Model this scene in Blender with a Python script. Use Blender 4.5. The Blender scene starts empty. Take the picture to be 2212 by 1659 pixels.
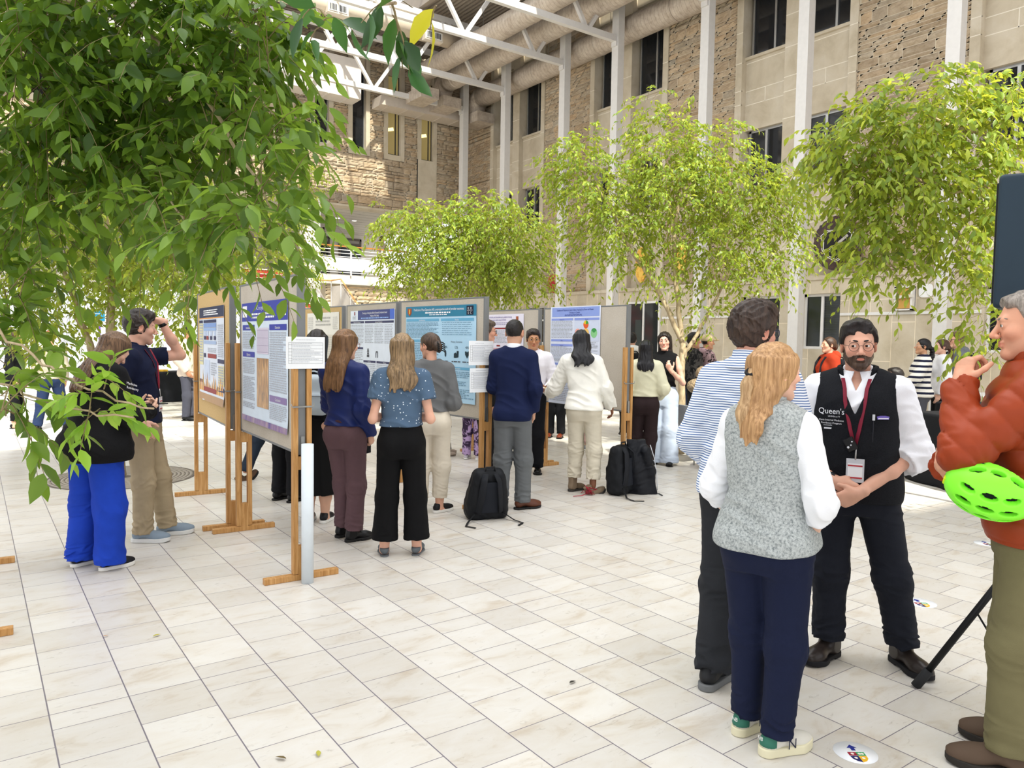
import bpy, bmesh, math, random, os
import numpy as np
from mathutils import Vector, Matrix

COL = bpy.context.scene.collection
PI = math.pi
rng = np.random.default_rng(7)
A = np.array

# ------------------------------------------------------------------ objects
def link(o, parent=None):
    COL.objects.link(o)
    if parent is not None:
        o.parent = parent
    return o

def tag(o, label=None, cat=None, group=None, kind=None):
    if label: o['label'] = label
    if cat: o['category'] = cat
    if group: o['group'] = group
    if kind: o['kind'] = kind
    return o

def empty(name, loc=(0, 0, 0), rz=0.0, label=None, cat=None, group=None):
    o = bpy.data.objects.new(name, None)
    o.location = loc
    o.rotation_euler = (0, 0, rz)
    o.empty_display_size = 0.1
    link(o)
    return tag(o, label, cat, group)

def mesh_np(name, V, F, mats, parent=None, smooth=True, mi=None, loc=None):
    """V (n,3), F (m,4) or (m,3) arrays, or a list of such face arrays."""
    me = bpy.data.meshes.new(name)
    Fs = F if isinstance(F, list) else [F]
    Fs = [np.asarray(f, dtype=np.int64) for f in Fs if len(f)]
    V = np.asarray(V, dtype=np.float32)
    me.vertices.add(len(V)); me.vertices.foreach_set('co', V.ravel())
    tot = sum(f.size for f in Fs); nf = sum(len(f) for f in Fs)
    me.loops.add(tot)
    me.loops.foreach_set('vertex_index', np.concatenate([f.ravel() for f in Fs]).astype(np.int32))
    me.polygons.add(nf)
    st = []; s = 0
    for f in Fs:
        k = f.shape[1]; st.append(s + np.arange(len(f)) * k); s += f.size
    me.polygons.foreach_set('loop_start', np.concatenate(st).astype(np.int32))
    me.polygons.foreach_set('use_smooth', np.full(nf, smooth, dtype=bool))
    if mi is not None:
        me.polygons.foreach_set('material_index', np.asarray(mi, dtype=np.int32))
    me.update(calc_edges=True)
    me.validate()
    for m in (mats if isinstance(mats, (list, tuple)) else [mats]):
        me.materials.append(m)
    o = bpy.data.objects.new(name, me)
    if loc is not None: o.location = loc
    return link(o, parent)

class MB:
    """collects simple shapes into one mesh"""
    def __init__(s): s.v = []; s.f = []; s.n = 0; s.sm = []; s.m = []
    def add(s, V, F, smooth=False, m=0):
        V = np.asarray(V, float)
        s.v.append(V)
        for f in F:
            s.f.append([int(i) + s.n for i in f]); s.sm.append(smooth); s.m.append(m)
        s.n += len(V)
    def box(s, lo, hi, rz=0.0, piv=None, m=0, M=None):
        x0, y0, z0 = lo; x1, y1, z1 = hi
        V = A([[x0,y0,z0],[x1,y0,z0],[x1,y1,z0],[x0,y1,z0],[x0,y0,z1],[x1,y0,z1],[x1,y1,z1],[x0,y1,z1]], float)
        if rz:
            p = A(piv if piv is not None else [(x0+x1)/2, (y0+y1)/2, 0], float)
            c, q = math.cos(rz), math.sin(rz)
            W = V - p
            V = np.stack([W[:,0]*c - W[:,1]*q, W[:,0]*q + W[:,1]*c, W[:,2]], 1) + p
        if M is not None: V = V @ A(M)[:3,:3].T + A(M)[:3,3]
        s.add(V, [[0,3,2,1],[4,5,6,7],[0,1,5,4],[1,2,6,5],[2,3,7,6],[3,0,4,7]], m=m)
    def bar(s, a, b, w, h, up=(0,0,1), m=0):
        """rectangular bar from a to b, w across, h along up"""
        a = A(a, float); b = A(b, float); d = b - a; L = np.linalg.norm(d); d /= L
        u = A(up, float); x = np.cross(d, u)
        if np.linalg.norm(x) < 1e-6: x = np.cross(d, A([1,0,0.]))
        x /= np.linalg.norm(x); u = np.cross(x, d)
        V = [p + x*sx*w/2 + u*sy*h/2 for p in (a, b) for sx, sy in ((-1,-1),(1,-1),(1,1),(-1,1))]
        s.add(V, [[0,1,2,3],[7,6,5,4],[0,4,5,1],[1,5,6,2],[2,6,7,3],[3,7,4,0]], m=m)
    def tube(s, pts, r, n=8, cap=True, m=0, flat=None):
        """tube along a polyline; r scalar or list; flat=(a,b) gives an elliptical/ribbon section"""
        P = A(pts, float); k = len(P)
        R = np.full(k, r) if np.isscalar(r) else A(r, float)
        T = np.gradient(P, axis=0); T /= np.linalg.norm(T, axis=1)[:,None] + 1e-12
        up = A([0,0,1.]) if abs(T[0][2]) < .9 else A([1.,0,0])
        x = np.cross(T[0], up); x /= np.linalg.norm(x)
        V = []
        for i in range(k):
            x = x - T[i]*np.dot(x, T[i]); x /= np.linalg.norm(x) + 1e-12
            y = np.cross(T[i], x)
            for j in range(n):
                t = 2*PI*j/n
                a, b = (1, 1) if flat is None else flat
                V.append(P[i] + R[i]*(a*math.cos(t)*x + b*math.sin(t)*y))
        F = []
        for i in range(k-1):
            for j in range(n):
                F.append([i*n+j, i*n+(j+1)%n, (i+1)*n+(j+1)%n, (i+1)*n+j])
        if cap:
            F.append(list(range(n))[::-1]); F.append([(k-1)*n+j for j in range(n)])
        s.add(V, F, smooth=True, m=m)
    def cyl(s, a, b, r, n=16, m=0, r2=None):
        s.tube([a, b], [r, r if r2 is None else r2], n, m=m)
    def prism(s, poly, z0, z1, M=None, m=0):
        """polygon (x,y) extruded in z, optional 4x4"""
        n = len(poly)
        V = A([[x,y,z0] for x,y in poly] + [[x,y,z1] for x,y in poly], float)
        if M is not None: V = V @ A(M)[:3,:3].T + A(M)[:3,3]
        F = [list(range(n))[::-1], [n+i for i in range(n)]]
        F += [[i,(i+1)%n,n+(i+1)%n,n+i] for i in range(n)]
        s.add(V, F, m=m)
    def lathe(s, prof, n=24, c=(0,0,0), m=0, ax=None):
        V = []; k = len(prof)
        for r, z in prof:
            for j in range(n):
                t = 2*PI*j/n; V.append([r*math.cos(t), r*math.sin(t), z])
        V = A(V)
        if ax is not None: V = V @ A(ax).T
        V = V + A(c)
        F = [[i*n+j, i*n+(j+1)%n, (i+1)*n+(j+1)%n, (i+1)*n+j] for i in range(k-1) for j in range(n)]
        F.append(list(range(n))[::-1]); F.append([(k-1)*n+j for j in range(n)])
        s.add(V, F, smooth=True, m=m)
    def build(s, name, mats, parent=None, loc=None, bevel=0, autosm=True):
        me = bpy.data.meshes.new(name)
        V = np.concatenate(s.v)
        me.from_pydata(V.tolist(), [], s.f)
        me.polygons.foreach_set('use_smooth', s.sm)
        me.polygons.foreach_set('material_index', s.m)
        for q in (mats if isinstance(mats, (list, tuple)) else [mats]): me.materials.append(q)
        me.update()
        o = bpy.data.objects.new(name, me)
        if loc is not None: o.location = loc
        link(o, parent)
        if bevel:
            b = o.modifiers.new('bev', 'BEVEL'); b.width = bevel; b.segments = 2; b.limit_method = 'ANGLE'
        return o

def text_mesh(name, body, size, mat, parent, M, align='LEFT', extrude=0.0, sx=1.0, spacing=1.0):
    """flat lettering; M is a 4x4 (x = reading direction, y = up, z = outward)"""
    cu = bpy.data.curves.new('t', 'FONT'); cu.body = body; cu.size = size; cu.align_x = align
    cu.extrude = extrude; cu.resolution_u = 3; cu.space_character = spacing
    t = bpy.data.objects.new('t', cu); COL.objects.link(t)
    dg = bpy.context.evaluated_depsgraph_get()
    me = bpy.data.meshes.new_from_object(t.evaluated_get(dg), depsgraph=dg)
    COL.objects.unlink(t); bpy.data.objects.remove(t); bpy.data.curves.remove(cu)
    me.transform(Matrix(M) @ Matrix.Diagonal((sx, 1, 1, 1)))
    me.materials.clear(); me.materials.append(mat); me.name = name
    o = bpy.data.objects.new(name, me)
    return link(o, parent)

def frame(o, x, y, z=None):
    x = A(x, float); x /= np.linalg.norm(x); y = A(y, float); y = y - x*np.dot(x, y); y /= np.linalg.norm(y)
    z = np.cross(x, y)
    M = np.eye(4); M[:3,0] = x; M[:3,1] = y; M[:3,2] = z; M[:3,3] = o
    return M

# ------------------------------------------------------------------ materials
def sc(h):
    """sRGB hex -> linear rgba"""
    h = h.lstrip('#'); c = [int(h[i:i+2], 16)/255 for i in (0, 2, 4)]
    return tuple((x/12.92 if x <= .04045 else ((x+.055)/1.055)**2.4) for x in c) + (1,)

class NT:
    def __init__(s, name):
        s.mat = bpy.data.materials.new(name); s.mat.use_nodes = True
        s.t = s.mat.node_tree; s.n = s.t.nodes; s.l = s.t.links
        s.bsdf = s.n['Principled BSDF']; s.out = s.n['Material Output']
    def new(s, typ, **kw):
        nd = s.n.new(typ)
        for k, v in kw.items():
            if k.startswith('i_'): nd.inputs[k[2:].replace('_', ' ')].default_value = v
            else: setattr(nd, k, v)
        return nd
    def lk(s, a, b): s.l.new(a, b)
    def coords(s, kind='Object', scale=(1,1,1), rot=(0,0,0), loc=(0,0,0)):
        tc = s.new('ShaderNodeTexCoord'); mp = s.new('ShaderNodeMapping')
        mp.inputs['Scale'].default_value = scale; mp.inputs['Rotation'].default_value = rot; mp.inputs['Location'].default_value = loc
        s.lk(tc.outputs[kind], mp.inputs['Vector']); return mp.outputs['Vector']
    def noise(s, vec, scale=5, detail=4, rough=.55, dist=0):
        nd = s.new('ShaderNodeTexNoise'); nd.inputs['Scale'].default_value = scale; nd.inputs['Detail'].default_value = detail
        nd.inputs['Roughness'].default_value = rough; nd.inputs['Distortion'].default_value = dist
        s.lk(vec, nd.inputs['Vector']); return nd.outputs['Fac']
    def ramp(s, fac, stops, interp='LINEAR'):
        r = s.new('ShaderNodeValToRGB'); cr = r.color_ramp; cr.interpolation = interp
        while len(cr.elements) < len(stops): cr.elements.new(.5)
        for e, (p, c) in zip(cr.elements, stops): e.position = p; e.color = c
        s.lk(fac, r.inputs['Fac']); return r.outputs['Color']
    def mix(s, fac, a, b, mode='MIX'):
        m = s.new('ShaderNodeMix', data_type='RGBA', blend_type=mode)
        for sock, v in ((m.inputs['Factor'], fac), (m.inputs[6], a), (m.inputs[7], b)):
            if hasattr(v, 'is_output'): s.lk(v, sock)
            else: sock.default_value = v
        return m.outputs[2]
    def math(s, op, a, b=None):
        m = s.new('ShaderNodeMath', operation=op)
        for i, v in enumerate((a, b)):
            if v is None: continue
            if hasattr(v, 'is_output'): s.lk(v, m.inputs[i])
            else: m.inputs[i].default_value = v
        return m.outputs[0]
    def bump(s, h, strength=.3, dist=.01):
        b = s.new('ShaderNodeBump'); b.inputs['Strength'].default_value = strength; b.inputs['Distance'].default_value = dist
        s.lk(h, b.inputs['Height']); s.lk(b.outputs['Normal'], s.bsdf.inputs['Normal'])
    def set(s, color=None, rough=None, metal=None, spec=None, **kw):
        b = s.bsdf
        if color is not None:
            if hasattr(color, 'is_output'): s.lk(color, b.inputs['Base Color'])
            else: b.inputs['Base Color'].default_value = color
        if rough is not None:
            if hasattr(rough, 'is_output'): s.lk(rough, b.inputs['Roughness'])
            else: b.inputs['Roughness'].default_value = rough
        if metal is not None: b.inputs['Metallic'].default_value = metal
        if spec is not None: b.inputs['Specular IOR Level'].default_value = spec
        for k, v in kw.items(): b.inputs[k.replace('_', ' ')].default_value = v
        return s.mat

def lin(c, k): return tuple(min(1, x*k) for x in c[:3]) + (1,)
_MC = {}
def plain(hexc, rough=.6, metal=0, spec=.3, var=.0, name=None):
    key = (hexc, rough, metal, spec, var)
    if key in _MC: return _MC[key]
    t = NT(name or 'paint ' + hexc)
    c = sc(hexc)
    n = t.noise(t.coords(), 9, 3)
    v = max(var, .03)
    _MC[key] = t.set(t.ramp(n, [(.3, lin(c, 1-v)), (.7, lin(c, 1+v))]), rough, metal, spec)
    return _MC[key]

def cloth(hexc, kind='weave', rough=.85, var=.08, hex2=None, scale=1.0, sheen=.0, bump=.25):
    key = ('cloth', hexc, kind, rough, var, hex2, scale)
    if key in _MC: return _MC[key]
    t = NT('cloth ' + kind); c = sc(hexc); c2 = sc(hex2) if hex2 else c
    v = t.coords()
    big = t.noise(v, 6, 3)
    base = t.ramp(big, [(.3, lin(c, 1-var)), (.7, lin(c, 1+var))])
    if kind == 'weave':
        h = t.noise(v, 350*scale, 2); col = base
    elif kind == 'fleece':
        f = t.noise(v, 130*scale, 5, .75)
        col = t.ramp(f, [(.36, lin(c2, 1)), (.5, c), (.66, lin(c, 1.35))]); h = f
    elif kind == 'knit':
        h = t.noise(v, 160*scale, 3); col = base
    elif kind == 'hstripe':      # narrow horizontal stripes, hex over hex2
        s = t.new('ShaderNodeSeparateXYZ'); t.lk(v, s.inputs[0])
        w = t.math('ADD', s.outputs['Z'], t.math('MULTIPLY', big, .012))
        m = t.math('FRACT', t.math('MULTIPLY', w, scale))
        k = t.math('GREATER_THAN', m, .58)
        col = t.mix(k, c2, c); h = t.noise(v, 300, 2)
    elif kind == 'dots':
        vo = t.new('ShaderNodeTexVoronoi'); vo.inputs['Scale'].default_value = 42*scale; vo.inputs['Randomness'].default_value = .75
        t.lk(v, vo.inputs['Vector'])
        cv = t.new('ShaderNodeSeparateColor'); t.lk(vo.outputs['Color'], cv.inputs[0])
        k = t.math('MULTIPLY', t.math('LESS_THAN', vo.outputs['Distance'], .2), t.math('GREATER_THAN', cv.outputs[0], .35))
        col = t.mix(k, base, c2); h = t.noise(v, 300, 2)
    elif kind == 'camo':
        f = t.noise(v, 9*scale, 3, .6, 1.2)
        col = t.ramp(f, [(.0, c), (.46, c), (.54, c2), (1, c2)]); h = t.noise(v, 20, 3)
    elif kind == 'vcord':
        h = t.noise(t.coords(scale=(1, 1, .08)), 120*scale, 2); col = base
    t.bump(h, bump, .004)
    m = t.set(col, rough, 0, .2)
    if sheen: t.bsdf.inputs['Sheen Weight'].default_value = sheen
    _MC[key] = m
    return m

def skin(hexc):
    key = ('skin', hexc)
    if key in _MC: return _MC[key]
    t = NT('skin'); c = sc(hexc); v = t.coords()
    n = t.noise(v, 14, 4)
    col = t.ramp(n, [(.3, lin(c, .93)), (.7, lin((c[0]*1.02, c[1]*.97, c[2]*.95), 1.03))])
    at = t.new('ShaderNodeAttribute', attribute_name='Tint')
    col = t.mix(1.0, col, at.outputs['Color'], 'MULTIPLY')
    t.bump(t.noise(v, 260, 2), .12, .002)
    m = t.set(col, .48, 0, .35)
    t.bsdf.inputs['Subsurface Weight'].default_value = .0
    _MC[key] = m
    return m

def hairmat(h1, h2, rough=.42):
    key = ('hair', h1, h2)
    if key in _MC: return _MC[key]
    t = NT('hair'); v = t.coords(scale=(1, 1, .07))
    n = t.noise(v, 95, 5, .65); b = t.noise(t.coords(), 7, 2)
    f = t.math('ADD', t.math('MULTIPLY', n, .75), t.math('MULTIPLY', b, .3))
    col = t.ramp(f, [(.36, sc(h1)), (.66, sc(h2))])
    t.bump(n, .6, .006)
    m = t.set(col, rough, 0, .35); _MC[key] = m
    return m
# ------------------------------------------------------------------ implicit shapes
def sm(a, b, k):
    h = np.clip(.5 + .5*(b-a)/k, 0, 1); return b + (a-b)*h - k*h*(1-h)
def smx(a, b, k): return -sm(-a, -b, k)
def cap(P, a, b, ra, rb=None):
    rb = ra if rb is None else rb
    a = A(a, float); b = A(b, float); ab = b-a; L = ab@ab + 1e-12
    t = np.clip(((P-a)@ab)/L, 0, 1)
    return np.linalg.norm(P - a - t[:,None]*ab, axis=1) - (ra + (rb-ra)*t)
def chain(P, pts, rs, k=.02):
    d = None
    for i in range(len(pts)-1):
        e = cap(P, pts[i], pts[i+1], rs[i], rs[i+1])
        d = e if d is None else sm(d, e, k)
    return d
def ell(P, c, r, R=None):
    q = P - A(c, float)
    if R is not None: q = q @ R
    r = A(r, float)
    k0 = np.linalg.norm(q/r, axis=1); k1 = np.linalg.norm(q/(r*r), axis=1) + 1e-9
    return k0*(k0-1)/k1
def sph(P, c, r): return np.linalg.norm(P - A(c, float), axis=1) - r
def bx(P, c, h, rad=.0, R=None):
    q = P - A(c, float)
    if R is not None: q = q @ R
    q = np.abs(q) - (A(h, float) - rad)
    return np.linalg.norm(np.maximum(q, 0), axis=1) + np.minimum(q.max(1), 0) - rad
def smooth_tab(S, n=64):
    """resample rows (z, ...) by Catmull-Rom"""
    S = A(S, float); z = S[:,0]; zz = np.linspace(z[0], z[-1], n)
    out = [zz]
    m = np.gradient(S, z, axis=0)
    i = np.clip(np.searchsorted(z, zz) - 1, 0, len(z)-2)
    h = z[i+1]-z[i]; t = (zz - z[i])/h
    for c in range(1, S.shape[1]):
        y0 = S[i,c]; y1 = S[i+1,c]; m0 = m[i,c]*h; m1 = m[i+1,c]*h
        out.append((2*t**3-3*t**2+1)*y0 + (t**3-2*t**2+t)*m0 + (-2*t**3+3*t**2)*y1 + (t**3-t**2)*m1)
    return np.stack(out, 1)
def loft(P, T, off=0.0, n=2.3):
    """stack of ellipses, table rows z,cx,cy,rx,ry"""
    z = P[:,2]; zc = np.clip(z, T[0,0], T[-1,0])
    cx, cy, rx, ry = (np.interp(zc, T[:,0], T[:,i]) for i in (1,2,3,4))
    rx = rx+off; ry = ry+off
    qx = np.abs(P[:,0]-cx)/rx; qy = np.abs(P[:,1]-cy)/ry
    rr = (qx**n + qy**n + 1e-12)**(1/n)
    g = np.sqrt((qx/rx)**2 + (qy/ry)**2) / np.sqrt(qx**2+qy**2+1e-9) + 1e-6
    d2 = (rr-1)/g
    dz = np.maximum(z - T[-1,0], T[0,0] - z)
    return np.where(dz > 0, np.sqrt(np.maximum(d2,0)**2 + dz**2), np.maximum(d2, dz))
def nz(P, f, seed=0):
    r = np.random.default_rng(seed); out = 0
    w = np.sin(P @ (r.normal(size=3)*f*.7) + r.random()*6)*1.4
    for i in range(4):
        out = out + np.sin(P @ (r.normal(size=3)*f) + r.random()*6 + w*(1 if i%2 else -1))
    return out/4
def folds(P, f, seed=0, st=(1,1,1)):
    n = nz(P*A(st), f, seed); return 1 - 2*np.abs(n)          # ridged
def rotm(yaw=0, pitch=0, roll=0):
    """yaw about z (left +), pitch about x (nod down +), roll about y"""
    cy, sy = math.cos(yaw), math.sin(yaw); cp, sp = math.cos(-pitch), math.sin(-pitch); cr, sr = math.cos(roll), math.sin(roll)
    Z = A([[cy,-sy,0],[sy,cy,0],[0,0,1.]]); X = A([[1,0,0],[0,cp,-sp],[0,sp,cp]]); Y = A([[cr,0,sr],[0,1,0],[-sr,0,cr]])
    return Z @ X @ Y

def polygonise(fn, lo, hi, h, B=4):
    """surface nets on a sparse evaluated grid -> V, F(quads)"""
    lo = A(lo, float) - 2*h; hi = A(hi, float) + 2*h
    nb = np.ceil((hi-lo)/(h*B)).astype(int)
    n = nb*B + 1
    # coarse centres
    g = np.stack(np.meshgrid(*[lo[i] + (np.arange(nb[i])+.5)*h*B for i in range(3)], indexing='ij'), -1).reshape(-1, 3)
    dc = fn(g)
    act = np.abs(dc) < h*B*1.25 + h
    D = np.repeat(np.repeat(np.repeat(dc.reshape(nb), B, 0), B, 1), B, 2)
    D = np.pad(D, ((0,1),)*3, mode='edge').astype(np.float32)
    am = act.reshape(nb); M = np.zeros(n, bool)
    fm = np.repeat(np.repeat(np.repeat(am, B, 0), B, 1), B, 2)
    M[:-1,:-1,:-1] |= fm; M[1:,1:,1:] |= fm; M[1:,:-1,:-1] |= fm; M[:-1,1:,:-1] |= fm; M[:-1,:-1,1:] |= fm
    M[1:,1:,:-1] |= fm; M[1:,:-1,1:] |= fm; M[:-1,1:,1:] |= fm
    ix = np.argwhere(M)
    P = lo + ix*h
    vals = np.empty(len(P))
    for s in range(0, len(P), 400000): vals[s:s+400000] = fn(P[s:s+400000])
    D[M] = vals
    for ax in range(3):                                     # close at the border
        sl = [slice(None)]*3
        for e in (0, -1):
            sl[ax] = e; D[tuple(sl)] = np.maximum(D[tuple(sl)], h)
    S = D < 0
    c = np.zeros(tuple(n-1), np.int8)
    offs = [(i,j,k) for i in (0,1) for j in (0,1) for k in (0,1)]
    def sub(Aa, o): return Aa[o[0]:o[0]+n[0]-1, o[1]:o[1]+n[1]-1, o[2]:o[2]+n[2]-1]
    for o in offs: c += sub(S, o)
    cells = np.argwhere((c > 0) & (c < 8))
    if len(cells) == 0: return np.zeros((0,3)), np.zeros((0,4), int)
    vid = np.full(tuple(n-1), -1, np.int64); vid[tuple(cells.T)] = np.arange(len(cells))
    dv = {o: D[cells[:,0]+o[0], cells[:,1]+o[1], cells[:,2]+o[2]] for o in offs}
    acc = np.zeros((len(cells), 3)); cnt = np.zeros(len(cells))
    for ax in range(3):
        for o in offs:
            if o[ax]: continue
            o2 = tuple(v + (1 if i == ax else 0) for i, v in enumerate(o))
            a, b = dv[o], dv[o2]; x = (a < 0) != (b < 0)
            t = np.where(x, a/np.where(x, a-b, 1), 0)
            p = np.tile(A(o, float), (len(cells), 1)); p[:,ax] += t
            acc += p*x[:,None]; cnt += x
    V = lo + (cells + acc/np.maximum(cnt,1)[:,None])*h
    F = []
    for ax in range(3):
        u, v = [(1,2),(2,0),(0,1)][ax]
        sl1 = [slice(0,n[i]) for i in range(3)]; sl2 = list(sl1)
        sl1[ax] = slice(0,n[ax]-1); sl2[ax] = slice(1,n[ax])
        e = np.argwhere(S[tuple(sl1)] != S[tuple(sl2)])
        e = e[(e[:,u] > 0) & (e[:,v] > 0) & (e[:,u] < n[u]-1) & (e[:,v] < n[v]-1)]
        if not len(e): continue
        ins = S[tuple(e.T)]
        def cid(du, dv_):
            q = e.copy(); q[:,u] -= du; q[:,v] -= dv_; return vid[tuple(q.T)]
        q = np.stack([cid(1,1), cid(0,1), cid(0,0), cid(1,0)], 1)
        q = np.where(ins[:,None], q, q[:,::-1])
        F.append(q[(q >= 0).all(1)])
    return V, np.concatenate(F)

def sdf_obj(name, fn, lo, hi, h, mat, parent=None, tint=None):
    V, F = polygonise(fn, lo, hi, h)
    o = mesh_np(name, V, F, mat, parent)
    return o
# ------------------------------------------------------------------ people
def U(v):
    v = A(v, float); return v/(np.linalg.norm(v)+1e-12)

MALE = [(.78,0,0,.150,.098),(.90,0,-.005,.170,.115),(1.0,0,0,.160,.108),(1.10,0,.004,.150,.103),(1.22,0,.004,.154,.108),
        (1.33,0,.002,.164,.113),(1.40,0,-.006,.154,.098),(1.455,0,-.014,.112,.074),(1.495,0,-.018,.066,.058)]
FEM = [(.78,0,0,.155,.102),(.90,0,-.008,.176,.120),(1.0,0,0,.156,.106),(1.10,0,.002,.130,.090),(1.20,0,.002,.138,.096),
       (1.31,0,.004,.150,.106),(1.39,0,-.006,.146,.090),(1.45,0,-.014,.096,.066),(1.49,0,-.018,.058,.052)]

class Fig:
    def __init__(s, loc, face, H, fem=False, wide=1.0, deep=1.0, sh=1.0, lean=(0,0), twist=0.0, head=(0,0,0), feet=None,
                 armR=None, armL=None, belly=0.0, bust=True, headsize=1.0, drop=0.0, knees=None, hipx=1.0):
        s.loc = loc; s.face = face; s.s = H/1.75; s.fem = fem; s.lean = A([lean[0], lean[1], 0.]); s.twist = twist
        s.drop = drop                                     # seated: pelvis lowered
        T = A(FEM if fem else MALE, float).copy(); T[:,3] *= wide; T[:,4] *= deep
        if belly:
            w = np.exp(-((T[:,0]-1.08)/.14)**2); T[:,4] += belly*w; T[:,2] += belly*.8*w; T[:,3] += belly*.4*w
        s.T = smooth_tab(T); s.wide = wide
        s.bust = fem and bust
        sx = (.150 if fem else .170)*sh
        s.shR = s.fw(A([sx, -.01, 1.402])); s.shL = s.fw(A([-sx, -.01, 1.402])); s.sx = sx
        s.nb = s.fw(A([0, -.022, 1.475]))
        s.Rh = rotm(twist + head[0], head[1], head[2]); s.hs = headsize
        s.hc = s.nb + rotm(twist + head[0]*.5, head[1]*.7, head[2]*.7) @ A([0, .032, .16])
        s.feet = feet or [(.1, 0, 0), (-.1, 0, 0)]
        s.hip = [A([.088*wide*hipx, -.005, .90-drop]), A([-.088*wide*hipx, -.005, .90-drop])]
        s.ank = []; s.knee = []; s.fang = []; s.fpit = []
        for i, f in enumerate(s.feet):
            f = tuple(f) + (0,)*(5-len(f))
            x, y, ang, z, pit = f[:5]
            s.fang.append(ang); s.fpit.append(pit)
            a = A([x, y, .085+z]); s.ank.append(a)
            if knees and knees[i] is not None: k = A(knees[i], float)
            else:
                fd = A([-math.sin(ang), math.cos(ang), 0])
                k = s.hip[i]*.5 + a*.5 + fd*.022; k[2] = (s.hip[i][2]*.46 + a[2]*.54) if not drop else k[2]
            s.knee.append(k)
        dR = ((.215*sh, -.03, 1.115), (.215*sh, .06, .87)); dL = ((-.215*sh, -.03, 1.115), (-.215*sh, .06, .87))
        aR = armR or {}; aL = armL or {}
        s.el = [s.fw1(aR.get('el', dR[0])), s.fw1(aL.get('el', dL[0]))]
        s.wr = [s.fw1(aR.get('wr', dR[1])), s.fw1(aL.get('wr', dL[1]))]
        s.arm = [aR, aL]; s.sh = [s.shR, s.shL]
        s.tcos, s.tsin = math.cos(twist), math.sin(twist)
    def w(s, z): 
        t = np.clip((z-(.92-s.drop))/.5, 0, 1); return t*t*(3-2*t)
    def fw1(s, p):
        c, q = math.cos(s.twist), math.sin(s.twist); p = A(p, float)
        return A([p[0]*c-p[1]*q, p[0]*q+p[1]*c, p[2]-s.drop]) + s.lean
    def fw(s, p): return s.fw1(p)
    def inv(s, P):
        w = s.w(P[:,2]); Q = P - s.lean*w[:,None]
        if s.twist:
            a = -s.twist*w; c, q = np.cos(a), np.sin(a)
            Q = np.stack([Q[:,0]*c-Q[:,1]*q, Q[:,0]*q+Q[:,1]*c, Q[:,2]], 1)
        if s.drop: Q = Q + A([0,0,s.drop])
        return Q
    def torso(s, P, off=0.0, trap=True, bustk=1.0):
        Q = s.inv(P)
        d = loft(Q, s.T, off)
        if trap:
            for g in (1, -1):
                d = sm(d, cap(Q, (g*.045,-.018,1.455), (g*(s.sx-.012),-.012,1.405), .042+off, .052+off), .045)
        if s.bust:
            for g in (1, -1): d = sm(d, sph(Q, (g*.068,.072,1.265), .058+off*bustk), .05)
        for g in (1, -1): d = sm(d, sph(Q, (g*.078,-.062,.885), .082+off*.6), .05)
        return d
    def armc(s, P, i, r, k=.025, t0=0.0, t1=2.0):
        """limb from shoulder (0) over elbow (1) to wrist (2)"""
        a, b, c = s.sh[i], s.el[i], s.wr[i]
        if t1 <= 1:
            e = a + (b-a)*t1; d = cap(P, a, e, r[0], r[0]+(r[1]-r[0])*t1)
            return np.maximum(d, (P-e) @ U(b-a))
        e = b + (c-b)*(t1-1); re = r[1]+(r[2]-r[1])*(t1-1)
        d2 = np.maximum(cap(P, b, e, r[1], re), (P-e) @ U(c-b))
        return sm(cap(P, a, b, r[0], r[1]), d2, k)
    def head_local(s, P): return (P - s.hc) @ s.Rh / s.hs
    def hp(s, p): return s.hc + s.Rh @ (A(p, float)*s.hs)

def head_sdf(q, fem=False, ears=True, detail=True):
    d = ell(q, (0,-.014,.03), (.076,.098,.088))
    d = sm(d, ell(q, (0,.03,-.035), (.060 if not fem else .057,.058,.082)), .03)
    jw = .024 if not fem else .018
    for g in (1,-1):
        d = sm(d, cap(q, (g*.047,-.004,-.055), (g*.012,.066,-.098), jw, .019), .022)
        d = sm(d, ell(q, (g*.04,.058,-.022), (.026,.028,.024)), .02)
    d = sm(d, ell(q, (0,.07,-.102), (.022,.02,.018)), .02)
    d = sm(d, cap(q, (-.034,.079,.026), (.034,.079,.026), .014), .018)
    if detail:
        for g in (1,-1): d = smx(d, -ell(q, (g*.032,.104,.006), (.020,.020,.014)), .012)
        d = sm(d, cap(q, (0,.087,.016), (0,.113,-.028), .0075, .0125), .012)
        for g in (1,-1): d = sm(d, sph(q, (g*.0135,.1,-.034), .0085), .008)
        d = sm(d, cap(q, (-.016,.0895,-.056), (.016,.0895,-.056), .0065), .006)
        d = sm(d, cap(q, (-.013,.089,-.068), (.013,.089,-.068), .008), .006)
        d = smx(d, -cap(q, (-.022,.098,-.0615), (.022,.098,-.0615), .0035), .004)
        for g in (1,-1):
            d = sm(d, ell(q, (g*.032,.0795,.006), (.0168,.0152,.0150)), .004)
            d = smx(d, -ell(q, (g*.032,.1,.0052), (.0135,.024,.0056)), .002)
    else:
        d = sm(d, cap(q, (0,.087,.012), (0,.11,-.028), .009, .013), .014)
    if ears:
        for g in (1,-1):
            R = rotm(g*-.35, .15)
            e = ell(q, (g*.08,-.012,-.004), (.011,.021,.034), R)
            e = smx(e, -ell(q, (g*.09,-.006,-.002), (.009,.011,.02), R), .006)
            d = sm(d, e, .008)
    return d

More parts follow.
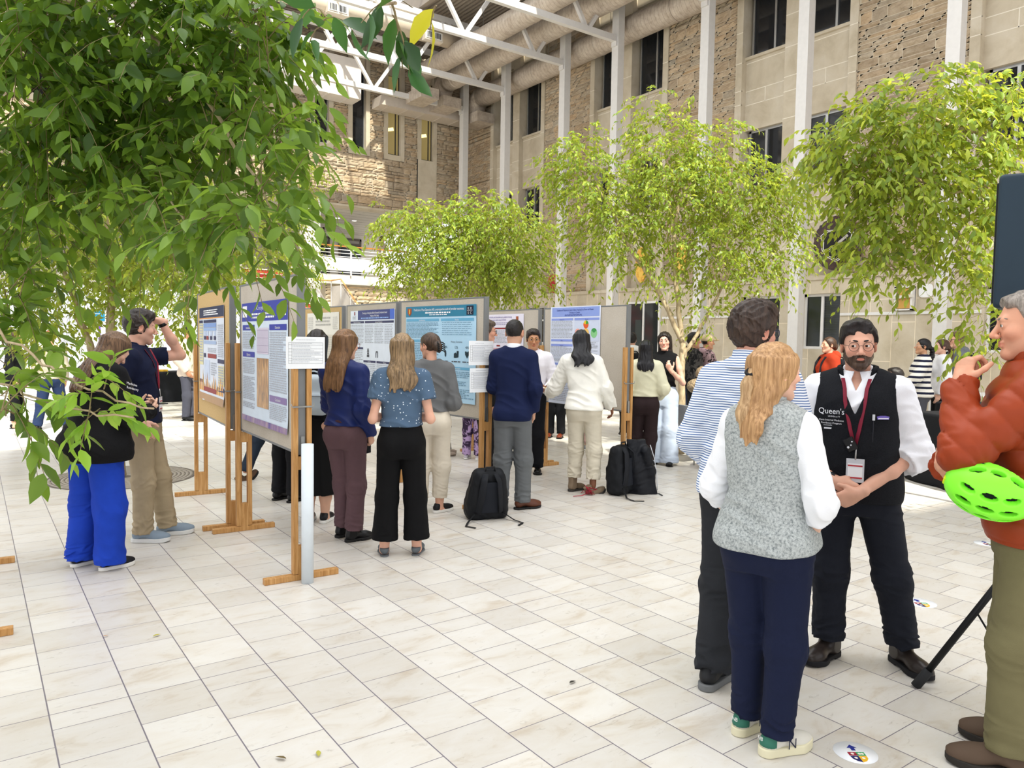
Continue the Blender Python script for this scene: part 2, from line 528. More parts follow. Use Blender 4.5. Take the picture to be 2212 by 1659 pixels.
FING = [(.029,.086,(.042,.026,.021),.0088),(.0095,.092,(.046,.030,.022),.0090),(-.0105,.087,(.042,.028,.021),.0086),(-.029,.077,(.033,.021,.018),.0077)]
def hand_sdf(P, wr, f, n, side, curl=.5, thumb=.5, spread=.0, scale=1.0, curls=None):
    f = U(f); n = A(n, float); n = U(n - f*(n@f)); t = np.cross(f, n)*(1 if side == 0 else -1)
    R = np.stack([t, f, -n], 1)
    q = (P - wr) @ R / scale
    if side == 1: pass
    d = ell(q, (0,.05,0), (.043,.056,.0165))
    d = sm(d, cap(q, (0,-.03,0), (0,.02,0), .026, .025), .02)
    for j, (x, y, L, r) in enumerate(FING):
        c = curls[j] if curls is not None else curl*(1+.12*j)
        d = sm(d, cap(q, (x*.5,.02,0), (x,y,.001), .013, .0118), .012)
        p = A([x, y, .001]); a = 0.0; yaw = -spread*(j-1.5)
        for k, l in enumerate(L):
            a += c*(.75, 1.0, .65)[k]
            dr = A([math.sin(yaw)*-1, math.cos(a), -math.sin(a)]); dr = U(dr)
            p2 = p + dr*l; rr = r*(1-.07*k)
            d = np.minimum(sm(d, cap(q, p, p2, rr, rr*.93), .004 if k else .009), 1e3); p = p2
    p = A([.026,.018,-.006]); di = U(A([.78,.62,-.30]))
    d = sm(d, cap(q, p, p+di*.03, .017, .0135), .012); p = p + di*.03
    for k, l in enumerate((.034,.028)):
        di = U(di + A([-.35*thumb, .25, -.3*thumb])*(k+1)*.7)
        p2 = p + di*l; d = sm(d, cap(q, p, p2, .0115-.001*k, .0102-.0015*k), .006); p = p2
    return d*scale

def shoe_fn(an, ang, pit, kind, part, sz=1.0):
    """shoe at ankle point; part: 'upper' or 'sole'"""
    c, q = math.cos(ang), math.sin(ang); R = A([[c,-q,0],[q,c,0],[0,0,1.]])
    cp, sp = math.cos(pit), math.sin(pit); R = R @ A([[1,0,0],[0,cp,-sp],[0,sp,cp]])
    piv = A([0,.115,0.])                                    # pitch pivots at the ball of the foot
    base = A([an[0], an[1], an[2]-.085])
    Rz = A([[c,-q,0],[q,c,0],[0,0,1.]])
    def loc(P):
        p = (P - base) @ Rz
        if pit:
            p = (p - piv) @ A([[1,0,0],[0,cp,-sp],[0,sp,cp]]) + piv
        return p/sz
    def outline(p, g=0):
        P2 = p.copy(); P2[:,2] = 0
        d = cap(P2, (0,-.045,0), (0,.105,0), .034+g, .045+g)
        return sm(d, cap(P2, (-.004,.11,0), (-.003,.15,0), .043+g, .036+g), .03)
    st = {'sneaker':.030,'boot':.026,'dress':.018,'flat':.010,'chunky':.040}[kind]
    def upper(P):
        p = loc(P)
        d = cap(p, (0,-.038,.052), (0,-.02,.075), .037, .038)
        d = sm(d, cap(p, (0,0,.066), (0,.105,.040), .037, .034), .03)
        d = sm(d, ell(p, (-.003,.125,.036), (.044,.068,.036 if kind != 'flat' else .026)), .03)
        if kind == 'boot': d = sm(d, cap(p, (0,-.02,.06), (0,-.022,.175), .043, .050), .03); d = np.maximum(d, p[:,2]-.165)
        elif kind == 'flat': d = np.maximum(d, -cap(p, (0,0,.1), (0,.05,.085), .052, .035)); d = np.maximum(d, p[:,2]-.068)
        else: d = np.maximum(d, p[:,2]-(.098 if kind != 'dress' else .088))
        d = np.maximum(d, outline(p, .003)); 
        return np.maximum(d, st*.8 - p[:,2])*sz
    def sole(P):
        p = loc(P); g = outline(p, .0045 if kind != 'flat' else .001)
        top = st + np.clip((p[:,1]-.11)*.10, 0, .01)
        z = np.maximum(p[:,2]-top, -p[:,2] + .001 + np.clip((p[:,1]-.15)*.25, 0, .012))
        d = np.maximum(g, z)
        if kind in ('boot','dress'): d = np.maximum(d, -bx(p, (0,.03,-.004), (.08,.028,.012)))
        return d*sz
    return upper if part == 'upper' else sole

def bbox(pts, m):
    p = A(pts, float); return p.min(0)-m, p.max(0)+m

def add_tint(o, fn=None):
    me = o.data; n = len(me.vertices); at = me.attributes.new('Tint', 'FLOAT_COLOR', 'POINT')
    C = np.ones((n, 4), np.float32)
    if fn is not None:
        co = np.empty(n*3, np.float32); me.vertices.foreach_get('co', co); C[:,:3] = fn(co.reshape(-1,3))
    at.data.foreach_set('color', C.ravel())

def eye_parts(fg, root, iris, look=(0,0), h=.004):
    s = fg.s
    for g in (1,-1):
        mb = MB(); c = fg.hp((g*.032,.0795,.006)); R = fg.Rh @ rotm(look[0], look[1])
        n = 14; rr = .0138*fg.hs
        V = []; F = []; M = []
        for i in range(n+1):
            th = PI*i/n
            for j in range(n):
                ph = 2*PI*j/n; V.append(c + R @ A([math.sin(th)*math.cos(ph), math.cos(th), math.sin(th)*math.sin(ph)])*rr)
        for i in range(n):
            for j in range(n):
                F.append([i*n+j, i*n+(j+1)%n, (i+1)*n+(j+1)%n, (i+1)*n+j]); M.append(1 if i < 1 else (2 if i < 3 else 0))
        mesh_np('eye', A(V)*s, A(F), [plain('ece6e0', .25), plain('0a0808', .2), plain(iris, .25)], root, mi=M)

def brows(fg, root, mat, r=.0045):
    mb = MB()
    for g in (1,-1):
        pts = [fg.hp((g*(.014+.038*t), .0945-.02*t*t-.002*t, .0290+.0055*math.sin(t*2.6)-.004*t))*fg.s for t in np.linspace(0,1,6)]
        mb.tube(pts, [r*.7*fg.s]+[r*fg.s]*3+[r*.8*fg.s, r*.3*fg.s], 7)
    mb.build('eyebrows', mat, root)

def glasses(fg, root, mat, r=.0225, th=.0016, square=0.0):
    mb = MB(); s = fg.s
    for g in (1,-1):
        pts = []
        for t in np.linspace(0, 2*PI, 25):
            cx, cz = math.cos(t), math.sin(t)
            if square: cx = math.copysign(abs(cx)**(1-square), cx); cz = math.copysign(abs(cz)**(1-square), cz)*.85
            pts.append(fg.hp((g*.0335 + r*cx, .108 - abs(g*.0335+r*cx)*.12, .003 + r*cz))*s)
        mb.tube(pts, th*s, 6, cap=False)
        mb.tube([fg.hp((g*.056,.1,.008))*s, fg.hp((g*.078,.06,.011))*s, fg.hp((g*.082,-.002,.012))*s, fg.hp((g*.081,-.022,-.012))*s], th*s, 6)
    mb.tube([fg.hp((-.0115,.106,.006))*s, fg.hp((0,.109,.009))*s, fg.hp((.0115,.106,.006))*s], th*s, 6)
    mb.build('eyeglasses', mat, root)

def hair_fn(fg, kind, seed=0, L=.35, vol=0.0, part=0.0, wav=0.0, front=None, hz=None):
    hs = fg.hs
    def grooves(q, f=150, a=.0022): return a*np.sin(q[:,0]*f + 5*nz(q, 16, seed)) 
    def base(q, up=0.0, front=.075, hz=.055):
        d = ell(q, (0,-.012,.032), (.087+vol*.4,.109+vol*.5,.099+vol))
        d = np.maximum(d, ((q[:,1]-front)*.9 - (q[:,2]-hz)*.45))
        return d
    def short(P):
        q = fg.head_local(P)
        d = base(q, 0, front or .062, hz or .066)
        d = np.maximum(d, -.078 - q[:,2] + np.clip(q[:,1]+.02, 0, .2)*.55)
        d = sm(d, np.maximum(ell(q, (.01,.018,.088+vol*.6), (.070,.078,.032+vol)), q[:,1]-(front or .062)-.022), .025)
        ear = ell(q, (0,-.004,-.012), (.2,.026,.036)); d = np.maximum(d, np.where(np.abs(q[:,0]) > .06, -ear, -1))
        am = .0045 + max(0, vol-.008)*.55
        return (d - am*folds(q, 60 if vol < .015 else 85, seed, (1,.6,1)) - .0022*nz(q, 160, seed+1))*hs
    def buzz(P):
        q = fg.head_local(P)
        d = ell(q, (0,-.013,.031), (.081,.104,.093)); d = np.maximum(d, ((q[:,1]-.058)*.9 - (q[:,2]-.07)*.5))
        d = np.maximum(d, -.08 - q[:,2] + np.clip(q[:,1]+.02, 0, .2)*.75)
        ear = ell(q, (0,-.004,-.012), (.2,.026,.036)); d = np.maximum(d, np.where(np.abs(q[:,0]) > .06, -ear, -1))
        return (d - .0015*nz(q, 120, seed))*hs
    T = smooth_tab([(-L,0,-.135,.075,.014),(-L*.85,0,-.13,.1,.024),(-L*.6,0,-.115,.107,.034),(-.17,0,-.095,.104,.05),(-.1,0,-.06,.094,.066),(0,0,-.022,.09,.09),(.06,0,-.014,.084,.1)])
    if L < .28: T = smooth_tab([(-L,0,-.1,.085,.03),(-L*.8,0,-.085,.1,.05),(-.1,0,-.06,.094,.066),(0,0,-.022,.09,.09),(.06,0,-.014,.084,.1)])
    def longh(P):
        q = fg.head_local(P)
        d = base(q, front=.07, hz=.06)
        w = q.copy()
        if fg.hang is not None: w = (P - fg.hc) @ fg.hang / hs
        if wav: w[:,0] += wav*np.sin(w[:,2]*34 + 3*nz(w, 9, seed))*np.clip(-w[:,2]*6, 0, 1)
        hemn = .03*nz(w*A([1,.3,0]), 90, seed+2)
        e = loft(w, T); e = np.maximum(e, -(L-.02) + hemn - w[:,2]); e = np.maximum(e, (w[:,1]-.045)*.95 - (w[:,2]+.0)*.12)
        if wav: e = e - .006*folds(w, 42, seed+5, (1,1,.25))
        d = sm(d, e, .03)
        return (d - grooves(w) - .003*folds(w, 50, seed+3, (1,.6,.08)))*hs
    def bun(P):
        q = fg.head_local(P)
        d = base(q, front=.065, hz=.06); d = np.maximum(d, -.085 - q[:,2] + np.clip(q[:,1]+.03, 0, .2)*.8)
        d = sm(d, ell(q, (.0,-.115,-.02), (.045,.038,.055)), .02)
        return (d - grooves(q, 130))*hs
    def pony(P):
        q = fg.head_local(P)
        d = base(q, front=.068, hz=.06); d = np.maximum(d, -.085 - q[:,2] + np.clip(q[:,1]+.03, 0, .2)*.8)
        t = chain(q, [(0,-.1,.0),(0,-.15,-.04),(0,-.15,-.14),(.0,-.14,-.14-L)], [.028,.03,.034,.012], .03)
        if kind == 'braid': t = t - .007*np.sin(q[:,2]*150+np.sign(q[:,0])*1.5)
        d = sm(d, t, .015)
        return (d - grooves(q, 130))*hs
    return dict(short=short, buzz=buzz, long=longh, bun=bun, pony=pony, braid=pony)[kind]

def person(label, fg, top, bottom, shoes, hair, skinc='d9a98c', q=1, face=True, eyes=None, glass=None, extra=None, group=None,
           bare=(0, 0), legskin=False, brow=None, hh=None):
    """q: 0 near, 1 middle, 2 far"""
    hc_, hh_, hb = [(.0062,.0036,.0032), (.0105,.0055,.0045), (.015,.0085,.0065)][q]
    root = empty('person', fg.loc, fg.face - PI/2, label, 'person', group)
    s = fg.s; sk = skin(skinc); fg.hang = None
    if hair and hair.get('hang') is not None: fg.hang = rotm(*hair['hang'])
    def P_(name, fn, lo, hi, h, mat, tint=None):
        V, F = polygonise(fn, lo, hi, h)
        if not len(F): return None
        return mesh_np(name, V*s, F, mat, root)
    # ---- body: one skin mesh
    isl = []
    def core(P):
        d = fg.torso(P, -.014)
        for i in (0,1):
            d = sm(d, fg.armc(P, i, (.04,.034,.026)), .03)
            d = sm(d, chain(P, [fg.hip[i], fg.knee[i], fg.ank[i]], [.07,.045,.036], .03), .03)
        return sm(d, cap(P, fg.nb - A([0,0,.06]), fg.hp((0,-.015,-.05)), .048), .02)
    allp = [fg.hp((0,0,.0)), *fg.ank, *fg.wr, *fg.el, *fg.knee, fg.shR, fg.shL, fg.hip[0]]
    lo, hi = bbox(allp, .2); lo[2] = 0
    isl.append(polygonise(core, lo, hi, .016 if q < 2 else .022))
    def headf(P):
        d = head_sdf(fg.head_local(P), fg.fem, detail=q < 2 or face)*fg.hs
        r = .058 if not fg.fem else .048
        return sm(d, cap(P, fg.nb - A([0,0,.03]), fg.hp((0,-.018,-.06)), r+.004, r), .022)
    lo, hi = fg.hc - .17*fg.hs, fg.hc + .15*fg.hs; lo[2] -= .07
    isl.append(polygonise(headf, lo, hi, hh or hh_))
    hsz = (.92 if fg.fem else 1.0)
    for i in (0,1):
        a = fg.arm[i]
        if a.get('hide'): continue
        f = a.get('dir'); f = fg.wr[i]-fg.el[i] if f is None else A(f, float) @ rotm(fg.twist).T
        n = a.get('n', (-1 if i == 0 else 1, .0, .0)); n = A(n, float) @ rotm(fg.twist).T
        lvl = bare[i]
        def handf(P, i=i, f=f, n=n, a=a, lvl=lvl):
            d = hand_sdf(P, fg.wr[i], f, n, i, a.get('curl', .35), a.get('thumb', .5), a.get('spread', .03), hsz, a.get('curls'))
            c = fg.wr[i] + (fg.el[i]-fg.wr[i])*(1.0 if lvl else .3)
            fr = .0415 if not fg.fem else .034
            rr = ([.026, .034, fr] if lvl else [.0255,.028]); 
            if lvl: d = sm(d, chain(P, [fg.wr[i], fg.wr[i]*.45+fg.el[i]*.55, fg.el[i]], [.0265, fr*.93, fr*.9], .03), .012)
            else: d = sm(d, cap(P, fg.wr[i], c, .0265, .03), .012)
            if lvl > 1: d = sm(d, chain(P, [fg.el[i], fg.el[i]*.4+fg.sh[i]*.6, fg.sh[i]], [fr*.9, fr*1.2, fr*1.32], .03), .02)
            return d
        pts = [fg.wr[i], fg.wr[i] + U(f)*.17] + ([fg.el[i]] if lvl else []) + ([fg.sh[i]] if lvl > 1 else [])
        lo, hi = bbox(pts, .085); isl.append(polygonise(handf, lo, hi, hb))
    if legskin:
        for i in (0,1):
            lo, hi = bbox([fg.ank[i], fg.knee[i]], .08); lo[2] = max(lo[2], .0)
            isl.append(polygonise(lambda P, i=i: sm(chain(P, [fg.ank[i]-A([0,0,.04]), fg.ank[i]*.6+fg.knee[i]*.4-A([0,.008,0]), fg.knee[i]], [.036,.053,.055], .03),
                       cap(P, fg.ank[i]-A([0,0,.045]), fg.ank[i] + A([-math.sin(fg.fang[i])*.1, math.cos(fg.fang[i])*.1, -.06]), .032, .026), .03), lo, hi, .008))
    n = 0; Vs = []; Fs = []
    for V, F in isl: Vs.append(V*s); Fs.append(F+n); n += len(V)
    body = mesh_np('body', np.concatenate(Vs), np.concatenate(Fs), sk, root)
    def tint(co):
        ql = fg.head_local(co/s); C = np.ones((len(co),3), np.float32)
        def blob(c, r, col, k=1.0):
            g = np.clip(1.3 - np.linalg.norm((ql-A(c))/A(r), axis=1), 0, 1)*k; g = np.clip(g, 0, 1)
            for j in range(3): C[:,j] *= 1 - g*(1-col[j])
        blob((0,.094,-.062), (.023,.02,.011), (.86,.56,.56), 1.6)
        for g in (1,-1):
            blob((g*.042,.07,-.025), (.03,.04,.026), (1,.86,.84)); blob((g*.08,-.01,0), (.02,.03,.04), (1,.82,.78))
        blob((0,.11,-.028), (.016,.02,.014), (1,.86,.84))
        if extra and extra.get('stubble'):
            g = np.clip((-.03 - ql[:,2])/.03, 0, 1)*np.clip((ql[:,1]-.0)/.03, 0, 1)*(np.abs(ql[:,0]) < .09)*(ql[:,2] > -.13)
            for j in range(3): C[:,j] *= 1 - extra['stubble']*g
        return C
    add_tint(body, tint)
    # ---- hair
    if hair:
        hm = hairmat(*hair['col']); fn = hair_fn(fg, hair['kind'], hair.get('seed', 1), hair.get('L', .35), hair.get('vol', 0.0), 0, hair.get('wav', 0), hair.get('front'), hair.get('hz'))
        R = .16*fg.hs; lo, hi = fg.hc - R, fg.hc + R
        if hair['kind'] in ('long','pony','braid'):
            hg = fg.hang if fg.hang is not None else fg.Rh
            tip = fg.hc + hg @ A([0,-.14,-(hair.get('L',.35)+.16)])
            lo = np.minimum(lo, tip-.13); hi = np.maximum(hi, tip+.13)
        P_('hair', fn, lo, hi, max(hh_, .0042) if q < 2 else .009, hm)
        if brow is not None or (face and q < 2): brows(fg, root, hm)
        if hair.get('beard'):
            def beard(P):
                ql = fg.head_local(P); d = head_sdf(ql, ears=False) - .0030
                y = ql[:,1]; zt = np.interp(y, [-.02,.0,.03,.055,.078,.09,.12], [.015,.004,-.036,-.056,-.050,-.041,-.043])
                d = np.maximum(d, (ql[:,2]-zt)*.8); d = np.maximum(d, -.02 - y*1.0 - (ql[:,2]+.05)*.1)
                d = np.maximum(d, -ell(ql, (0,.095,-.0625), (.020,.03,.0070)))
                d = np.maximum(d, -.128 - ql[:,2])
                return (d - .0012*nz(ql, 260, 3))*fg.hs
            P_('beard', beard, fg.hc-.15, fg.hc+.15, hh_, hairmat(*hair['beard']))
    if eyes: eye_parts(fg, root, eyes[0], eyes[1])
    if glass: glasses(fg, root, glass.get('mat', plain('2a2622', .3, .6)), glass.get('r', .0225), glass.get('th', .0016), glass.get('sq', 0))
    # ---- bottom
    if bottom:
        hz = bottom.get('hem', .075); wz = bottom.get('waist', 1.04) - fg.drop; fit = bottom.get('fit', (.098,.07,.062)); am = bottom.get('fold', .006); sd = bottom.get('seed', 3)
        if bottom['kind'] == 'skirt':
            ST = smooth_tab([(hz,0,.0,.2,.17),(.5,0,0,.2,.165),(.8,0,-.005,.19,.145),(.92,0,-.006,.182,.13),(1.06,0,0,.15,.104)])
            def bf(P):
                d = loft(P, ST) - .006*folds(P, 22, sd, (1,1,.1)); return np.maximum(d, P[:,2]-wz)
            lo, hi = A([-.3,-.3,hz-.02]), A([.3,.3,1.1])
        else:
            def bf(P):
                d = np.maximum(fg.torso(P, .012, trap=False), P[:,2]-wz)
                for i in (0,1):
                    a = fg.ank[i]; kn = fg.knee[i]; hp_ = fg.hip[i]
                    e2 = a + (a-kn)*.25
                    L_ = chain(P, [hp_, kn, e2], [fit[0], fit[1], fit[2]], .05)
                    L_ = np.maximum(L_, (P-(kn + (a-kn)*((kn[2]-hz-(a[2]-.085))/(kn[2]-a[2]+1e-6)) if not bottom.get('seat') else P-a)) @ U(e2-kn) ) if not bottom.get('seat') else np.maximum(L_, (P-a) @ U(e2-kn))
                    mk = .55*np.exp(-((P[:,2]-kn[2])/.1)**2) + 1.1*np.exp(-((P[:,2]-hz-.04)/.09)**2) + .12 + .5*np.exp(-((P[:,2]-.82+fg.drop)/.06)**2)
                    L_ = L_ - am*mk*(folds(P, 30, sd+i, (.7,.7,1.6))-.2)
                    d = sm(d, L_, bottom.get('k', .03))
                return d
            pts = [*fg.ank, *fg.knee, *fg.hip, (0,0,wz), (.15*fg.wide,-.12,.9-fg.drop), (-.15*fg.wide,.1,.9-fg.drop)]
            lo, hi = bbox(pts, max(fit)+.05)
        P_(bottom.get('name', 'trousers' if bottom['kind'] != 'skirt' else 'skirt'), bf, lo, hi, hc_, bottom['mat'])
        if bottom.get('belt') is not None:
            P_('belt', lambda P: np.maximum(np.abs(P[:,2]-wz+.012)-.016, np.abs(fg.torso(P, .016, trap=False))-.003), A([-.3,-.3,wz-.05]), A([.3,.3,wz+.05]), min(hc_, .008), bottom['belt'])
    # ---- top layers
    for t in (top if isinstance(top, list) else [top]):
        off = t.get('off', .014); hem = t.get('hem', .92); sl = t.get('sleeve', 2.0); sr = t.get('sr', (.064,.054,.042)); am = t.get('fold', .005); sd = t.get('seed', 9)
        neck = t.get('neck', .062); hoff = t.get('hoff', 0.0)
        def tf(P, t=t, off=off, hem=hem, sl=sl, sr=sr, am=am, sd=sd, neck=neck):
            Q = fg.inv(P)
            d = fg.torso(P, off)
            if t.get('loose'):
                w = np.exp(-((Q[:,2]-hem)/.25)**2); d = d - t['loose']*w
            am_ = am*(.35 + 1.1*np.exp(-((Q[:,2]-1.05)/.14)**2) + .6*np.exp(-((Q[:,2]-1.3)/.1)**2))
            d = d - am_*folds(Q, 15, sd, (1.3,.8,1.0))
            hz_ = hem + t.get('slope', 0)*Q[:,1] + t.get('slopex', 0)*Q[:,0]
            if t.get('quilt'): d = d - .012*(np.abs(np.sin((Q[:,2]+.012*nz(Q,8,4))*PI/t['quilt']))**.45 - .75)
            d = smx(d, hz_ - Q[:,2], .012)
            if sl > 0:
                for i in (0,1):
                    e = fg.armc(P, i, sr, .03, t1=sl)
                    mk = .5 + np.exp(-(np.linalg.norm(P-fg.el[i],axis=1)/.09)**2)*1.6 + (np.exp(-(np.linalg.norm(P-fg.wr[i],axis=1)/.09)**2)*1.2 if sl >= 1.8 else 0)
                    if t.get('quilt'):
                        tt = (P-fg.el[i]); ax = np.where(((P-fg.el[i]) @ U(fg.sh[i]-fg.el[i]) > 0), tt @ U(fg.sh[i]-fg.el[i]), tt @ U(fg.wr[i]-fg.el[i]))
                        e = e - .012*(np.abs(np.sin((ax+.010*nz(P,12,5))*PI/t['quilt']))**.45 - .75)
                    e = e - am*mk*folds(P, 27, sd+3+i, (1,1,1.2))
                    d = sm(d, e, t.get('ak', .035))
            elif t.get('armhole'):
                for i in (0,1): d = smx(d, -(np.linalg.norm((P-fg.sh[i]-A([(.045 if i == 0 else -.045),0,-.03]) @ rotm(fg.twist).T)*A([1,.8,.62]), axis=1)-t['armhole']), .012)
            if neck: d = smx(d, -cap(P, fg.nb+A([0,.0,.0]), fg.nb+A([0,.03,.12]), neck, neck*1.25), .01)
            if t.get('vneck'):
                v = t['vneck']; vz = Q[:,2]-(1.46-v); d = np.maximum(d, -np.maximum(np.abs(Q[:,0])-vz*.42, .03-Q[:,1]))
            return d
        ex = [fg.hip[0], fg.shR, fg.shL, (.18*fg.wide,-.15,hem-fg.drop), (-.18*fg.wide,.16,hem-fg.drop), (0,0,hem-fg.drop), fg.nb]
        if sl > 0: ex += [*fg.el] if sl >= .6 else []
        if sl > 1: ex += [*fg.wr]
        lo, hi = bbox(ex, .09); lo[2] = min(lo[2], hem-fg.drop-.05)
        P_(t.get('name', 'shirt'), tf, lo, hi, hc_, t['mat'])
        if t.get('collar'):
            c = t['collar']; n0 = fg.nb + A([0,.002,-.012]); ax = U(A([0,.12,1.]))
            def cf(P, c=c, n0=n0, ax=ax):
                z = (P-n0) @ ax; rad = np.linalg.norm((P-n0) - z[:,None]*ax, axis=1)
                R0 = c.get('r', .068) - z*c.get('tap', .12); d = np.maximum(np.abs(rad-R0)-c.get('th', .006), np.abs(z-c.get('z',.04))-c.get('h', .026))
                Q = fg.inv(P)
                if c.get('open', True): d = np.maximum(d, -np.maximum(np.abs(Q[:,0]) - (c.get('gap',.012) + np.clip(z+.03,0,.12)*c.get('gs',.55)), -Q[:,1]))
                if c.get('flap'):
                    R1 = R0 + .011 + (c['flap']-z)*.35; d = np.minimum(d, np.maximum(np.maximum(np.abs(rad-R1)-.0045, np.abs(z-c['flap']*.45)-c['flap']*.5), -np.maximum(np.abs(Q[:,0]) - .012 - np.clip(.05-z,0,.1)*.3, -Q[:,1])))
                return d
            P_('collar', cf, fg.nb-.15, fg.nb+.15, min(hc_*.6, .006) if q < 2 else .009, c.get('mat', t['mat']))
        if t.get('hood'):
            def hf(P):
                Q = P - fg.nb; d = np.abs(ell(Q, (0,-.075,-.005), (.12,.075,.07)))-.012
                d = np.maximum(d, Q[:,1]*.5 + Q[:,2]*.6 - .03); return d - .004*folds(Q, 24, 4)
            P_('hood', hf, fg.nb-.2, fg.nb+.15, hc_*.8, t['mat'])
    # ---- shoes
    if shoes:
        for i in (0,1):
            an = fg.ank[i]; sz = shoes.get('sz', .94 if fg.fem else 1.0); r = root
            up = shoe_fn(an, fg.fang[i], fg.fpit[i], shoes['kind'], 'upper', sz); so = shoe_fn(an, fg.fang[i], fg.fpit[i], shoes['kind'], 'sole', sz)
            c = an - A([0,0,.085]); lo = c - A([.22,.22,.03]); hi = c + A([.22,.22,.24])
            V, F = polygonise(up, lo, hi, hc_*.6); u = mesh_np('shoe' if shoes['kind'] != 'boot' else 'boot', V*s, F, shoes['mat'], root)
            V, F = polygonise(so, lo, hi, hc_*.6); mesh_np('sole', V*s, F, shoes['sole'], u)
    return root
# ------------------------------------------------------------------ the building
WX, BY = 16.2, 25.75          # right wall plane, back wall plane
random.seed(5)

def mat_floor():
    t = NT('travertine tile'); tc = t.new('ShaderNodeTexCoord'); sp = t.new('ShaderNodeSeparateXYZ'); t.lk(tc.outputs['Object'], sp.inputs[0])
    u = t.math('DIVIDE', t.math('SUBTRACT', sp.outputs['X'], .245), .3175)
    row = t.math('FLOOR', u); fu = t.math('FRACT', u)
    half = t.math('MULTIPLY', t.math('SUBTRACT', 1.0, t.math('ABSOLUTE', t.math('MODULO', row, 2.0))), .5)
    v0 = t.math('DIVIDE', t.math('SUBTRACT', sp.outputs['Y'], 3.79), .3135)
    v = t.math('ADD', v0, half); col = t.math('FLOOR', v); fv = t.math('FRACT', v)
    def line(f, w): return t.math('GREATER_THAN', t.math('ABSOLUTE', t.math('SUBTRACT', f, .5)), .5 - w)
    j = t.math('MAXIMUM', line(fu, .009), line(fv, .0065))
    j = t.math('MAXIMUM', j, t.math('LESS_THAN', t.math('ABSOLUTE', v0), .008))
    cb = t.new('ShaderNodeCombineXYZ'); t.lk(row, cb.inputs[0]); t.lk(col, cb.inputs[1])
    wn = t.new('ShaderNodeTexWhiteNoise'); t.lk(cb.outputs[0], wn.inputs['Vector'])
    # shifted coordinates per tile so veins break at joints
    ad = t.new('ShaderNodeVectorMath', operation='ADD'); t.lk(tc.outputs['Object'], ad.inputs[0])
    ml = t.new('ShaderNodeVectorMath', operation='SCALE'); t.lk(wn.outputs['Color'], ml.inputs[0]); ml.inputs['Scale'].default_value = 7
    t.lk(ml.outputs[0], ad.inputs[1])
    mp = t.new('ShaderNodeMapping'); mp.inputs['Scale'].default_value = (1, 2.2, 1); t.lk(ad.outputs[0], mp.inputs[0])
    n1 = t.noise(mp.outputs[0], 3.2, 6, .62, .6); n2 = t.noise(mp.outputs[0], 11, 6, .7, 1.2)
    base = t.ramp(n1, [(.28, sc('c6bbab')), (.44, sc('d5d0c7')), (.62, sc('d9d6d0')), (.82, sc('cdc4b6'))])
    vein = t.ramp(n2, [(.30, sc('b9b1a6')), (.40, sc('ffffff')), (1, sc('ffffff'))])
    base = t.mix(.42, base, vein, 'MULTIPLY')
    tone = t.ramp(wn.outputs['Value'], [(0, (.88,.87,.86,1)), (1, (1.03,1.03,1.03,1))])
    base = t.mix(1.0, base, tone, 'MULTIPLY')
    base = t.mix(j, base, sc('77717a'))
    t.bump(t.math('MULTIPLY', j, -1.0), .4, .003)
    return t.set(base, t.ramp(n2, [(.3, (.38,)*3+(1,)), (.7, (.28,)*3+(1,))]), 0, .35)

def mat_stone(name, cols, sub=(1,1,1)):
    t = NT(name); at = t.new('ShaderNodeAttribute', attribute_name='Tint'); v = t.coords()
    n = t.noise(v, 5, 6, .65, .5); n2 = t.noise(t.coords(scale=(1,1,2.5)), 22, 5, .7)
    f = t.math('ADD', t.math('MULTIPLY', n, .6), t.math('MULTIPLY', n2, .4))
    c = t.ramp(f, [(.3, sc(cols[0])), (.5, sc(cols[1])), (.7, sc(cols[2]))])
    c = t.mix(1.0, c, at.outputs['Color'], 'MULTIPLY')
    t.bump(n2, .5, .02)
    return t.set(c, .9, 0, .15)

def mat_limestone(name='limestone', cols=('b9ac95','c9bda7','d4cab8'), brick=None):
    t = NT(name); v = t.coords()
    n = t.noise(v, 1.7, 6, .6, .4); n2 = t.noise(v, 60, 4, .7)
    c = t.ramp(n, [(.3, sc(cols[0])), (.5, sc(cols[1])), (.72, sc(cols[2]))])
    if brick:
        mp = t.coords(rot=brick[0], loc=brick[1])
        b = t.new('ShaderNodeTexBrick'); b.inputs['Scale'].default_value = 1; b.inputs['Mortar Size'].default_value = .006
        b.inputs['Brick Width'].default_value = brick[2]; b.inputs['Row Height'].default_value = brick[3]; b.offset = .37; b.squash = 1
        b.inputs['Color1'].default_value = (.92,.92,.92,1); b.inputs['Color2'].default_value = (1.06,1.05,1.02,1); b.inputs['Mortar'].default_value = (1.5,1.5,1.5,1)
        b.inputs['Mortar Smooth'].default_value = .1
        t.lk(mp, b.inputs['Vector']); c = t.mix(1.0, c, b.outputs['Color'], 'MULTIPLY')
    t.bump(n2, .12, .01)
    return t.set(c, .85, 0, .2)

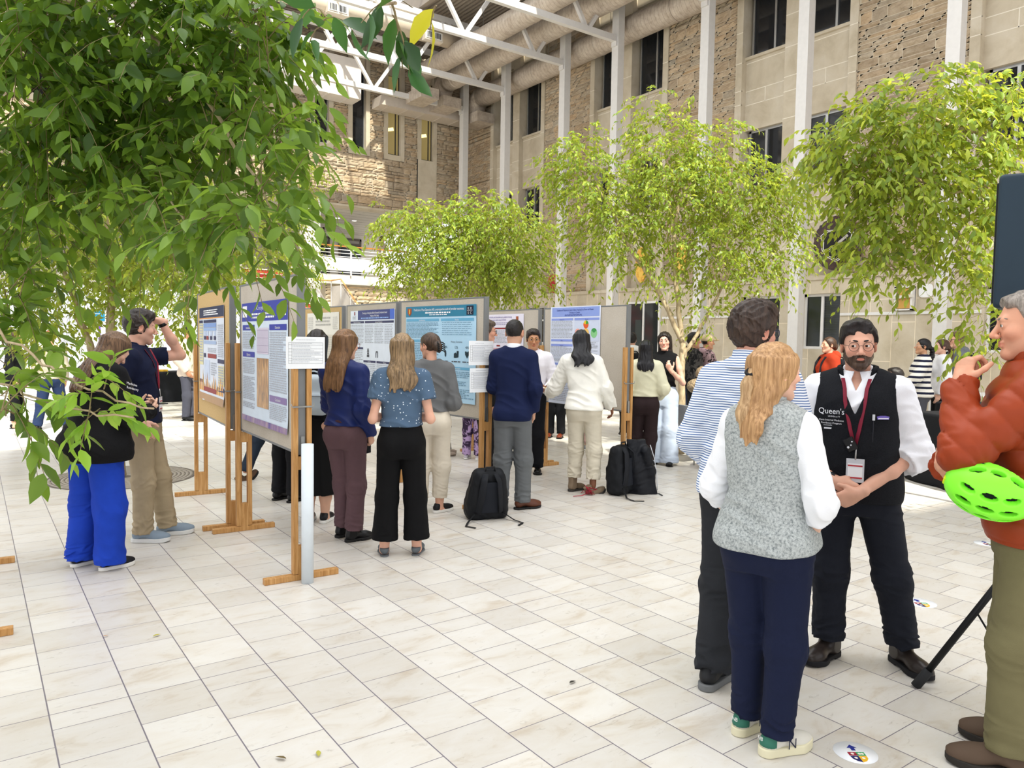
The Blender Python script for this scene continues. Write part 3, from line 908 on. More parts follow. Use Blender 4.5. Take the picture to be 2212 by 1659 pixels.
M_STONE = mat_stone('split faced stone', ('9c8a70','b5a289','c8b79e'))
M_MORT = plain('cbbfa8', .95)
M_LIME = mat_limestone()
M_LIMEB = mat_limestone('coursed limestone', brick=((0, PI/2, 0), (0,0,0), 1.35, .495))
M_STEEL = plain('d6d3cf', .5, 0, .4, .02)
M_WHITE = plain('e6e4e0', .5, 0, .3)
M_ALU = plain('b9bab9', .35, .8)
M_DARKGLASS = NT('dark window glass').set((.012,.014,.017,1), .06, 0, .5)
M_DECK = plain('9d9286', .6, .2)
def stonework(rects, org, xd, nd, prot=(.012,.045), course=(.09,.24), wid=(.22,.75), seed=1):
    """split-faced ashlar blocks over rectangles (x0,z0,x1,z1) on the plane org + x*xd + z*Z; one vertex grid per block"""
    r = np.random.default_rng(seed); xd = A(xd, float); nd = A(nd, float); zd = A([0,0,1.])
    V = []; F = []; C = []; n = 0
    for (x0,z0,x1,z1) in rects:
        z = z0
        while z < z1 - .03:
            hh = r.choice([.085,.11,.15,.2,.26], p=[.25,.3,.25,.13,.07]); 
            if z + hh > z1 - .05: hh = z1 - z
            x = x0 - r.random()*.3
            while x < x1:
                w = r.uniform(*wid); a, b = max(x, x0), min(x+w, x1); x += w
                if b - a < .04: continue
                nx, nz_ = max(3, int((b-a)/.09)+2), max(3, int(hh/.05)+2)
                gx = np.linspace(a+.006, b-.006, nx); gz = np.linspace(z+.006, z+hh-.006, nz_)
                X, Z = np.meshgrid(gx, gz, indexing='ij')
                p = r.uniform(*prot) + .012*r.normal(size=X.shape); 
                tilt = r.normal()*.012; p = np.clip(p + tilt*np.linspace(-1,1,nz_)[None,:], .004, .08)
                p[0,:] = p[-1,:] = .0; p[:,0] = p[:,-1] = .0
                Q = org + X.reshape(-1,1)*xd + Z.reshape(-1,1)*zd + p.reshape(-1,1)*nd
                V.append(Q); i = np.arange(nx*nz_).reshape(nx, nz_)
                f = np.stack([i[:-1,:-1], i[1:,:-1], i[1:,1:], i[:-1,1:]], -1).reshape(-1,4) + n
                if np.dot(np.cross(xd, zd), nd) < 0: f = f[:,::-1]
                F.append(f); n += nx*nz_
                k = r.uniform(.84,1.13); wm = r.normal()*.035
                C.append(np.tile([k*(1+wm), k, k*(1-wm*1.2), 1], (nx*nz_, 1)))
            z += hh
    return np.concatenate(V), np.concatenate(F), np.concatenate(C)

def stone_wall(name, base_fn, st, mats, kind='structure', label=None):
    """base boxes + stone blocks as one wall mesh"""
    V, F, C = st
    mb = MB(); base_fn(mb)
    bv = np.concatenate(mb.v); bf = A([f for f in mb.f]); bm = A(mb.m)
    o = mesh_np(name, np.concatenate([bv, V]), np.concatenate([bf, F+len(bv)]), mats, smooth=False, mi=np.concatenate([bm, np.full(len(F), 1)]))
    at = o.data.attributes.new('Tint', 'FLOAT_COLOR', 'POINT')
    at.data.foreach_set('color', np.concatenate([np.ones((len(bv),4)), C]).astype(np.float32).ravel())
    o['kind'] = kind
    return o

# floor -----------------------------------------------------------------
mb = MB(); mb.box((-14,-6,-.25), (22,44,0)); fl = mb.build('floor', mat_floor()); fl['kind'] = 'structure'

# right wall --------------------------------------------------------------
PER = 5.65; Y0 = 24.1
groups = [Y0 - PER*k for k in range(-1, 6)]
def right_base(mb):
    mb.box((WX+.45,-4.2,0), (WX+.75,BY+.4,12.6), m=3)                         # dark core behind the glass
    mb.box((WX-.1,-4.2,0), (WX+.45,BY,2.88-1.29), m=2)                        # plinth up to window sills
    def seg(y0, y1, z0, z1): mb.box((WX-.1,y0,z0), (WX+.45,y1,z1), m=2)
    seg(-4.2, BY, 2.88, 3.25)
    ys = [(-4.2,.3),(1.5,5.3),(6.6,9.62),(10.6,11.2),(12.35,15.1),(16.45,20.4),(21.6,BY)]
    for a, b in ys: seg(a, b, 1.59, 2.88)
    mb.box((WX-.14,-4.2,3.2), (WX+.45,BY,3.30), m=0)                          # drip ledge
    for s in groups:
        # stone panel between groups: mortar plane
        a, b = s-PER, s-3.3; a_, b_ = max(a,-4.2), min(b,BY)
        if b_ > a_: mb.box((WX,a_,3.3), (WX+.45,b_,12.6), m=4)
        for o0, o1 in ((.0,.2),(1.45,1.85),(3.1,3.3)):
            y1, y0 = s-o0, s-o1; y1 = min(y1, BY); y0 = max(y0, -4.2)
            if y1 > y0: mb.box((WX-.04,y0,3.3), (WX+.45,y1,12.6), m=0)
            for z in (8.84,8.14,7.79,7.15,5.45,4.7,4.0,9.6):
                if y1 > y0: mb.box((WX-.043,y0,z), (WX,y1,z+.018), m=5)
        for o0, o1 in ((.2,1.45),(1.85,3.1)):
            y1, y0 = min(s-o0, BY), max(s-o1, -4.2)
            if y1 <= y0: continue
            mb.box((WX+.14,y0,7.15), (WX+.45,y1,8.98), m=0); mb.box((WX+.14,y0,3.3), (WX+.45,y1,5.51), m=0); mb.box((WX+.14,y0,11.6), (WX+.45,y1,12.6), m=0)
            mb.box((WX+.08,y0,8.93), (WX+.45,y1,9.0), m=0); mb.box((WX+.08,y0,5.46), (WX+.45,y1,5.53), m=0)
            for z in (8.84,8.14,7.79,5.2,4.6,4.0): mb.box((WX+.137,y0,z), (WX+.2,y1,z+.018), m=5)
            ym = y0+(y1-y0)*.52; mb.box((WX+.137,ym,7.79), (WX+.2,ym+.018,8.14), m=5)
rects = []
for s in groups:
    a, b = max(s-PER,-4.2), min(s-3.3,BY)
    if b > a: rects.append((a,3.3,b,12.4))
rects.append((Y0, 3.3, BY, 12.4))
def right_base2(mb):
    right_base(mb); mb.box((WX,Y0,3.3), (WX+.45,BY,12.6), m=4)
st = stonework(rects, A([WX,0,0.]), (0,1,0), (-1,0,0), seed=3)
wr_ = stone_wall('wall_right', right_base2, st, [M_LIME, M_STONE, M_LIMEB, plain('15161a',.8), M_MORT, plain('e9e1d0',.9)])

nwin = 0
def window(x, y0, y1, z0, z1, mull=(.5,), trans=None, fr=.05, mat=None, dep=.06):
    """window in the right wall: frame mesh with its panes as children"""
    global nwin; nwin += 1
    mb = MB(); m = mat or M_ALU
    mb.box((x,y0,z0),(x+dep,y0+fr,z1)); mb.box((x,y1-fr,z0),(x+dep,y1,z1)); mb.box((x-.02,y0,z0),(x+dep,y1,z0+fr)); mb.box((x,y0,z1-fr),(x+dep,y1,z1))
    for k in mull:
        yy = y0+(y1-y0)*k; mb.box((x-.01,yy-fr*.55,z0+fr),(x+dep,yy+fr*.55,z1-fr))
    if trans: mb.box((x-.01,y0,trans-fr*.5),(x+dep,y1,trans+fr*.5))
    o = mb.build('window_%d' % nwin, m); o['kind'] = 'structure'
    p = MB(); p.box((x+dep*.5,y0+.01,z0+.01),(x+dep*.5+.012,y1-.01,z1-.01)); p.build('window_pane', M_DARKGLASS, o)
    return o
for s in groups[1:6]:
    for o0, o1 in ((.2,1.45),(1.85,3.1)):
        y1, y0 = s-o0, s-o1
        if y0 < -3: continue
        window(WX+.24, y0, y1-.08, 9.0, 11.6, (.42,))
        if y0 > 1: window(WX+.24, y0, y1-.08, 5.53, 7.15, (.55,), fr=.06)
        mbr = None
window(WX+.02, 5.3, 6.6, 1.59, 2.88, (.5,), mat=M_WHITE)
w = window(WX+.02, 9.62, 10.6, 1.59, 2.88, (.52,), mat=M_WHITE, fr=.06)
mb = MB()
for k in range(22): mb.bar((WX+.035, 9.7, 1.68+k*.055), (WX+.035, 10.08, 1.68+k*.055), .018, .004)
mb.build('blind', plain('4a4f4c', .6), w)
window(WX+.02, 11.2, 12.35, 1.59, 2.88, (.5,), trans=2.46, mat=M_WHITE, fr=.06)
window(WX+.02, 20.4, 21.6, 1.59, 2.88, (.5,), mat=M_WHITE)
# ground-floor shop door with a vertical panel of lettering
mb = MB(); mb.box((WX-.16,15.1,0),(WX,15.16,2.88)); mb.box((WX-.16,16.39,0),(WX,16.45,2.88)); mb.box((WX-.16,15.1,2.82),(WX,16.45,2.88)); mb.box((WX-.16,15.72,0),(WX,15.78,2.82))
dr = mb.build('door_1', M_WHITE); dr['kind'] = 'structure'
mb = MB(); mb.box((WX-.13,15.16,0),(WX-.115,16.39,2.82)); mb.build('door_pane', NT('door glass').set((.02,.024,.026,1), .08), dr)
mb = MB(); mb.box((WX-.141,15.83,.5),(WX-.132,16.08,2.35)); pn = mb.build('door_panel', plain('39413f', .4), dr)
text_mesh('door_lettering', 'Mood', .22, plain('8d9793', .5), pn, frame((WX-.143,16.03,1.25), (0,0,1), (0,1,0)), sx=1.3)
# raceway along the wall
mb = MB()
for a, b in ((-3,5.25),(6.65,9.6),(12.4,15.05),(16.5,25.7)): mb.box((WX-.135,a,2.36),(WX-.1,b,2.42))
tr = mb.build('trim_1', M_WHITE); tr['kind'] = 'structure'

# back wall ----------------------------------------------------------------
bw = [8.49+1.4*k for k in range(-7, 5)]
def back_base(mb):
    xs = -4.0
    mb.box((-4,BY+.3,6.45),(WX,BY+.6,12.6), m=3)
    for x in bw:
        mb.box((xs,BY,6.45),(x-.16,BY+.3,12.6), m=4)
        for a in (x-.16, x+.52): mb.box((a,BY-.035,8.3),(a+.16,BY+.3,12.6), m=0)
        lo = 6.45 if x > 14 else 8.3
        mb.box((x-.16,BY-.03 if x > 14 else BY-.02,lo),(x+.68,BY+.3,8.5), m=0 if x > 14 else 4)
        if x > 14:
            for z in (8.1,7.3,6.9): mb.box((x-.165,BY-.033,z),(x+.685,BY,z+.012), m=4)
            mb.box((x-.165,BY-.036,6.45),(x-.15,BY,8.5), m=3)
        mb.box((x,BY+.1,11.4),(x+.52,BY+.3,12.6), m=4)
        xs = x+.68
    mb.box((xs,BY,6.45),(WX,BY+.3,12.6), m=4)
    mb.box((-4,BY-.03,6.4),(WX,BY+.6,6.47), m=0)
rects = [(-4,6.47,bw[-1]-.16,8.3)]; xs = -4
for x in bw: rects.append((xs,8.3,x-.16,12.4)); xs = x+.68
rects += [(xs,6.47,WX,12.4)]
st = stonework(rects, A([0,BY,0.]), (1,0,0), (0,-1,0), seed=8)
wall_b = stone_wall('wall_back', back_base, st, [M_LIME, M_STONE, M_LIMEB, plain('15161a',.8), M_MORT])
M_LITROOM = NT('lit room glass'); M_LITROOM = M_LITROOM.set(sc('8a7a52'), .1, 0, .5, Emission_Color=sc('9c8a55'), Emission_Strength=.35)
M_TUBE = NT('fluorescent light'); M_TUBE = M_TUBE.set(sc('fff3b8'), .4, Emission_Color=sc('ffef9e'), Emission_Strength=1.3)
for i, x in enumerate(bw):
    if x < 5: continue
    nwin += 1
    mb = MB(); y = BY+.12
    mb.box((x,y,8.5),(x+.03,y+.05,11.4)); mb.box((x+.49,y,8.5),(x+.52,y+.05,11.4)); mb.box((x,y-.02,8.5),(x+.52,y+.05,8.55))
    lit = i >= len(bw)-2
    if lit: mb.box((x+.36,y,8.55),(x+.4,y+.05,11.4))
    o = mb.build('window_%d' % nwin, M_ALU if not lit else plain('4b463d',.5)); o['kind'] = 'structure'
    p = MB(); p.box((x+.02,y+.03,8.52),(x+.5,y+.04,11.38)); p.build('window_pane', M_LITROOM if lit else M_DARKGLASS, o)
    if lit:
        p = MB(); p.box((x+.05,y+.018,9.35),(x+.32,y+.026,9.47), M=Matrix.Translation((x,y,9.4)) @ Matrix.Rotation(-.25,4,'Y') @ Matrix.Translation((-x,-y,-9.4))); p.build('fluorescent_strip', M_TUBE, o)  # bright strip before the pane for the fluorescent light inside the room

# balcony level behind the back wall ----------------------------------------
def S(name, mb, mats, **k): o = mb.build(name, mats, **k); o['kind'] = 'structure'; return o
mb = MB(); mb.box((-4,BY+.6,6.5),(WX,34,6.6))
for k in range(26): mb.box((-4,BY+.7+k*.61,6.494),(WX,BY+.712+k*.61,6.5), m=1)
S('ceiling', mb, [plain('cfc8ba',.9), plain('a9a294',.9)])
mb = MB(); mb.box((-4,33.2,3.95),(WX,33.5,6.5)); S('wall_balcony', mb, plain('cfc8ba',.85))
mb = MB(); mb.box((9.2,BY-.15,3.6),(WX,34,3.95)); mb.box((-4,28.5,3.6),(9.2,34,3.95)); S('floor_balcony', mb, plain('e4dfd6',.7))
for i, (x, y) in enumerate(((12.1,29),(12.9,29.2),(11.5,28.4),(13.4,31.2),(14.6,30),(10.8,27.4))):
    r = MB(); r.lathe([(.11,0),(.11,-.012),(.09,-.012)], 20, (x,y,6.494))
    o = r.build('recessed_ceiling_light', M_WHITE); 
    q = MB(); q.lathe([(.088,0),(.088,-.004)], 20, (x,y,6.482)); q.build('light_diffuser', NT('downlight').set(sc('fff6e0'), .4, Emission_Color=sc('fff3d8'), Emission_Strength=6), o)
    tag(o, ['round recessed downlight in the balcony ceiling, lowest of the middle row','round recessed downlight in balcony ceiling nearest the tree crown','round recessed downlight in balcony ceiling beside the white pillar','round recessed downlight farthest back above the balcony doors','round recessed downlight hidden behind the tree crown, balcony ceiling','round recessed downlight at the front edge of the balcony ceiling'][i], 'ceiling light', 'balcony downlights')
def balcony_door(x, n, lab):
    mb = MB(); y = 33.12
    mb.box((x-.55,y,3.95),(x-.48,y+.08,6.3)); mb.box((x+.48,y,3.95),(x+.55,y+.08,6.3)); mb.box((x-.48,y,5.98),(x+.48,y+.08,6.06)); mb.box((x-.55,y,6.2),(x+.55,y+.08,6.3))
    o = S('door_%d' % n, mb, plain('5b534a',.6))
    p = MB(); p.box((x-.48,y+.03,3.95),(x+.48,y+.05,5.98)); p.build('door_pane', plain('23282c',.12), o)
    p = MB(); p.box((x-.48,y+.03,6.06),(x+.48,y+.05,6.2)); p.build('transom', plain('8f8a80',.3), o)
balcony_door(14.45, 2, ''); balcony_door(12.9, 3, '')
# exit sign
r = MB(); r.box((11.85,29.9,5.98),(11.91,30.25,6.2)); o = r.build('exit_sign', plain('1c1a19',.5)); tag(o, 'small black framed exit sign hanging under the balcony ceiling', 'exit sign')
q = MB(); q.box((11.84,29.93,6.0),(11.85,30.22,6.18)); q.build('sign_face', plain('d9a08c',.4), o)
text_mesh('sign_lettering', 'EXIT', .13, plain('b3261c',.4), o, frame((11.838,30.2,6.03),(0,-1,0),(0,0,1)))
# balcony railing
rt = empty('balcony_railing', (9.95,BY-.2,3.95), 0, 'white balcony railing with orange wooden handrail under the stone wall', 'railing')
y = 0
L = 6.2
mb = MB(); mb.bar((0,y,.99),(L,y,.99),.07,.045); mb.build('handrail', plain('c98a45',.45), rt)
for z in (.62,.74,.86):
    mb = MB(); mb.tube([(0,y,z),(L,y,z)], .015, 8); mb.build('rail', M_WHITE, rt)
for i in range(6):
    mb = MB(); mb.box((i*1.22-.025,y-.025,-.05),(i*1.22+.025,y+.025,.97)); mb.build('post', M_WHITE, rt)
mb = MB(); mb.box((0,y-.01,.12),(L,y+.01,.58)); mb.build('infill_panel', plain('e9e7ea',.35), rt)
mb = MB(); mb.tube([(0,y,.06),(L,y,.06)], .015, 8); mb.build('rail', M_WHITE, rt)
# wall below the balcony (stone) and white pillar
st = stonework([(10.3,0,WX,3.55)], A([0,BY+.02,0.]), (1,0,0), (0,-1,0), prot=(.02,.06), wid=(.4,1.1), seed=21)
stone_wall('wall_lower', lambda m: m.box((10.3,BY+.02,0),(WX,BY+.5,3.6), m=4), st, [M_LIME, mat_stone('pale rough stone', ('cbb797','dbcaae','e6d8c0')), M_LIMEB, M_LIME, M_MORT])
mb = MB(); mb.box((9.3,25.1,0),(9.85,25.65,6.45)); o = mb.build('square_pillar', plain('ece9e4',.6), bevel=.01); tag(o, 'tall square white pillar at the left end of the balcony', 'pillar')

# stairs --------------------------------------------------------------------
rt = empty('staircase', (8.2,20,0), 0, 'staircase with red risers climbing to the balcony behind the display boards', 'staircase')
n = 24; dz = 3.95/n; dy = .245
mb = MB(); ms = MB()
for i in range(n):
    yy = i*dy; z = (i+1)*dz
    mb.box((-.8,yy,z-dz),(.85,yy+.02,z-.035))
    ms.box((-.8,yy-.03,z-.035),(.85,yy+dy,z))
mb.build('risers', plain('b3202c',.5), rt); ms.build('treads', plain('d7cfc4',.6), rt)
for g, nm in ((.88,'stringer'),(-.88,'stringer')):
    mb = MB(); mb.prism([(0,-.05),(.3,-.05),(n*dy,3.5),(n*dy,4.15),(-.1,.3)], -.025, .025, Matrix.Translation((g,0,0)) @ Matrix(((0,0,1,0),(1,0,0,0),(0,1,0,0),(0,0,0,1)))); mb.build(nm, plain('c9c3bb',.5), rt)
    mb = MB(); mb.tube([(g,-.3,.9),(g,0,.98),(g,n*dy,4.93)], .022, 8); mb.build('handrail', plain('e3dcd4',.4), rt)
    for k in range(0, 7):
        p = MB(); yy = k*.9+.2; p.tube([(g,yy,yy*.672+.05),(g,yy,yy*.672+.95)], .014, 6); p.build('baluster', M_WHITE, rt)
rt = empty('stair_landing', (9.8,24,0), 0, 'pale landing guard wall with sloping handrail right of the red stairs', 'landing')
mb = MB(); mb.box((-.25,.2,0),(.45,1.1,2.72)); mb.build('platform', plain('d2ccc3',.6), rt)
mb = MB(); mb.prism([(.2,0),(1.1,0),(1.1,3.45),(.2,3.45),(-1.2,2.55),(-1.2,0)], -.03, .03, Matrix.Translation((.45,0,0)) @ Matrix(((0,0,1,0),(1,0,0,0),(0,1,0,0),(0,0,0,1)))); mb.build('guard_panel', plain('cfc8c0',.5), rt)
mb = MB(); mb.tube([(-.3,1.1,3.66),(.42,1.1,3.66),(.42,.2,3.66),(.42,-1.4,2.62)], .025, 8); mb.build('handrail', plain('d9a568',.4), rt)
for (x,y_,z) in ((.42,.2,3.66),(.42,-.6,3.14),(-.1,1.1,3.66),(.42,1.05,3.66)):
    p = MB(); p.tube([(x,y_,2.4),(x,y_,z)], .014, 6); p.build('baluster', M_WHITE, rt)

# roof: trusses, columns, deck, skylight -------------------------------------
CY = [24.3, 21.6, 18.43, 16.08, 12.85, 10.08, 6.92, 4.0]
ordn = ['nearest the back corner','second from the back corner','third from the back corner','fourth from the back corner','fifth from the back corner','sixth from the back corner','nearest behind the striped sweater walkers','just outside the frame']
for i, y in enumerate(CY[:7]):
    o = empty('steel_column', (15.1,y,0), 0, 'tall white steel column along the right wall, ' + ordn[i], 'column', 'steel columns along the right wall')
    mb = MB(); mb.box((-.12,-.13,.02),(.12,.13,12.2)); mb.build('shaft', M_STEEL, o, bevel=.008)
    mb = MB(); mb.box((-.2,-.2,0),(.2,.2,.02)); mb.build('base_plate', M_STEEL, o)
    mb = MB(); mb.box((-.17,-.1,10.02),(-.12,.1,10.15)); mb.build('bracket', M_STEEL, o)
for i, y in enumerate(CY[:6]):
    o = empty('roof_truss', (14.98,y,10.15), 0, 'white steel roof truss spanning to the column ' + ordn[i], 'truss', 'roof trusses')
    mb = MB(); mb.box((-19,-.07,0),(0,.07,.17)); mb.build('bottom_chord', M_STEEL, o)
    mb = MB(); mb.box((-19,-.07,1.72),(0,.07,1.9)); mb.build('top_chord', M_STEEL, o)
    x = -1.05
    while x > -17:
        for g in (1,-1):
            mb = MB(); mb.bar((x+g*.06,0,.15),(x+g*1.15,0,1.74),.1,.1,(0,1,0)); mb.build('diagonal', M_STEEL, o)
        x -= 2.5
mb = MB()
mb.box((11.9,-4,12.3),(WX,BY,12.4), m=0)
for k in range(28): mb.box((12.0+k*.15,-4,12.24),(12.07+k*.15,BY,12.3), m=0)
mb.box((-14,BY-1.9,12.3),(11.9,BY+.6,12.4)); 
for k in range(9): mb.box((-14,BY-1.85+k*.2,12.24),(11.9,BY-1.75+k*.2,12.3), m=0)
mb.box((11.75,-4,12.15),(11.9,BY,12.75)); 
S('ceiling_deck', mb, [M_DECK])
# duct bulkheads along the back wall
mb = MB(); mb.box((-2,24.85,9.97),(11.22,BY-.12,11.3))
for k in range(18): mb.box((-1.5+k*.72,24.83,9.945),(-1.47+k*.72,BY-.12,9.975))
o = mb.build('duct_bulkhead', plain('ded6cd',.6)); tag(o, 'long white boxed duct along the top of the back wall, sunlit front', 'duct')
mb = MB(); mb.box((12.0,24.85,9.97),(WX-.14,BY-.12,10.30))
for k in range(6): mb.box((12.3+k*.72,24.83,9.945),(12.33+k*.72,BY-.12,9.975))
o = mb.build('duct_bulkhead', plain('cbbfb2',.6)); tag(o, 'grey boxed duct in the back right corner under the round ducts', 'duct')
def mat_duct():
    t = NT('spiral duct'); v = t.coords(); n = t.noise(v, 6, 6, .7)
    sp = t.new('ShaderNodeSeparateXYZ'); t.lk(v, sp.inputs[0])
    l = t.math('LESS_THAN', t.math('FRACT', t.math('MULTIPLY', sp.outputs['Y'], 7.5)), .09)
    c = t.ramp(n, [(.3, sc('a9998a')), (.5, sc('c2b5a6')), (.7, sc('d3c8ba'))]); c = t.mix(t.math('MULTIPLY', l, .5), c, sc('857667'))
    t.bump(l, .4, .01)
    return t.set(c, .5, .15, .4)
M_DUCT = mat_duct()
for nm, X, Z, R, Ye in (('upper left round duct under the deck, branching left to the small duct',13.1,11.0,.325,23.6),('middle round spiral duct along the tops of the columns',14.3,11.04,.36,24.1),('lower round spiral duct running between the columns and stone wall',15.7,10.73,.363,24.0)):
    o = empty('air_duct', (X,0,Z), 0, nm, 'duct')
    prof = []
    mb = MB(); mb.tube([(0,-3,0)] + [(0,y,0) for y in np.arange(0,Ye,3)] + [(0,Ye,0)], R, 32); mb.build('duct_run', M_DUCT, o)
    for y in np.arange(2.2, Ye-.5, 3.05):
        b = MB(); b.tube([(0,y,0),(0,y+.05,0)], R+.012, 32); b.build('band', M_DUCT, o)
        h = MB(); h.tube([(R+.01,y+.02,0),(R+.01,y+.02,12.25-Z)], .008, 6); h.build('hanger_rod', M_ALU, o)
    mb = MB(); mb.tube([(0,Ye-.02,0)] + [(0,Ye+.45*math.sin(a),-.45+.45*math.cos(a)) for a in np.linspace(0,PI/2,7)] + [(0,Ye+.45,-.7)], R, 24); mb.build('elbow', M_DUCT, o)
    mb = MB(); mb.box((-R-.02,Ye-.28,-.98),(R+.02,Ye+.85,-.62)); mb.build('boot', M_DUCT, o)
o = empty('air_duct', (13.1,21.65,11.4), 0, 'small pale cross duct with square grilles in front of the skylight', 'duct')
mb = MB(); mb.tube([(-11,0,0),(0,0,0)], .26, 24); mb.build('duct_run', plain('e0d2bd',.5), o)
for x in (-1.0,-4.2,-7.4):
    mb = MB(); mb.box((x-.32,-.34,-.3),(x+.32,-.12,-.02)); g = mb.build('grille_box', plain('d8cdbd',.5), o)
    for k in (0,1):
        q = MB(); q.box((x-.28+k*.29,-.36,-.25),(x-.02+k*.29,-.335,-.03)); f = q.build('grille', M_WHITE, g)
        q = MB()
        for j in range(5): q.box((x-.255+k*.29+j*.043,-.368,-.225),(x-.232+k*.29+j*.043,-.358,-.055))
        q.build('grille_slots', plain('1a1816',.8), g)
o = empty('hanging_lamp', (11.0,22,10.35), 0, 'white cylindrical lamp hanging below the cross duct', 'lamp')
mb = MB(); mb.lathe([(.0,.0),(.2,0),(.21,.03),(.21,.92),(.0,.94)], 28); mb.build('lamp_shade', M_WHITE, o)
mb = MB(); mb.tube([(0,0,.93),(0,0,1.9)], .012, 6); mb.build('rod', M_ALU, o)
# skylight
o = empty('skylight', (0,0,12.55), 0, 'white framed glass skylight over the middle of the atrium', 'skylight')
mb = MB()
for x in np.arange(-13,11.9,1.55): mb.box((x-.03,-3.2,-.02),(x+.03,23.8,.06))
for y in np.arange(-3,23.9,2.7): mb.box((-13.5,y-.04,-.04),(11.8,y+.04,.08))
mb.build('glazing_bars', M_WHITE, o)
tg = NT('skylight glass'); tr_ = tg.new('ShaderNodeBsdfTransparent'); tr_.inputs[0].default_value = (.93,.95,.97,1); gl = tg.new('ShaderNodeBsdfGlossy'); gl.inputs['Roughness'].default_value = .05
mx = tg.new('ShaderNodeMixShader'); mx.inputs[0].default_value = .06; tg.lk(tr_.outputs[0], mx.inputs[1]); tg.lk(gl.outputs[0], mx.inputs[2]); tg.lk(mx.outputs[0], tg.out.inputs['Surface'])
mb = MB(); mb.box((-13.5,-3.2,.06),(11.8,23.8,.075)); mb.build('glazing', tg.mat, o)

# things on the right wall ----------------------------------------------------
def slab(name, label, cat, c, ry, rz_, mat, seed, th=.06):
    r = np.random.default_rng(seed); n = 72; pts = []
    ph = r.random(6)*6
    for i in range(n):
        t = 2*PI*i/n; k = 1 + sum(.035/(j+1)*math.sin((j+2)*t+ph[j]) for j in range(5)) + .012*r.normal()
        pts.append((ry*k*math.cos(t), rz_*k*math.sin(t)))
    M = Matrix(((0,0,-1,0),(1,0,0,0),(0,1,0,0),(0,0,0,1)))
    rt = empty(name, c, 0, label, cat)
    mb = MB(); mb.prism(pts, 0, th, M); mb.build('wood_slab', mat, rt)
    return rt
t = NT('dark burl wood'); v = t.coords(); n_ = t.noise(v, 5, 6, .6, 1.5); M_BURL = t.set(t.ramp(n_, [(.3, sc('241512')), (.55, sc('3d231c')), (.75, sc('6a3c2c'))]), .35)
rt = slab('wall_plaque', 'dark brown wood slab with white outlined shield on the right wall', 'plaque', (WX-.11,9.72,4.0), .6, .6, M_BURL, 4)
def shield(k, w):
    P = [(-.40,.20),(-.24,.31),(-.09,.30),(0,.36),(.09,.30),(.24,.31),(.40,.20),(.36,.05),(.36,-.12),(.25,-.28),(0,-.42),(-.25,-.28),(-.36,-.12),(-.36,.05)]
    return [(-.063-w, a*k, b*k) for a, b in P + P[:1]]
mb = MB(); mb.prism([(b,c) for a,b,c in shield(.98,0)[:-1]], 0, .004, Matrix(((0,0,-1,-.061),(1,0,0,0),(0,1,0,0),(0,0,0,1)))); mb.build('shield_panel', plain('1b1718',.4), rt)
for k in (1.0,.9):
    mb = MB(); mb.tube(shield(k,.004), .011, 6, cap=False); mb.build('shield_outline', plain('ece8e2',.5), rt)
mb = MB(); mb.bar((-.067,-.26,.16),(-.067,.24,-.2),.004,.06,(0,0,1)); mb.build('shield_band', plain('b8b3ac',.5), rt)
t = NT('spalted yellow wood'); n_ = t.noise(t.coords(), 3.5, 5, .6, 2); M_YEL = t.set(t.ramp(n_, [(.3, sc('d08a3c')), (.5, sc('f0c04e')), (.75, sc('f3cd6a'))]), .4)
slab('wall_plaque', 'yellow wavy edged wood slab on the wall left of the tree trunk', 'plaque', (WX-.11,15.9,3.95), .22, .5, M_YEL, 9)
slab('wall_plaque', 'yellow wood slab on the wall right behind the tree trunk', 'plaque', (WX-.11,14.4,4.05), .2, .42, M_YEL, 14)
slab('wall_plaque', 'red wavy edged slab on the right wall behind the tree crown', 'plaque', (WX-.11,20.0,3.62), .3, .3, plain('a8232f',.5), 17)
rt = empty('wall_lamp', (WX-.1,8.12,2.44), 0, 'square wall lamp with amber panel above the white raceway', 'lamp')
mb = MB(); mb.box((-.16,-.19,0),(-.02,-.15,.5)); mb.box((-.16,.15,0),(-.02,.19,.5)); mb.box((-.16,-.19,.47),(-.02,.19,.51)); mb.box((-.16,-.19,0),(-.02,.19,.03)); mb.box((-.04,-.19,0),(0,.19,.5)); mb.build('lamp_frame', M_WHITE, rt)
mb = MB(); mb.box((-.13,-.14,.04),(-.11,.14,.46)); mb.build('amber_panel', plain('c99a4e',.35), rt)
mb = MB(); mb.bar((-.19,-.24,.3),(-.17,.24,.27),.03,.06); mb.build('cross_band', plain('d9d3c6',.3), rt)
rt = empty('wireless_access_point', (WX-.1,7.72,2.84), 0, 'white rounded square access point on the wall beside the column', 'access point')
mb = MB(); pts = [(.14*math.copysign(abs(math.cos(a))**.5, math.cos(a)), .14*math.copysign(abs(math.sin(a))**.5, math.sin(a))) for a in np.linspace(0,2*PI,40)[:-1]]
mb.prism(pts, 0, .05, Matrix(((0,0,-1,0),(1,0,0,0),(0,1,0,0),(0,0,0,1)))); mb.build('housing', plain('f0efed',.35), rt, bevel=.012)
mb = MB(); mb.box((-.053,-.02,-.005),(-.05,.02,.005)); mb.build('emblem', plain('b9b9b9',.4), rt)
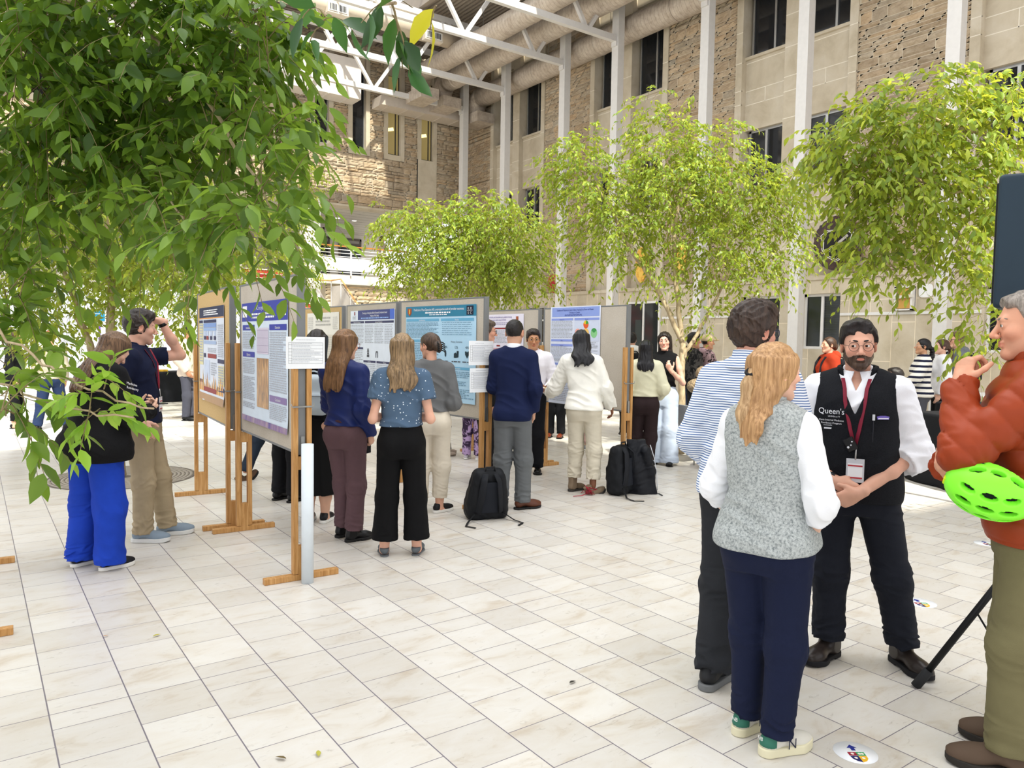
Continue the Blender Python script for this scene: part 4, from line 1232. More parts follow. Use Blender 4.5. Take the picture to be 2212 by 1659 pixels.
# ------------------------------------------------------------------ display boards and posters
t = NT('tackboard fabric'); n_ = t.noise(t.coords(), 90, 4, .7); nb_ = t.noise(t.coords(), 3, 4)
M_TACK = t.set(t.mix(.35, t.ramp(n_, [(.35, sc('b3aa9c')), (.65, sc('cbc3b6'))]), t.ramp(nb_, [(.35, sc('b5aa99')), (.7, sc('d0c8bb'))])), .95, 0, .1)
t = NT('sunlit tan tackboard'); n_ = t.noise(t.coords(), 90, 4, .7); M_TAN = t.set(t.ramp(n_, [(.35, sc('c1a271')), (.65, sc('d2b584'))]), .95, 0, .1)  # cork tan plus the boards' sunlit warmth, put into the colour
t = NT('oak'); v = t.coords(scale=(6,6,.5)); n_ = t.noise(v, 8, 5, .6, .8); M_OAK = t.set(t.ramp(n_, [(.3, sc('a5743c')), (.55, sc('c3935a')), (.75, sc('d3a871'))]), .5, 0, .3); t.bump(n_, .15, .004)
M_EDGE = plain('7d7f80', .5, .3); M_CLAMP = plain('9a9a97', .35, .8)

def board(name_lab, P0, P1, tan=False, lip=0.0, left_post=True):
    a = A([P1[0]-P0[0], P1[1]-P0[1]]); L = float(np.hypot(*a)); ang = math.atan2(a[1], a[0]) - PI/2
    rt = empty('display_board', (P0[0], P0[1], 0), ang, name_lab, 'display board', 'poster display boards')
    mb = MB(); mb.box((-.022,.02,.885),(.022,L-.02,2.1)); mb.build('panel', M_TAN if tan else M_TACK, rt)
    mb = MB()
    for lo, hi in (((-.025,0,.87),(.025,L,.888)), ((-.025,0,2.095),(.025,L,2.112)), ((-.027,-.006,.87),(.027,.022,2.112)), ((-.027,L-.022,.87),(.027,L+.006,2.112))): mb.box(lo, hi)
    mb.build('edge_frame', M_EDGE, rt, bevel=.004)
    for y in ((.0, L) if left_post else (.0,)):
        p = MB()
        for g in (-1,1): p.box((g*.047-.0175,y-.026,.045),(g*.047+.0175,y+.026,1.62))
        p.box((-.03,y-.026,.04),(.03,y+.026,.24)); p.box((-.03,y-.026,.77),(.03,y+.026,.86))
        po = p.build('post', M_OAK, rt, bevel=.003)
        p = MB(); p.box((-.26,y-.026,0),(.26,y+.026,.042)); p.build('foot', M_OAK, po, bevel=.004)
        p = MB()
        p.tube([(-.08,y-.03,1.225),(-.075,y-.035,1.205),(.075,y-.035,1.205),(.08,y-.03,1.225)], .004, 6); p.box((-.07,y-.032,1.198),(.07,y-.028,1.21)); p.build('clamp', M_CLAMP, po)
        p = MB(); p.box((-.012,y-.03,.86),(.012,y-.026,1.0)); p.build('bracket', M_CLAMP, po)
    return dict(P0=P0, ang=ang, L=L)

BA1 = board('sunlit tan display board at far left beside the tree, burning book poster on it', (1.845,6.71), (1.95,8.31), tan=True)
BA2 = board('grey display board at front left with the blue bannered poster', (1.835,5.02), (1.89,6.57))
BD = board('grey display board holding the light blue poster behind the polka dot blouse', (4.19,6.27), (4.06,7.84))
BC = board('grey display board holding the white poster with a navy banner', (4.06,7.93), (4.10,9.46))
BB = board('tan cork board behind the woman in the navy blouse, small white sheet', (4.1,9.6), (4.1,11.12), tan=True)
BE = board('grey display board behind the man in the navy blazer', (6.23,8.02), (6.2,9.55))
BF = board('grey display board behind the woman in the white sweater', (6.17,6.28), (6.2,7.88))
BL = board('display board left of the frame with only its wooden feet showing', (-.1,4.97), (-.03,6.54))

M_PAPER = plain('eef1f4', .55, 0, .3, .0); M_INK = plain('4c4f57', .7); M_GREYINK = plain('b3b8c2', .7)
class Poster:
    def __init__(s, B, label, yl, yr, z0, z1, sheet, name='research_poster', off=.031, curl=0.0, cat='poster'):
        """yl, yr measured along the board from its near end; the sheet hangs on the camera side"""
        s.W = yl-yr; s.Hh = z1-z0
        c, q = math.cos(B['ang']), math.sin(B['ang'])
        def wl(x, y, z): return (B['P0'][0]+x*c-y*q, B['P0'][1]+x*q+y*c, z)
        s.rt = empty(name, wl(-off, yl, z0), B['ang'], label, cat)
        s.curl = curl
        # local: u right = -Y, v up = Z, outward = -X
        nu, nv = 14, 26
        U_, V_ = np.meshgrid(np.linspace(0,1,nu), np.linspace(0,1,nv), indexing='ij')
        P = np.stack([s.bend(U_.ravel(), V_.ravel()), -U_.ravel()*s.W, V_.ravel()*s.Hh], 1)
        i = np.arange(nu*nv).reshape(nu,nv); F = np.stack([i[:-1,:-1], i[1:,:-1], i[1:,1:], i[:-1,1:]], -1).reshape(-1,4)
        n = len(P); P2 = P + A([.0012,0,0]); E = []
        loop = np.concatenate([i[:,0], i[-1,1:], i[-2::-1,-1], i[0,-2:0:-1]]); l2 = np.roll(loop,-1)
        E = np.stack([loop, loop+n, l2+n, l2], 1)
        mesh_np('sheet', np.concatenate([P,P2]), np.concatenate([F, F[:,::-1]+n, E]), sheet, s.rt, smooth=False)
    def bend(s, u, v): return -s.curl*np.clip(.18-v,0,1)**2*(1+.3*np.sin(u*7))*10
    def quad(s, mb, u0, v0, u1, v1, k=1):
        """u from left, v from top, 0..1"""
        d = -.0011*k
        n = max(1, int(abs(v1-v0)*s.Hh/.12))
        for j in range(n):
            a = v0+(v1-v0)*j/n; b = v0+(v1-v0)*(j+1)/n
            pts = [(u0,b),(u1,b),(u1,a),(u0,a)]
            mb.add([(d+float(s.bend(A(u), A(1-v))), -u*s.W, (1-v)*s.Hh) for u, v in pts], [[0,1,2,3]])
    def rect(s, name, u0, v0, u1, v1, mat, k=1):
        mb = MB(); s.quad(mb, u0, v0, u1, v1, k); return mb.build(name, mat, s.rt)
    def text(s, u, v, size, body, mat, al='CENTER', sx=1.0, k=3, name='lettering'):
        return text_mesh(name, body, size, mat, s.rt, frame((-.0011*k, -u*s.W, (1-v)*s.Hh), (0,-1,0), (0,0,1)), al, sx=sx)
    def para(s, u0, v0, u1, v1, lines, mat=None, k=2, fill=.55, seed=0, name='text_block', bullet=False):
        r = np.random.default_rng(seed + int(u0*100) + int(v0*1000)); mb = MB()
        for j in range(lines):
            a = v0 + (v1-v0)*j/lines; b = a + (v1-v0)/lines*fill; u = u0 + (.015 if bullet else 0); end = u1 - (r.random()*.3*(u1-u0) if r.random() < .3 else r.random()*.04*(u1-u0))
            while u < end - .008:
                w = r.uniform(.012,.06); w = min(w, end-u); s.quad(mb, u, a, u+w, b, k); u += w + .008
        return mb.build(name, mat or M_GREYINK, s.rt)
M_NAVY = plain('1b1f52',.5); M_BLUE = plain('2a37a3',.5); M_W = plain('f4f5f8',.5); M_ORANGE = plain('e9982f',.5); M_RED = plain('8e2226',.5); M_CREAM = plain('ddd6a8',.55)
M_LB = plain('9cc0e6',.5); M_PALE = plain('cfdcf0',.5)

# A2: blue banner poster
p = Poster(BA2, 'white and blue poster with long wrist photo on the front left board', 1.45, .20, .985, 1.95, plain('d6e4f2',.5), curl=.02)
p.rect('banner', .0, .0, 1, .155, M_BLUE); p.rect('emblem_panel', .02, .025, .13, .12, M_W, 2); p.rect('emblem_panel', .86, .025, .97, .12, M_W, 2)
p.text(.5, .065, .05, 'PVC in a young patient', M_W, sx=.9); p.para(.25, .09, .75, .145, 2, M_W, 3, seed=4)
for u0, u1, v, tx in ((.02,.31,.185,'Introduction'), (.64,.98,.185,'Discussion'), (.02,.31,.41,'Objective')): 
    p.rect('section_header', u0, v, u1, v+.045, M_BLUE, 2); p.text((u0+u1)/2, v+.035, .03, tx, M_W)
p.rect('section_header', .64, .735, .98, .785, plain('8a76a8',.5), 2); p.text(.81, .772, .03, 'Conclusion', M_W)
p.para(.02, .245, .31, .39, 10, seed=1); p.para(.02, .47, .31, .60, 9, seed=2); p.para(.02, .62, .31, .82, 14, seed=3); p.para(.02, .84, .31, .89, 4, seed=31)
p.rect('chart', .36, .21, .62, .42, plain('d9d2e2',.5), 2)
mb = MB()
for v in (.23,.29,.35,.405): p.quad(mb, .365, v, .615, v+.003, 3)
for k in range(24): p.quad(mb, .37+k*.0102, .22, .3712+k*.0102, .41, 3)
mb.build('chart_lines', plain('a79bb8',.6), p.rt)
t = NT('wrist photo print'); n_ = t.noise(t.coords(scale=(1,5,1)), 6, 5, .6, .8); M_PH = t.set(t.ramp(n_, [(.3, sc('54391f')), (.5, sc('a87433')), (.62, sc('c9964f')), (.75, sc('d8d2cc'))]), .35)
p.rect('photograph', .36, .455, .62, .855, M_PH, 2)
p.para(.64, .245, .98, .71, 26, seed=5); p.para(.64, .80, .98, .925, 9, seed=6)
t = NT('purple strip print'); n_ = t.noise(t.coords(scale=(1,1,.3)), 9, 3); p.rect('footer_strip', 0, .955, 1, 1, t.set(t.ramp(n_, [(.3, sc('3a3390')), (.5, sc('8b6f9a')), (.7, sc('b9a4a8'))]), .5), 2)
# A1: poster printed with a burning book
p = Poster(BA1, 'cream and blue poster printed with a burning open book', 1.44, .22, 1.04, 1.955, plain('d9e1ee',.4), curl=.03)
p.rect('banner', 0, 0, 1, .11, plain('16204f',.45)); p.rect('banner_line', 0, .112, 1, .122, M_ORANGE, 2); p.para(.2, .03, .8, .095, 3, M_W, 3, seed=9)
p.rect('side_panel', .0, .17, .17, .62, M_CREAM, 2); 
for u0,u1,v0,v1,m in ((0,.16,.135,.165,M_NAVY),(.2,.72,.135,.165,M_NAVY),(.2,.72,.17,.215,plain('7c9ad0',.5)),(.2,.72,.22,.25,plain('93b0dc',.5)),(.2,.72,.355,.39,plain('9fb4d6',.5)),(.77,1,.535,.575,M_NAVY),(.0,.16,.78,.815,M_NAVY),(.77,1,.82,.86,M_NAVY),(.2,.72,.85,.9,M_RED),(.37,.72,.49,.535,M_RED),(.2,.29,.49,.535,M_NAVY)): p.rect('section_header', u0,v0,u1,v1,m,3)
for u, m in ((.21,M_NAVY),(.32,M_RED),(.47,M_NAVY),(.62,M_NAVY)): p.rect('flow_box', u, .305, u+.09, .345, m, 3); p.rect('flow_box', u, .255, u+.09, .3, plain('b9c8e2',.5), 2)
p.rect('note_panel', .79, .6, 1, .8, M_CREAM, 2); p.para(.79,.61,.99,.79,7,seed=12,k=3); p.para(.01,.18,.16,.6,14,seed=13,k=3); p.para(.77,.19,.99,.52,18,seed=14); p.para(.37,.43,.72,.48,3,seed=15,k=3); p.rect('chart',.21,.56,.45,.77,plain('c3d0e6',.5),2); p.para(.5,.58,.72,.72,6,seed=16,k=3)
t = NT('flame print'); n_ = t.noise(t.coords(scale=(1,4,1)), 5, 5, .6, 1.6); M_FL = t.set(t.ramp(n_, [(.3, sc('7c3c12')), (.45, sc('e08a1c')), (.6, sc('f7c04a')), (.75, sc('fbe9b8'))]), .4)
mb = MB(); r = np.random.default_rng(2)
for k in range(15):
    u = k/15*.98; h = r.uniform(.08,.26); w = .055
    mb.add([(-.0036, -(u)*p.W, p.Hh*(1-.9)), (-.0036, -(u+w)*p.W, p.Hh*(1-.9)), (-.0036, -(u+w*.75)*p.W, p.Hh*(1-.9+h*.6)), (-.0036, -(u+w*.4)*p.W, p.Hh*(1-.9+h)), (-.0036, -(u+w*.2)*p.W, p.Hh*(1-.9+h*.5))], [[0,1,2,3,4]])
mb.build('flame_print', M_FL, p.rt)
p.rect('book_print', 0, .925, 1, 1, plain('b08a63',.5), 2)
# D: light blue poster
p = Poster(BD, 'light blue poster with teal banner on the board behind the polka dot blouse', 1.44, .13, 1.02, 2.04, plain('b4daf2',.45), curl=.012)
p.rect('banner', 0, 0, 1, .115, plain('2d7f9f',.45))
mb = MB(); mb.add([(-.003, -u*p.W, (1-v)*p.Hh) for u, v in ((.03,.02),(.03,.07),(.06,.105),(.09,.07),(.09,.02))], [[0,1,2,3,4]]); mb.build('crest', plain('b5532c',.5), p.rt)
p.rect('crest_cross', .05, .03, .07, .08, plain('d9b34c',.5), 4)
p.rect('logo_panel', .875, .012, .965, .103, plain('101935',.5), 2)
for u, v, ch in ((.895,.05,'K'),(.928,.05,'H'),(.895,.095,'S'),(.928,.095,'C')): p.text(u+.006, v, .036, ch, M_W, k=4, sx=.9)
p.rect('logo_line', .885, .057, .955, .06, M_W, 4)
p.text(.485, .05, .038, 'Prediction of Post-Operative AKI: a retrospective audit of provider awareness', M_W, sx=.78)
p.para(.3, .065, .68, .083, 1, M_W, 3, .8, seed=20); p.para(.36, .09, .62, .1, 1, M_W, 3, .8, seed=21)
for u0,u1,v,tx in ((.01,.50,.135,'Introduction'),(.53,.97,.135,'Results'),(.01,.50,.36,'Methods'),(.53,.99,.635,'Conclusions')):
    p.rect('section_header', u0, v, u1, v+.028, plain('6aaed2',.5), 2); p.text((u0+u1)/2, v+.023, .024, tx, M_W)
p.para(.01,.175,.5,.345,12,plain('7fa6c0',.7),seed=22); p.para(.01,.4,.5,.62,12,plain('7fa6c0',.7),seed=24); p.para(.53,.175,.95,.32,7,plain('7fa6c0',.7),fill=.35,seed=23,bullet=True)
p.para(.53,.68,.98,.75,4,plain('7fa6c0',.7),seed=25); p.para(.53,.78,.98,.83,3,plain('7fa6c0',.7),seed=26); p.para(.53,.86,.98,.96,6,plain('7fa6c0',.7),seed=27); p.para(.01,.66,.5,.95,16,plain('7fa6c0',.7),seed=28)
p.text(.75,.385,.026,'Primary Outcomes',M_INK)
for u, tx in ((.6,'34%'),(.745,'12%'),(.89,'40%')): p.text(u,.445,.036,tx,plain('2c4a55',.6))
def icon(u, v, pts, k=3):
    mb = MB(); mb.add([(-.0011*k, -(u+a)*p.W, (1-(v+b))*p.Hh) for a, b in pts], [list(range(len(pts)))]); mb.build('icon', plain('17303a',.6), p.rt)
icon(.6,.5,[(-.012,-.03),(-.012,.02),(-.004,.035),(.006,.03),(.01,0),(.006,-.03)]); icon(.745,.5,[(-.03,0),(-.03,.04),(.0,.04),(.03,.035),(.034,-.03),(.01,-.03),(.005,.0),(-.005,-.015)]); icon(.89,.5,[(-.028,-.025),(-.026,.005),(0,.042),(.026,.005),(.028,-.025),(.012,-.03),(0,-.018),(-.012,-.03)])
for u in (.6,.745,.89): p.para(u-.06,.575,u+.06,.588,1,M_INK,3,.8,seed=int(u*100))
# C: white poster with navy banner
p = Poster(BC, 'white poster with dark navy title banner and lighthouse icon', 1.37, .03, .98, 2.03, plain('e3ecf8',.5))
p.rect('banner', .18, .0, .99, .115, plain('1d2f78',.45)); p.rect('banner_end', .9, 0, .99, .115, plain('3c64c8',.45), 2)
p.text(.57,.045,.034,'Developing an Undergraduate Bedside Ultrasound Curriculum for Internal',M_W,sx=.72); p.text(.57,.078,.034,'Medicine: A Pilot Study',M_W,sx=.8); p.para(.26,.088,.88,.105,1,plain('8fb4ee',.5),3,.8,seed=30)
p.rect('crest', .09, .015, .115, .055, plain('8e2b35',.5), 2); p.para(.05,.07,.15,.11,3,M_GREYINK,3,seed=35)
for u0,u1,v,tx in ((0,.33,.13,'Background and Objectives'),(.35,.98,.13,'Curriculum Development'),(0,.31,.445,'Methods'),(.32,.6,.6,'Next Steps'),(.62,.98,.6,'References')):
    p.rect('section_header',u0,v,u1,v+.025,M_NAVY,2); p.text((u0+u1)/2,v+.021,.02,tx,M_W)
p.para(0,.175,.33,.42,14,fill=.4,seed=36); p.para(.35,.175,.55,.4,12,fill=.4,seed=37); p.para(.57,.175,.77,.4,12,fill=.4,seed=38); p.para(.79,.175,.97,.4,12,fill=.4,seed=39); p.para(0,.485,.31,.95,22,fill=.4,seed=40); p.para(.33,.64,.6,.95,14,fill=.4,seed=41); p.para(.62,.64,.98,.95,14,fill=.4,seed=42)
mb = MB()
for a in ((.41,.47,.445,.485),(.405,.49,.45,.5),(.41,.505,.445,.525),(.402,.53,.453,.56),(.418,.455,.437,.47),(.6,.5,.613,.56),(.637,.5,.65,.56),(.605,.485,.645,.5)): p.quad(mb,a[0],a[1],a[2],a[3],3)
mb.build('lighthouse_icon', M_INK, p.rt)
# B: sheet on the tan board
p = Poster(BB, 'white printed sheet pinned to the tan cork board', 1.28, .1, 1.0, 2.03, plain('e9e6de',.6))
p.para(.28,.06,.76,.2,3,plain('b9b7b2',.6),fill=.5,seed=51); p.para(.03,.06,.2,.24,7,plain('cfcdc8',.6),seed=52); p.para(.82,.06,.97,.24,7,plain('cfcdc8',.6),seed=53); p.rect('lower_panel',.02,.3,.97,.95,plain('dcd6c8',.6),2); p.para(.05,.33,.94,.9,18,plain('cbc6bb',.6),seed=54,k=3)
# E: white poster with red header lines
p = Poster(BE, 'white poster with purple title behind the man in the navy blazer', 1.42, .33, .9, 2.05, plain('e6e2ef',.5))
p.text(.42,.045,.04,'Remote open arthritis and scleroderma in pediatric nursing',plain('6a5a9a',.5),sx=.75); p.text(.42,.08,.036,'contact recovery, Berlin rates 2019/2020',plain('6a5a9a',.5),sx=.75)
mb = MB(); mb.add([(-.003,-u*p.W,(1-v)*p.Hh) for u,v in ((.84,.03),(.84,.07),(.865,.1),(.89,.07),(.89,.03))],[[0,1,2,3,4]]); mb.build('crest',plain('a3532f',.5),p.rt)
p.para(.8,.11,.95,.14,1,plain('b8aed0',.5),3,.8,seed=60); p.para(.2,.1,.7,.14,2,plain('a9a2c2',.6),seed=61)
for u0,u1 in ((.02,.32),(.34,.66),(.68,.98)): p.rect('section_header',u0,.165,u1,.185,M_RED,2); p.para(u0,.2,u1,.36,10,seed=int(u0*90)+62)
p.rect('figure',.3,.42,.62,.62,plain('d8a9b0',.5),2); p.rect('badge',.42,.38,.5,.4,M_RED,2); p.para(.02,.4,.28,.95,26,seed=66); p.para(.66,.4,.97,.95,26,seed=67); p.para(.3,.66,.62,.95,14,seed=68)
# F: white poster with blue sections and pie charts
p = Poster(BF, 'white poster with periwinkle headings and coloured pie charts', 1.44, .46, .88, 2.12, plain('dfe6f6',.5), curl=.05)
p.rect('banner',.03,.01,.98,.105,plain('8ea3e0',.5)); p.text(.5,.045,.034,'Dysplasia and Malignancy in Cancer Adepts: Preparing for a Roster and Disease',plain('263a8c',.5),sx=.66); p.text(.5,.072,.034,'Strategy in Canada',plain('263a8c',.5),sx=.8); p.para(.3,.082,.68,.1,2,plain('4356a4',.5),3,seed=70)
for u0,u1,v,tx in ((.02,.47,.12,'Background'),(.5,.98,.12,'Results'),(.02,.47,.335,'Aims'),(.02,.47,.385,'Methods'),(.5,.98,.51,'Discussion'),(.02,.4,.58,'')):
    p.rect('section_header',u0,v,u1,v+.022,plain('8d9fe2',.5),2)
    if tx: p.text((u0+u1)/2,v+.019,.02,tx,plain('26368a',.5))
p.para(.02,.15,.47,.325,13,seed=71); p.para(.02,.41,.47,.57,12,seed=72); p.para(.5,.36,.97,.49,8,seed=73); p.rect('chart_panel',.5,.145,.98,.35,plain('d2dbef',.5),2)
def pie(u, v, r, cols, k=3):
    t0 = PI/2
    for frac, h in cols:
        n = max(3, int(24*frac)); mb = MB(); pts = [(0,0)] + [(r*math.cos(t0-frac*2*PI*i/n), r*math.sin(t0-frac*2*PI*i/n)) for i in range(n+1)]
        mb.add([(-.0011*k,-u*p.W-a,(1-v)*p.Hh+b) for a, b in pts], [list(range(len(pts)))]); mb.build('pie_slice', plain(h,.5), p.rt); t0 -= frac*2*PI
pie(.73,.185,.05,((.22,'3f9a3a'),(.32,'e8612c'),(.26,'e8612c'),(.2,'e8c22e'))); pie(.57,.27,.055,((1.,'f0a79a'),)); pie(.73,.27,.058,((.5,'f2c46a'),(.5,'f2c46a'))); pie(.885,.27,.06,((.16,'3f9a4e'),(.68,'8fd08f'),(.16,'3f9a4e')))
p.para(.02,.62,.47,.98,20,seed=74); p.para(.5,.55,.97,.98,22,seed=75)

# scoring sheets taped to the board ends
def sheet(label, x0, x1, y, z0, z1, seed):
    rt = empty('scoring_sheet', (x0, y, z0), 0, label, 'paper', 'scoring sheets')
    W, H_ = x1-x0, z1-z0
    mb = MB(); mb.box((0,0,0),(W,.0012,H_)); mb.build('paper', M_PAPER, rt)
    mb = MB(); r = np.random.default_rng(seed)
    def q(u0,v0,u1,v1): mb.add([(u*W,-.0008,(1-v)*H_) for u, v in ((u0,v1),(u1,v1),(u1,v0),(u0,v0))], [[0,1,2,3]])
    for v in (.18,.25,.37,.47,.57,.67,.75,.83): q(.06,v,.95,v+.006)
    for u in (.06,.14,.945): q(u,.18,u+.005,.835)
    mb.build('table_rules', M_INK, rt)
    mb = MB(); 
    for v in (.09,.2,.28,.31,.40,.43,.5,.53,.6,.63,.70,.78):
        u = .16 if v > .1 else .25
        while u < (.92 if r.random() < .6 else .6): w = r.uniform(.015,.07); q(u,v,u+w,v+.014); u += w+.008
    mb.build('print_lines', M_GREYINK, rt)
sheet('printed scoring sheet taped to the end of the front left board', 1.716, 1.988, 4.985, 1.465, 1.682, 1)
sheet('upper scoring sheet taped beside the light blue poster', 3.955, 4.245, 6.225, 1.43, 1.67, 2)
sheet('lower scoring sheet taped beside the light blue poster', 3.969, 4.254, 6.225, 1.16, 1.40, 3)
# ------------------------------------------------------------------ trees
def mat_leaf(name, dark, mid, light, trans, tw=.45):
    t = NT(name); at = t.new('ShaderNodeAttribute', attribute_name='Tint')
    s = t.new('ShaderNodeSeparateColor'); t.lk(at.outputs['Color'], s.inputs[0])
    c = t.ramp(s.outputs[0], [(.0, sc(dark)), (.5, sc(mid)), (1, sc(light))])
    b = t.bsdf; t.lk(c, b.inputs['Base Color']); b.inputs['Roughness'].default_value = .38; b.inputs['Specular IOR Level'].default_value = .4
    tr = t.new('ShaderNodeBsdfTranslucent'); c2 = t.mix(.6, c, sc(trans)); t.lk(c2, tr.inputs['Color'])
    m = t.new('ShaderNodeMixShader'); m.inputs[0].default_value = tw; t.lk(b.outputs[0], m.inputs[1]); t.lk(tr.outputs[0], m.inputs[2]); t.lk(m.outputs[0], t.out.inputs['Surface'])
    return t.mat
t = NT('fig bark'); n_ = t.noise(t.coords(scale=(1,1,.35)), 26, 5, .65); M_BARK = t.set(t.ramp(n_, [(.3, sc('8d7a5c')), (.55, sc('b5a282')), (.75, sc('cdbd9d'))]), .85); t.bump(n_, .4, .01)
M_TWIG = plain('8a7a58', .8)

def leaf_mesh(pos, dirs, nrm, L, r, hi=True):
    """leaf blades; returns V, F list, tint"""
    N = len(pos); d = dirs/np.linalg.norm(dirs,axis=1)[:,None]
    s = np.cross(d, nrm); s /= np.linalg.norm(s,axis=1)[:,None]+1e-9; n = np.cross(s, d)
    wid = L*r.uniform(.36,.48,N)
    if hi:
        st = [(0,0),(.16,.62),(.42,1.0),(.70,.72),(.88,.28),(1.0,0)]
        fold = .16; arch = r.uniform(.05,.3,N)*L
        rows = []
        for t_, w in st:
            m = pos + d*(L*t_)[:,None] - n*(arch*(t_*t_))[:,None]
            if w == 0: rows.append([m])
            else:
                e = (wid*.5*w)[:,None]
                up = n*(wid*.5*w*fold*2)[:,None]
                rows.append([m - s*e + up, m, m + s*e + up])
        flat = [p for row in rows for p in row]                  # 1+3*4+1 = 14
        V = np.stack(flat, 1); k = V.shape[1]
        tri = [[0,2,1],[0,3,2],[10,11,13],[11,12,13]]; quad = []
        for j in range(3):
            a = 1+3*j; b = a+3
            quad += [[a,a+1,b+1,b],[a+1,a+2,b+2,b+1]]
        o = (np.arange(N)*k)[:,None,None]
        Fs = [(A(quad)[None]+o).reshape(-1,4), (A(tri)[None]+o).reshape(-1,3)]
    else:
        m = pos + d*(L*.48)[:,None]; up = n*(wid*.16)[:,None]; e = s*(wid*.5)[:,None]
        tip = pos + d*L[:,None] - n*(L*.12)[:,None]
        V = np.stack([pos, m-e+up, m+e+up, tip], 1); k = 4
        o = (np.arange(N)*k)[:,None,None]
        Fs = [(A([[0,2,1],[1,2,3]])[None]+o).reshape(-1,3)]
    tv = np.clip(r.normal(.5,.27,N),0,1)
    C = np.repeat(tv, k)
    return V.reshape(-1,3), Fs, C

def foliage(root, name, clumps, n_twig, L0, mat, seed, hi, twl=.4, per=10, twigs=True, droop=.5, twig_r=.0022):
    """clumps: (x,y,z,rx,rz,weight) ellipsoids filled with drooping leafy twigs"""
    r = np.random.default_rng(seed); cl = A(clumps, float)
    w = cl[:,5]*cl[:,3]*cl[:,4]; w /= w.sum()
    ci = r.choice(len(cl), n_twig, p=w); c = cl[ci]
    u = r.normal(size=(n_twig,3)); u /= np.linalg.norm(u,axis=1)[:,None]
    rad = r.random(n_twig)**(1/2.4)*.92
    p0 = c[:,:3] + u*rad[:,None]*np.stack([c[:,3],c[:,3],c[:,4]],1)
    ax = u*A([1,1,.5]) + r.normal(size=(n_twig,3))*.55 + A([0,0,.15]); ax /= np.linalg.norm(ax,axis=1)[:,None]
    Lt = twl*r.uniform(.55,1.25,n_twig)
    def at(t): return p0 + ax*(Lt*t)[:,None] + A([0,0,-1.])*(Lt*droop*t*t)[:,None] - ax*(Lt*.6)[:,None]*0
    P = []; D = []; 
    for j in range(per):
        t = (j+.6+r.uniform(-.2,.2,n_twig))/per
        q = at(t); tg_ = ax + A([0,0,-1.])*(2*droop*t)[:,None]; tg_ /= np.linalg.norm(tg_,axis=1)[:,None]
        sd = np.cross(tg_, A([0,0,1.])+r.normal(size=(n_twig,3))*.25); sd /= np.linalg.norm(sd,axis=1)[:,None]
        sd *= (1 if j%2 else -1)
        dd = tg_*.75 + sd*.75 + A([0,0,-.45]) + r.normal(size=(n_twig,3))*.28
        P.append(q); D.append(dd)
    P = np.concatenate(P); D = np.concatenate(D); N = len(P)
    nr = A([0,0,1.]) + r.normal(size=(N,3))*.55
    V, Fs, C = leaf_mesh(P, D, nr, L0*r.uniform(.65,1.2,N), r, hi)
    o = mesh_np(name, V, Fs, mat, root, smooth=hi)
    at_ = o.data.attributes.new('Tint','FLOAT_COLOR','POINT'); cc = np.ones((len(V),4),np.float32); cc[:,0] = C; cc[:,1] = C; at_.data.foreach_set('color', cc.ravel())
    if twigs:
        Vt = []; Ft = []; k = 0
        ts = np.linspace(-.25,1,6)
        pts = np.stack([at(np.full(n_twig,t)) for t in ts], 1)      # n,6,3
        for j in range(3):
            ang = 2*PI*j/3; off = A([math.cos(ang), math.sin(ang), .3*math.sin(ang)])*twig_r
            Vt.append(pts + off*np.linspace(1.3,.5,6)[None,:,None])
        Vt = np.stack(Vt, 2).reshape(-1,3)                            # n,6,3ring
        base = (np.arange(n_twig)*18)[:,None]; q = []
        for i in range(5):
            for j in range(3): q.append([i*3+j, i*3+(j+1)%3, (i+1)*3+(j+1)%3, (i+1)*3+j])
        Ft = (A(q)[None] + base[:,:,None]).reshape(-1,4)
        mesh_np('twigs', Vt, Ft, M_TWIG, root)
    return o

def limb(root, name, pts, r0, r1, mat=None, wob=.0, n=10, seed=0):
    P = A(pts, float); T = np.linspace(0,1,len(P)); tt = np.linspace(0,1,max(8,len(P)*4))
    Q = np.stack([np.interp(tt,T,P[:,i]) for i in range(3)],1)
    for _ in range(3): Q[1:-1] = (Q[:-2]+2*Q[1:-1]+Q[2:])/4
    rr = np.random.default_rng(seed); Q[1:-1] += rr.normal(size=(len(Q)-2,3))*wob
    mb = MB(); mb.tube(Q, list(np.linspace(r0,r1,len(Q))), n); return mb.build(name, mat or M_BARK, root)
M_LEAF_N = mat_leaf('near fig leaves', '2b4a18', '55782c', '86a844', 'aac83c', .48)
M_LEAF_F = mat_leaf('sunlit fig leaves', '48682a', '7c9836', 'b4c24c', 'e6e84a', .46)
rt = empty('ficus_tree', (-.6,3.9,0), 0, 'nearest leafy fig tree filling the upper left foreground', 'tree')
def rel(pts, o): return [tuple(A(p[:3])-A(o)) + tuple(p[3:]) for p in pts]
O = (-.6,3.9,0)
limb(rt, 'trunk', [(0,0,0),(.02,.03,1.2),(.12,.0,2.2),(.25,-.1,3.2)], .075, .045)
for k, pts in enumerate(([(-0.24,3.86,3.17),(0.21,3.65,3.04),(0.48,3.45,2.97),(0.67,3.18,2.76),(0.83,2.91,2.36),(0.87,2.61,2.09)], [(-0.35,4.29,2.98),(0.05,3.88,2.86),(0.31,3.69,2.84),(0.54,3.63,2.55),(0.68,2.99,2.07)], [(-0.32,3.72,2.18),(0.01,3.21,1.77),(0.08,3.03,1.68),(0.21,2.81,1.56),(0.31,2.67,1.49),(0.46,2.55,1.45)], [(-0.05,3.11,1.58),(0.14,2.79,1.49),(0.21,2.67,1.45),(0.41,2.59,1.42)], [(0.65,1.95,2.70),(0.63,1.45,2.41),(0.61,1.21,2.26)])):
    limb(rt, 'branch', rel(pts, O), (.02,.016,.0055,.004,.007)[k], .003, wob=.006, n=8, seed=k)
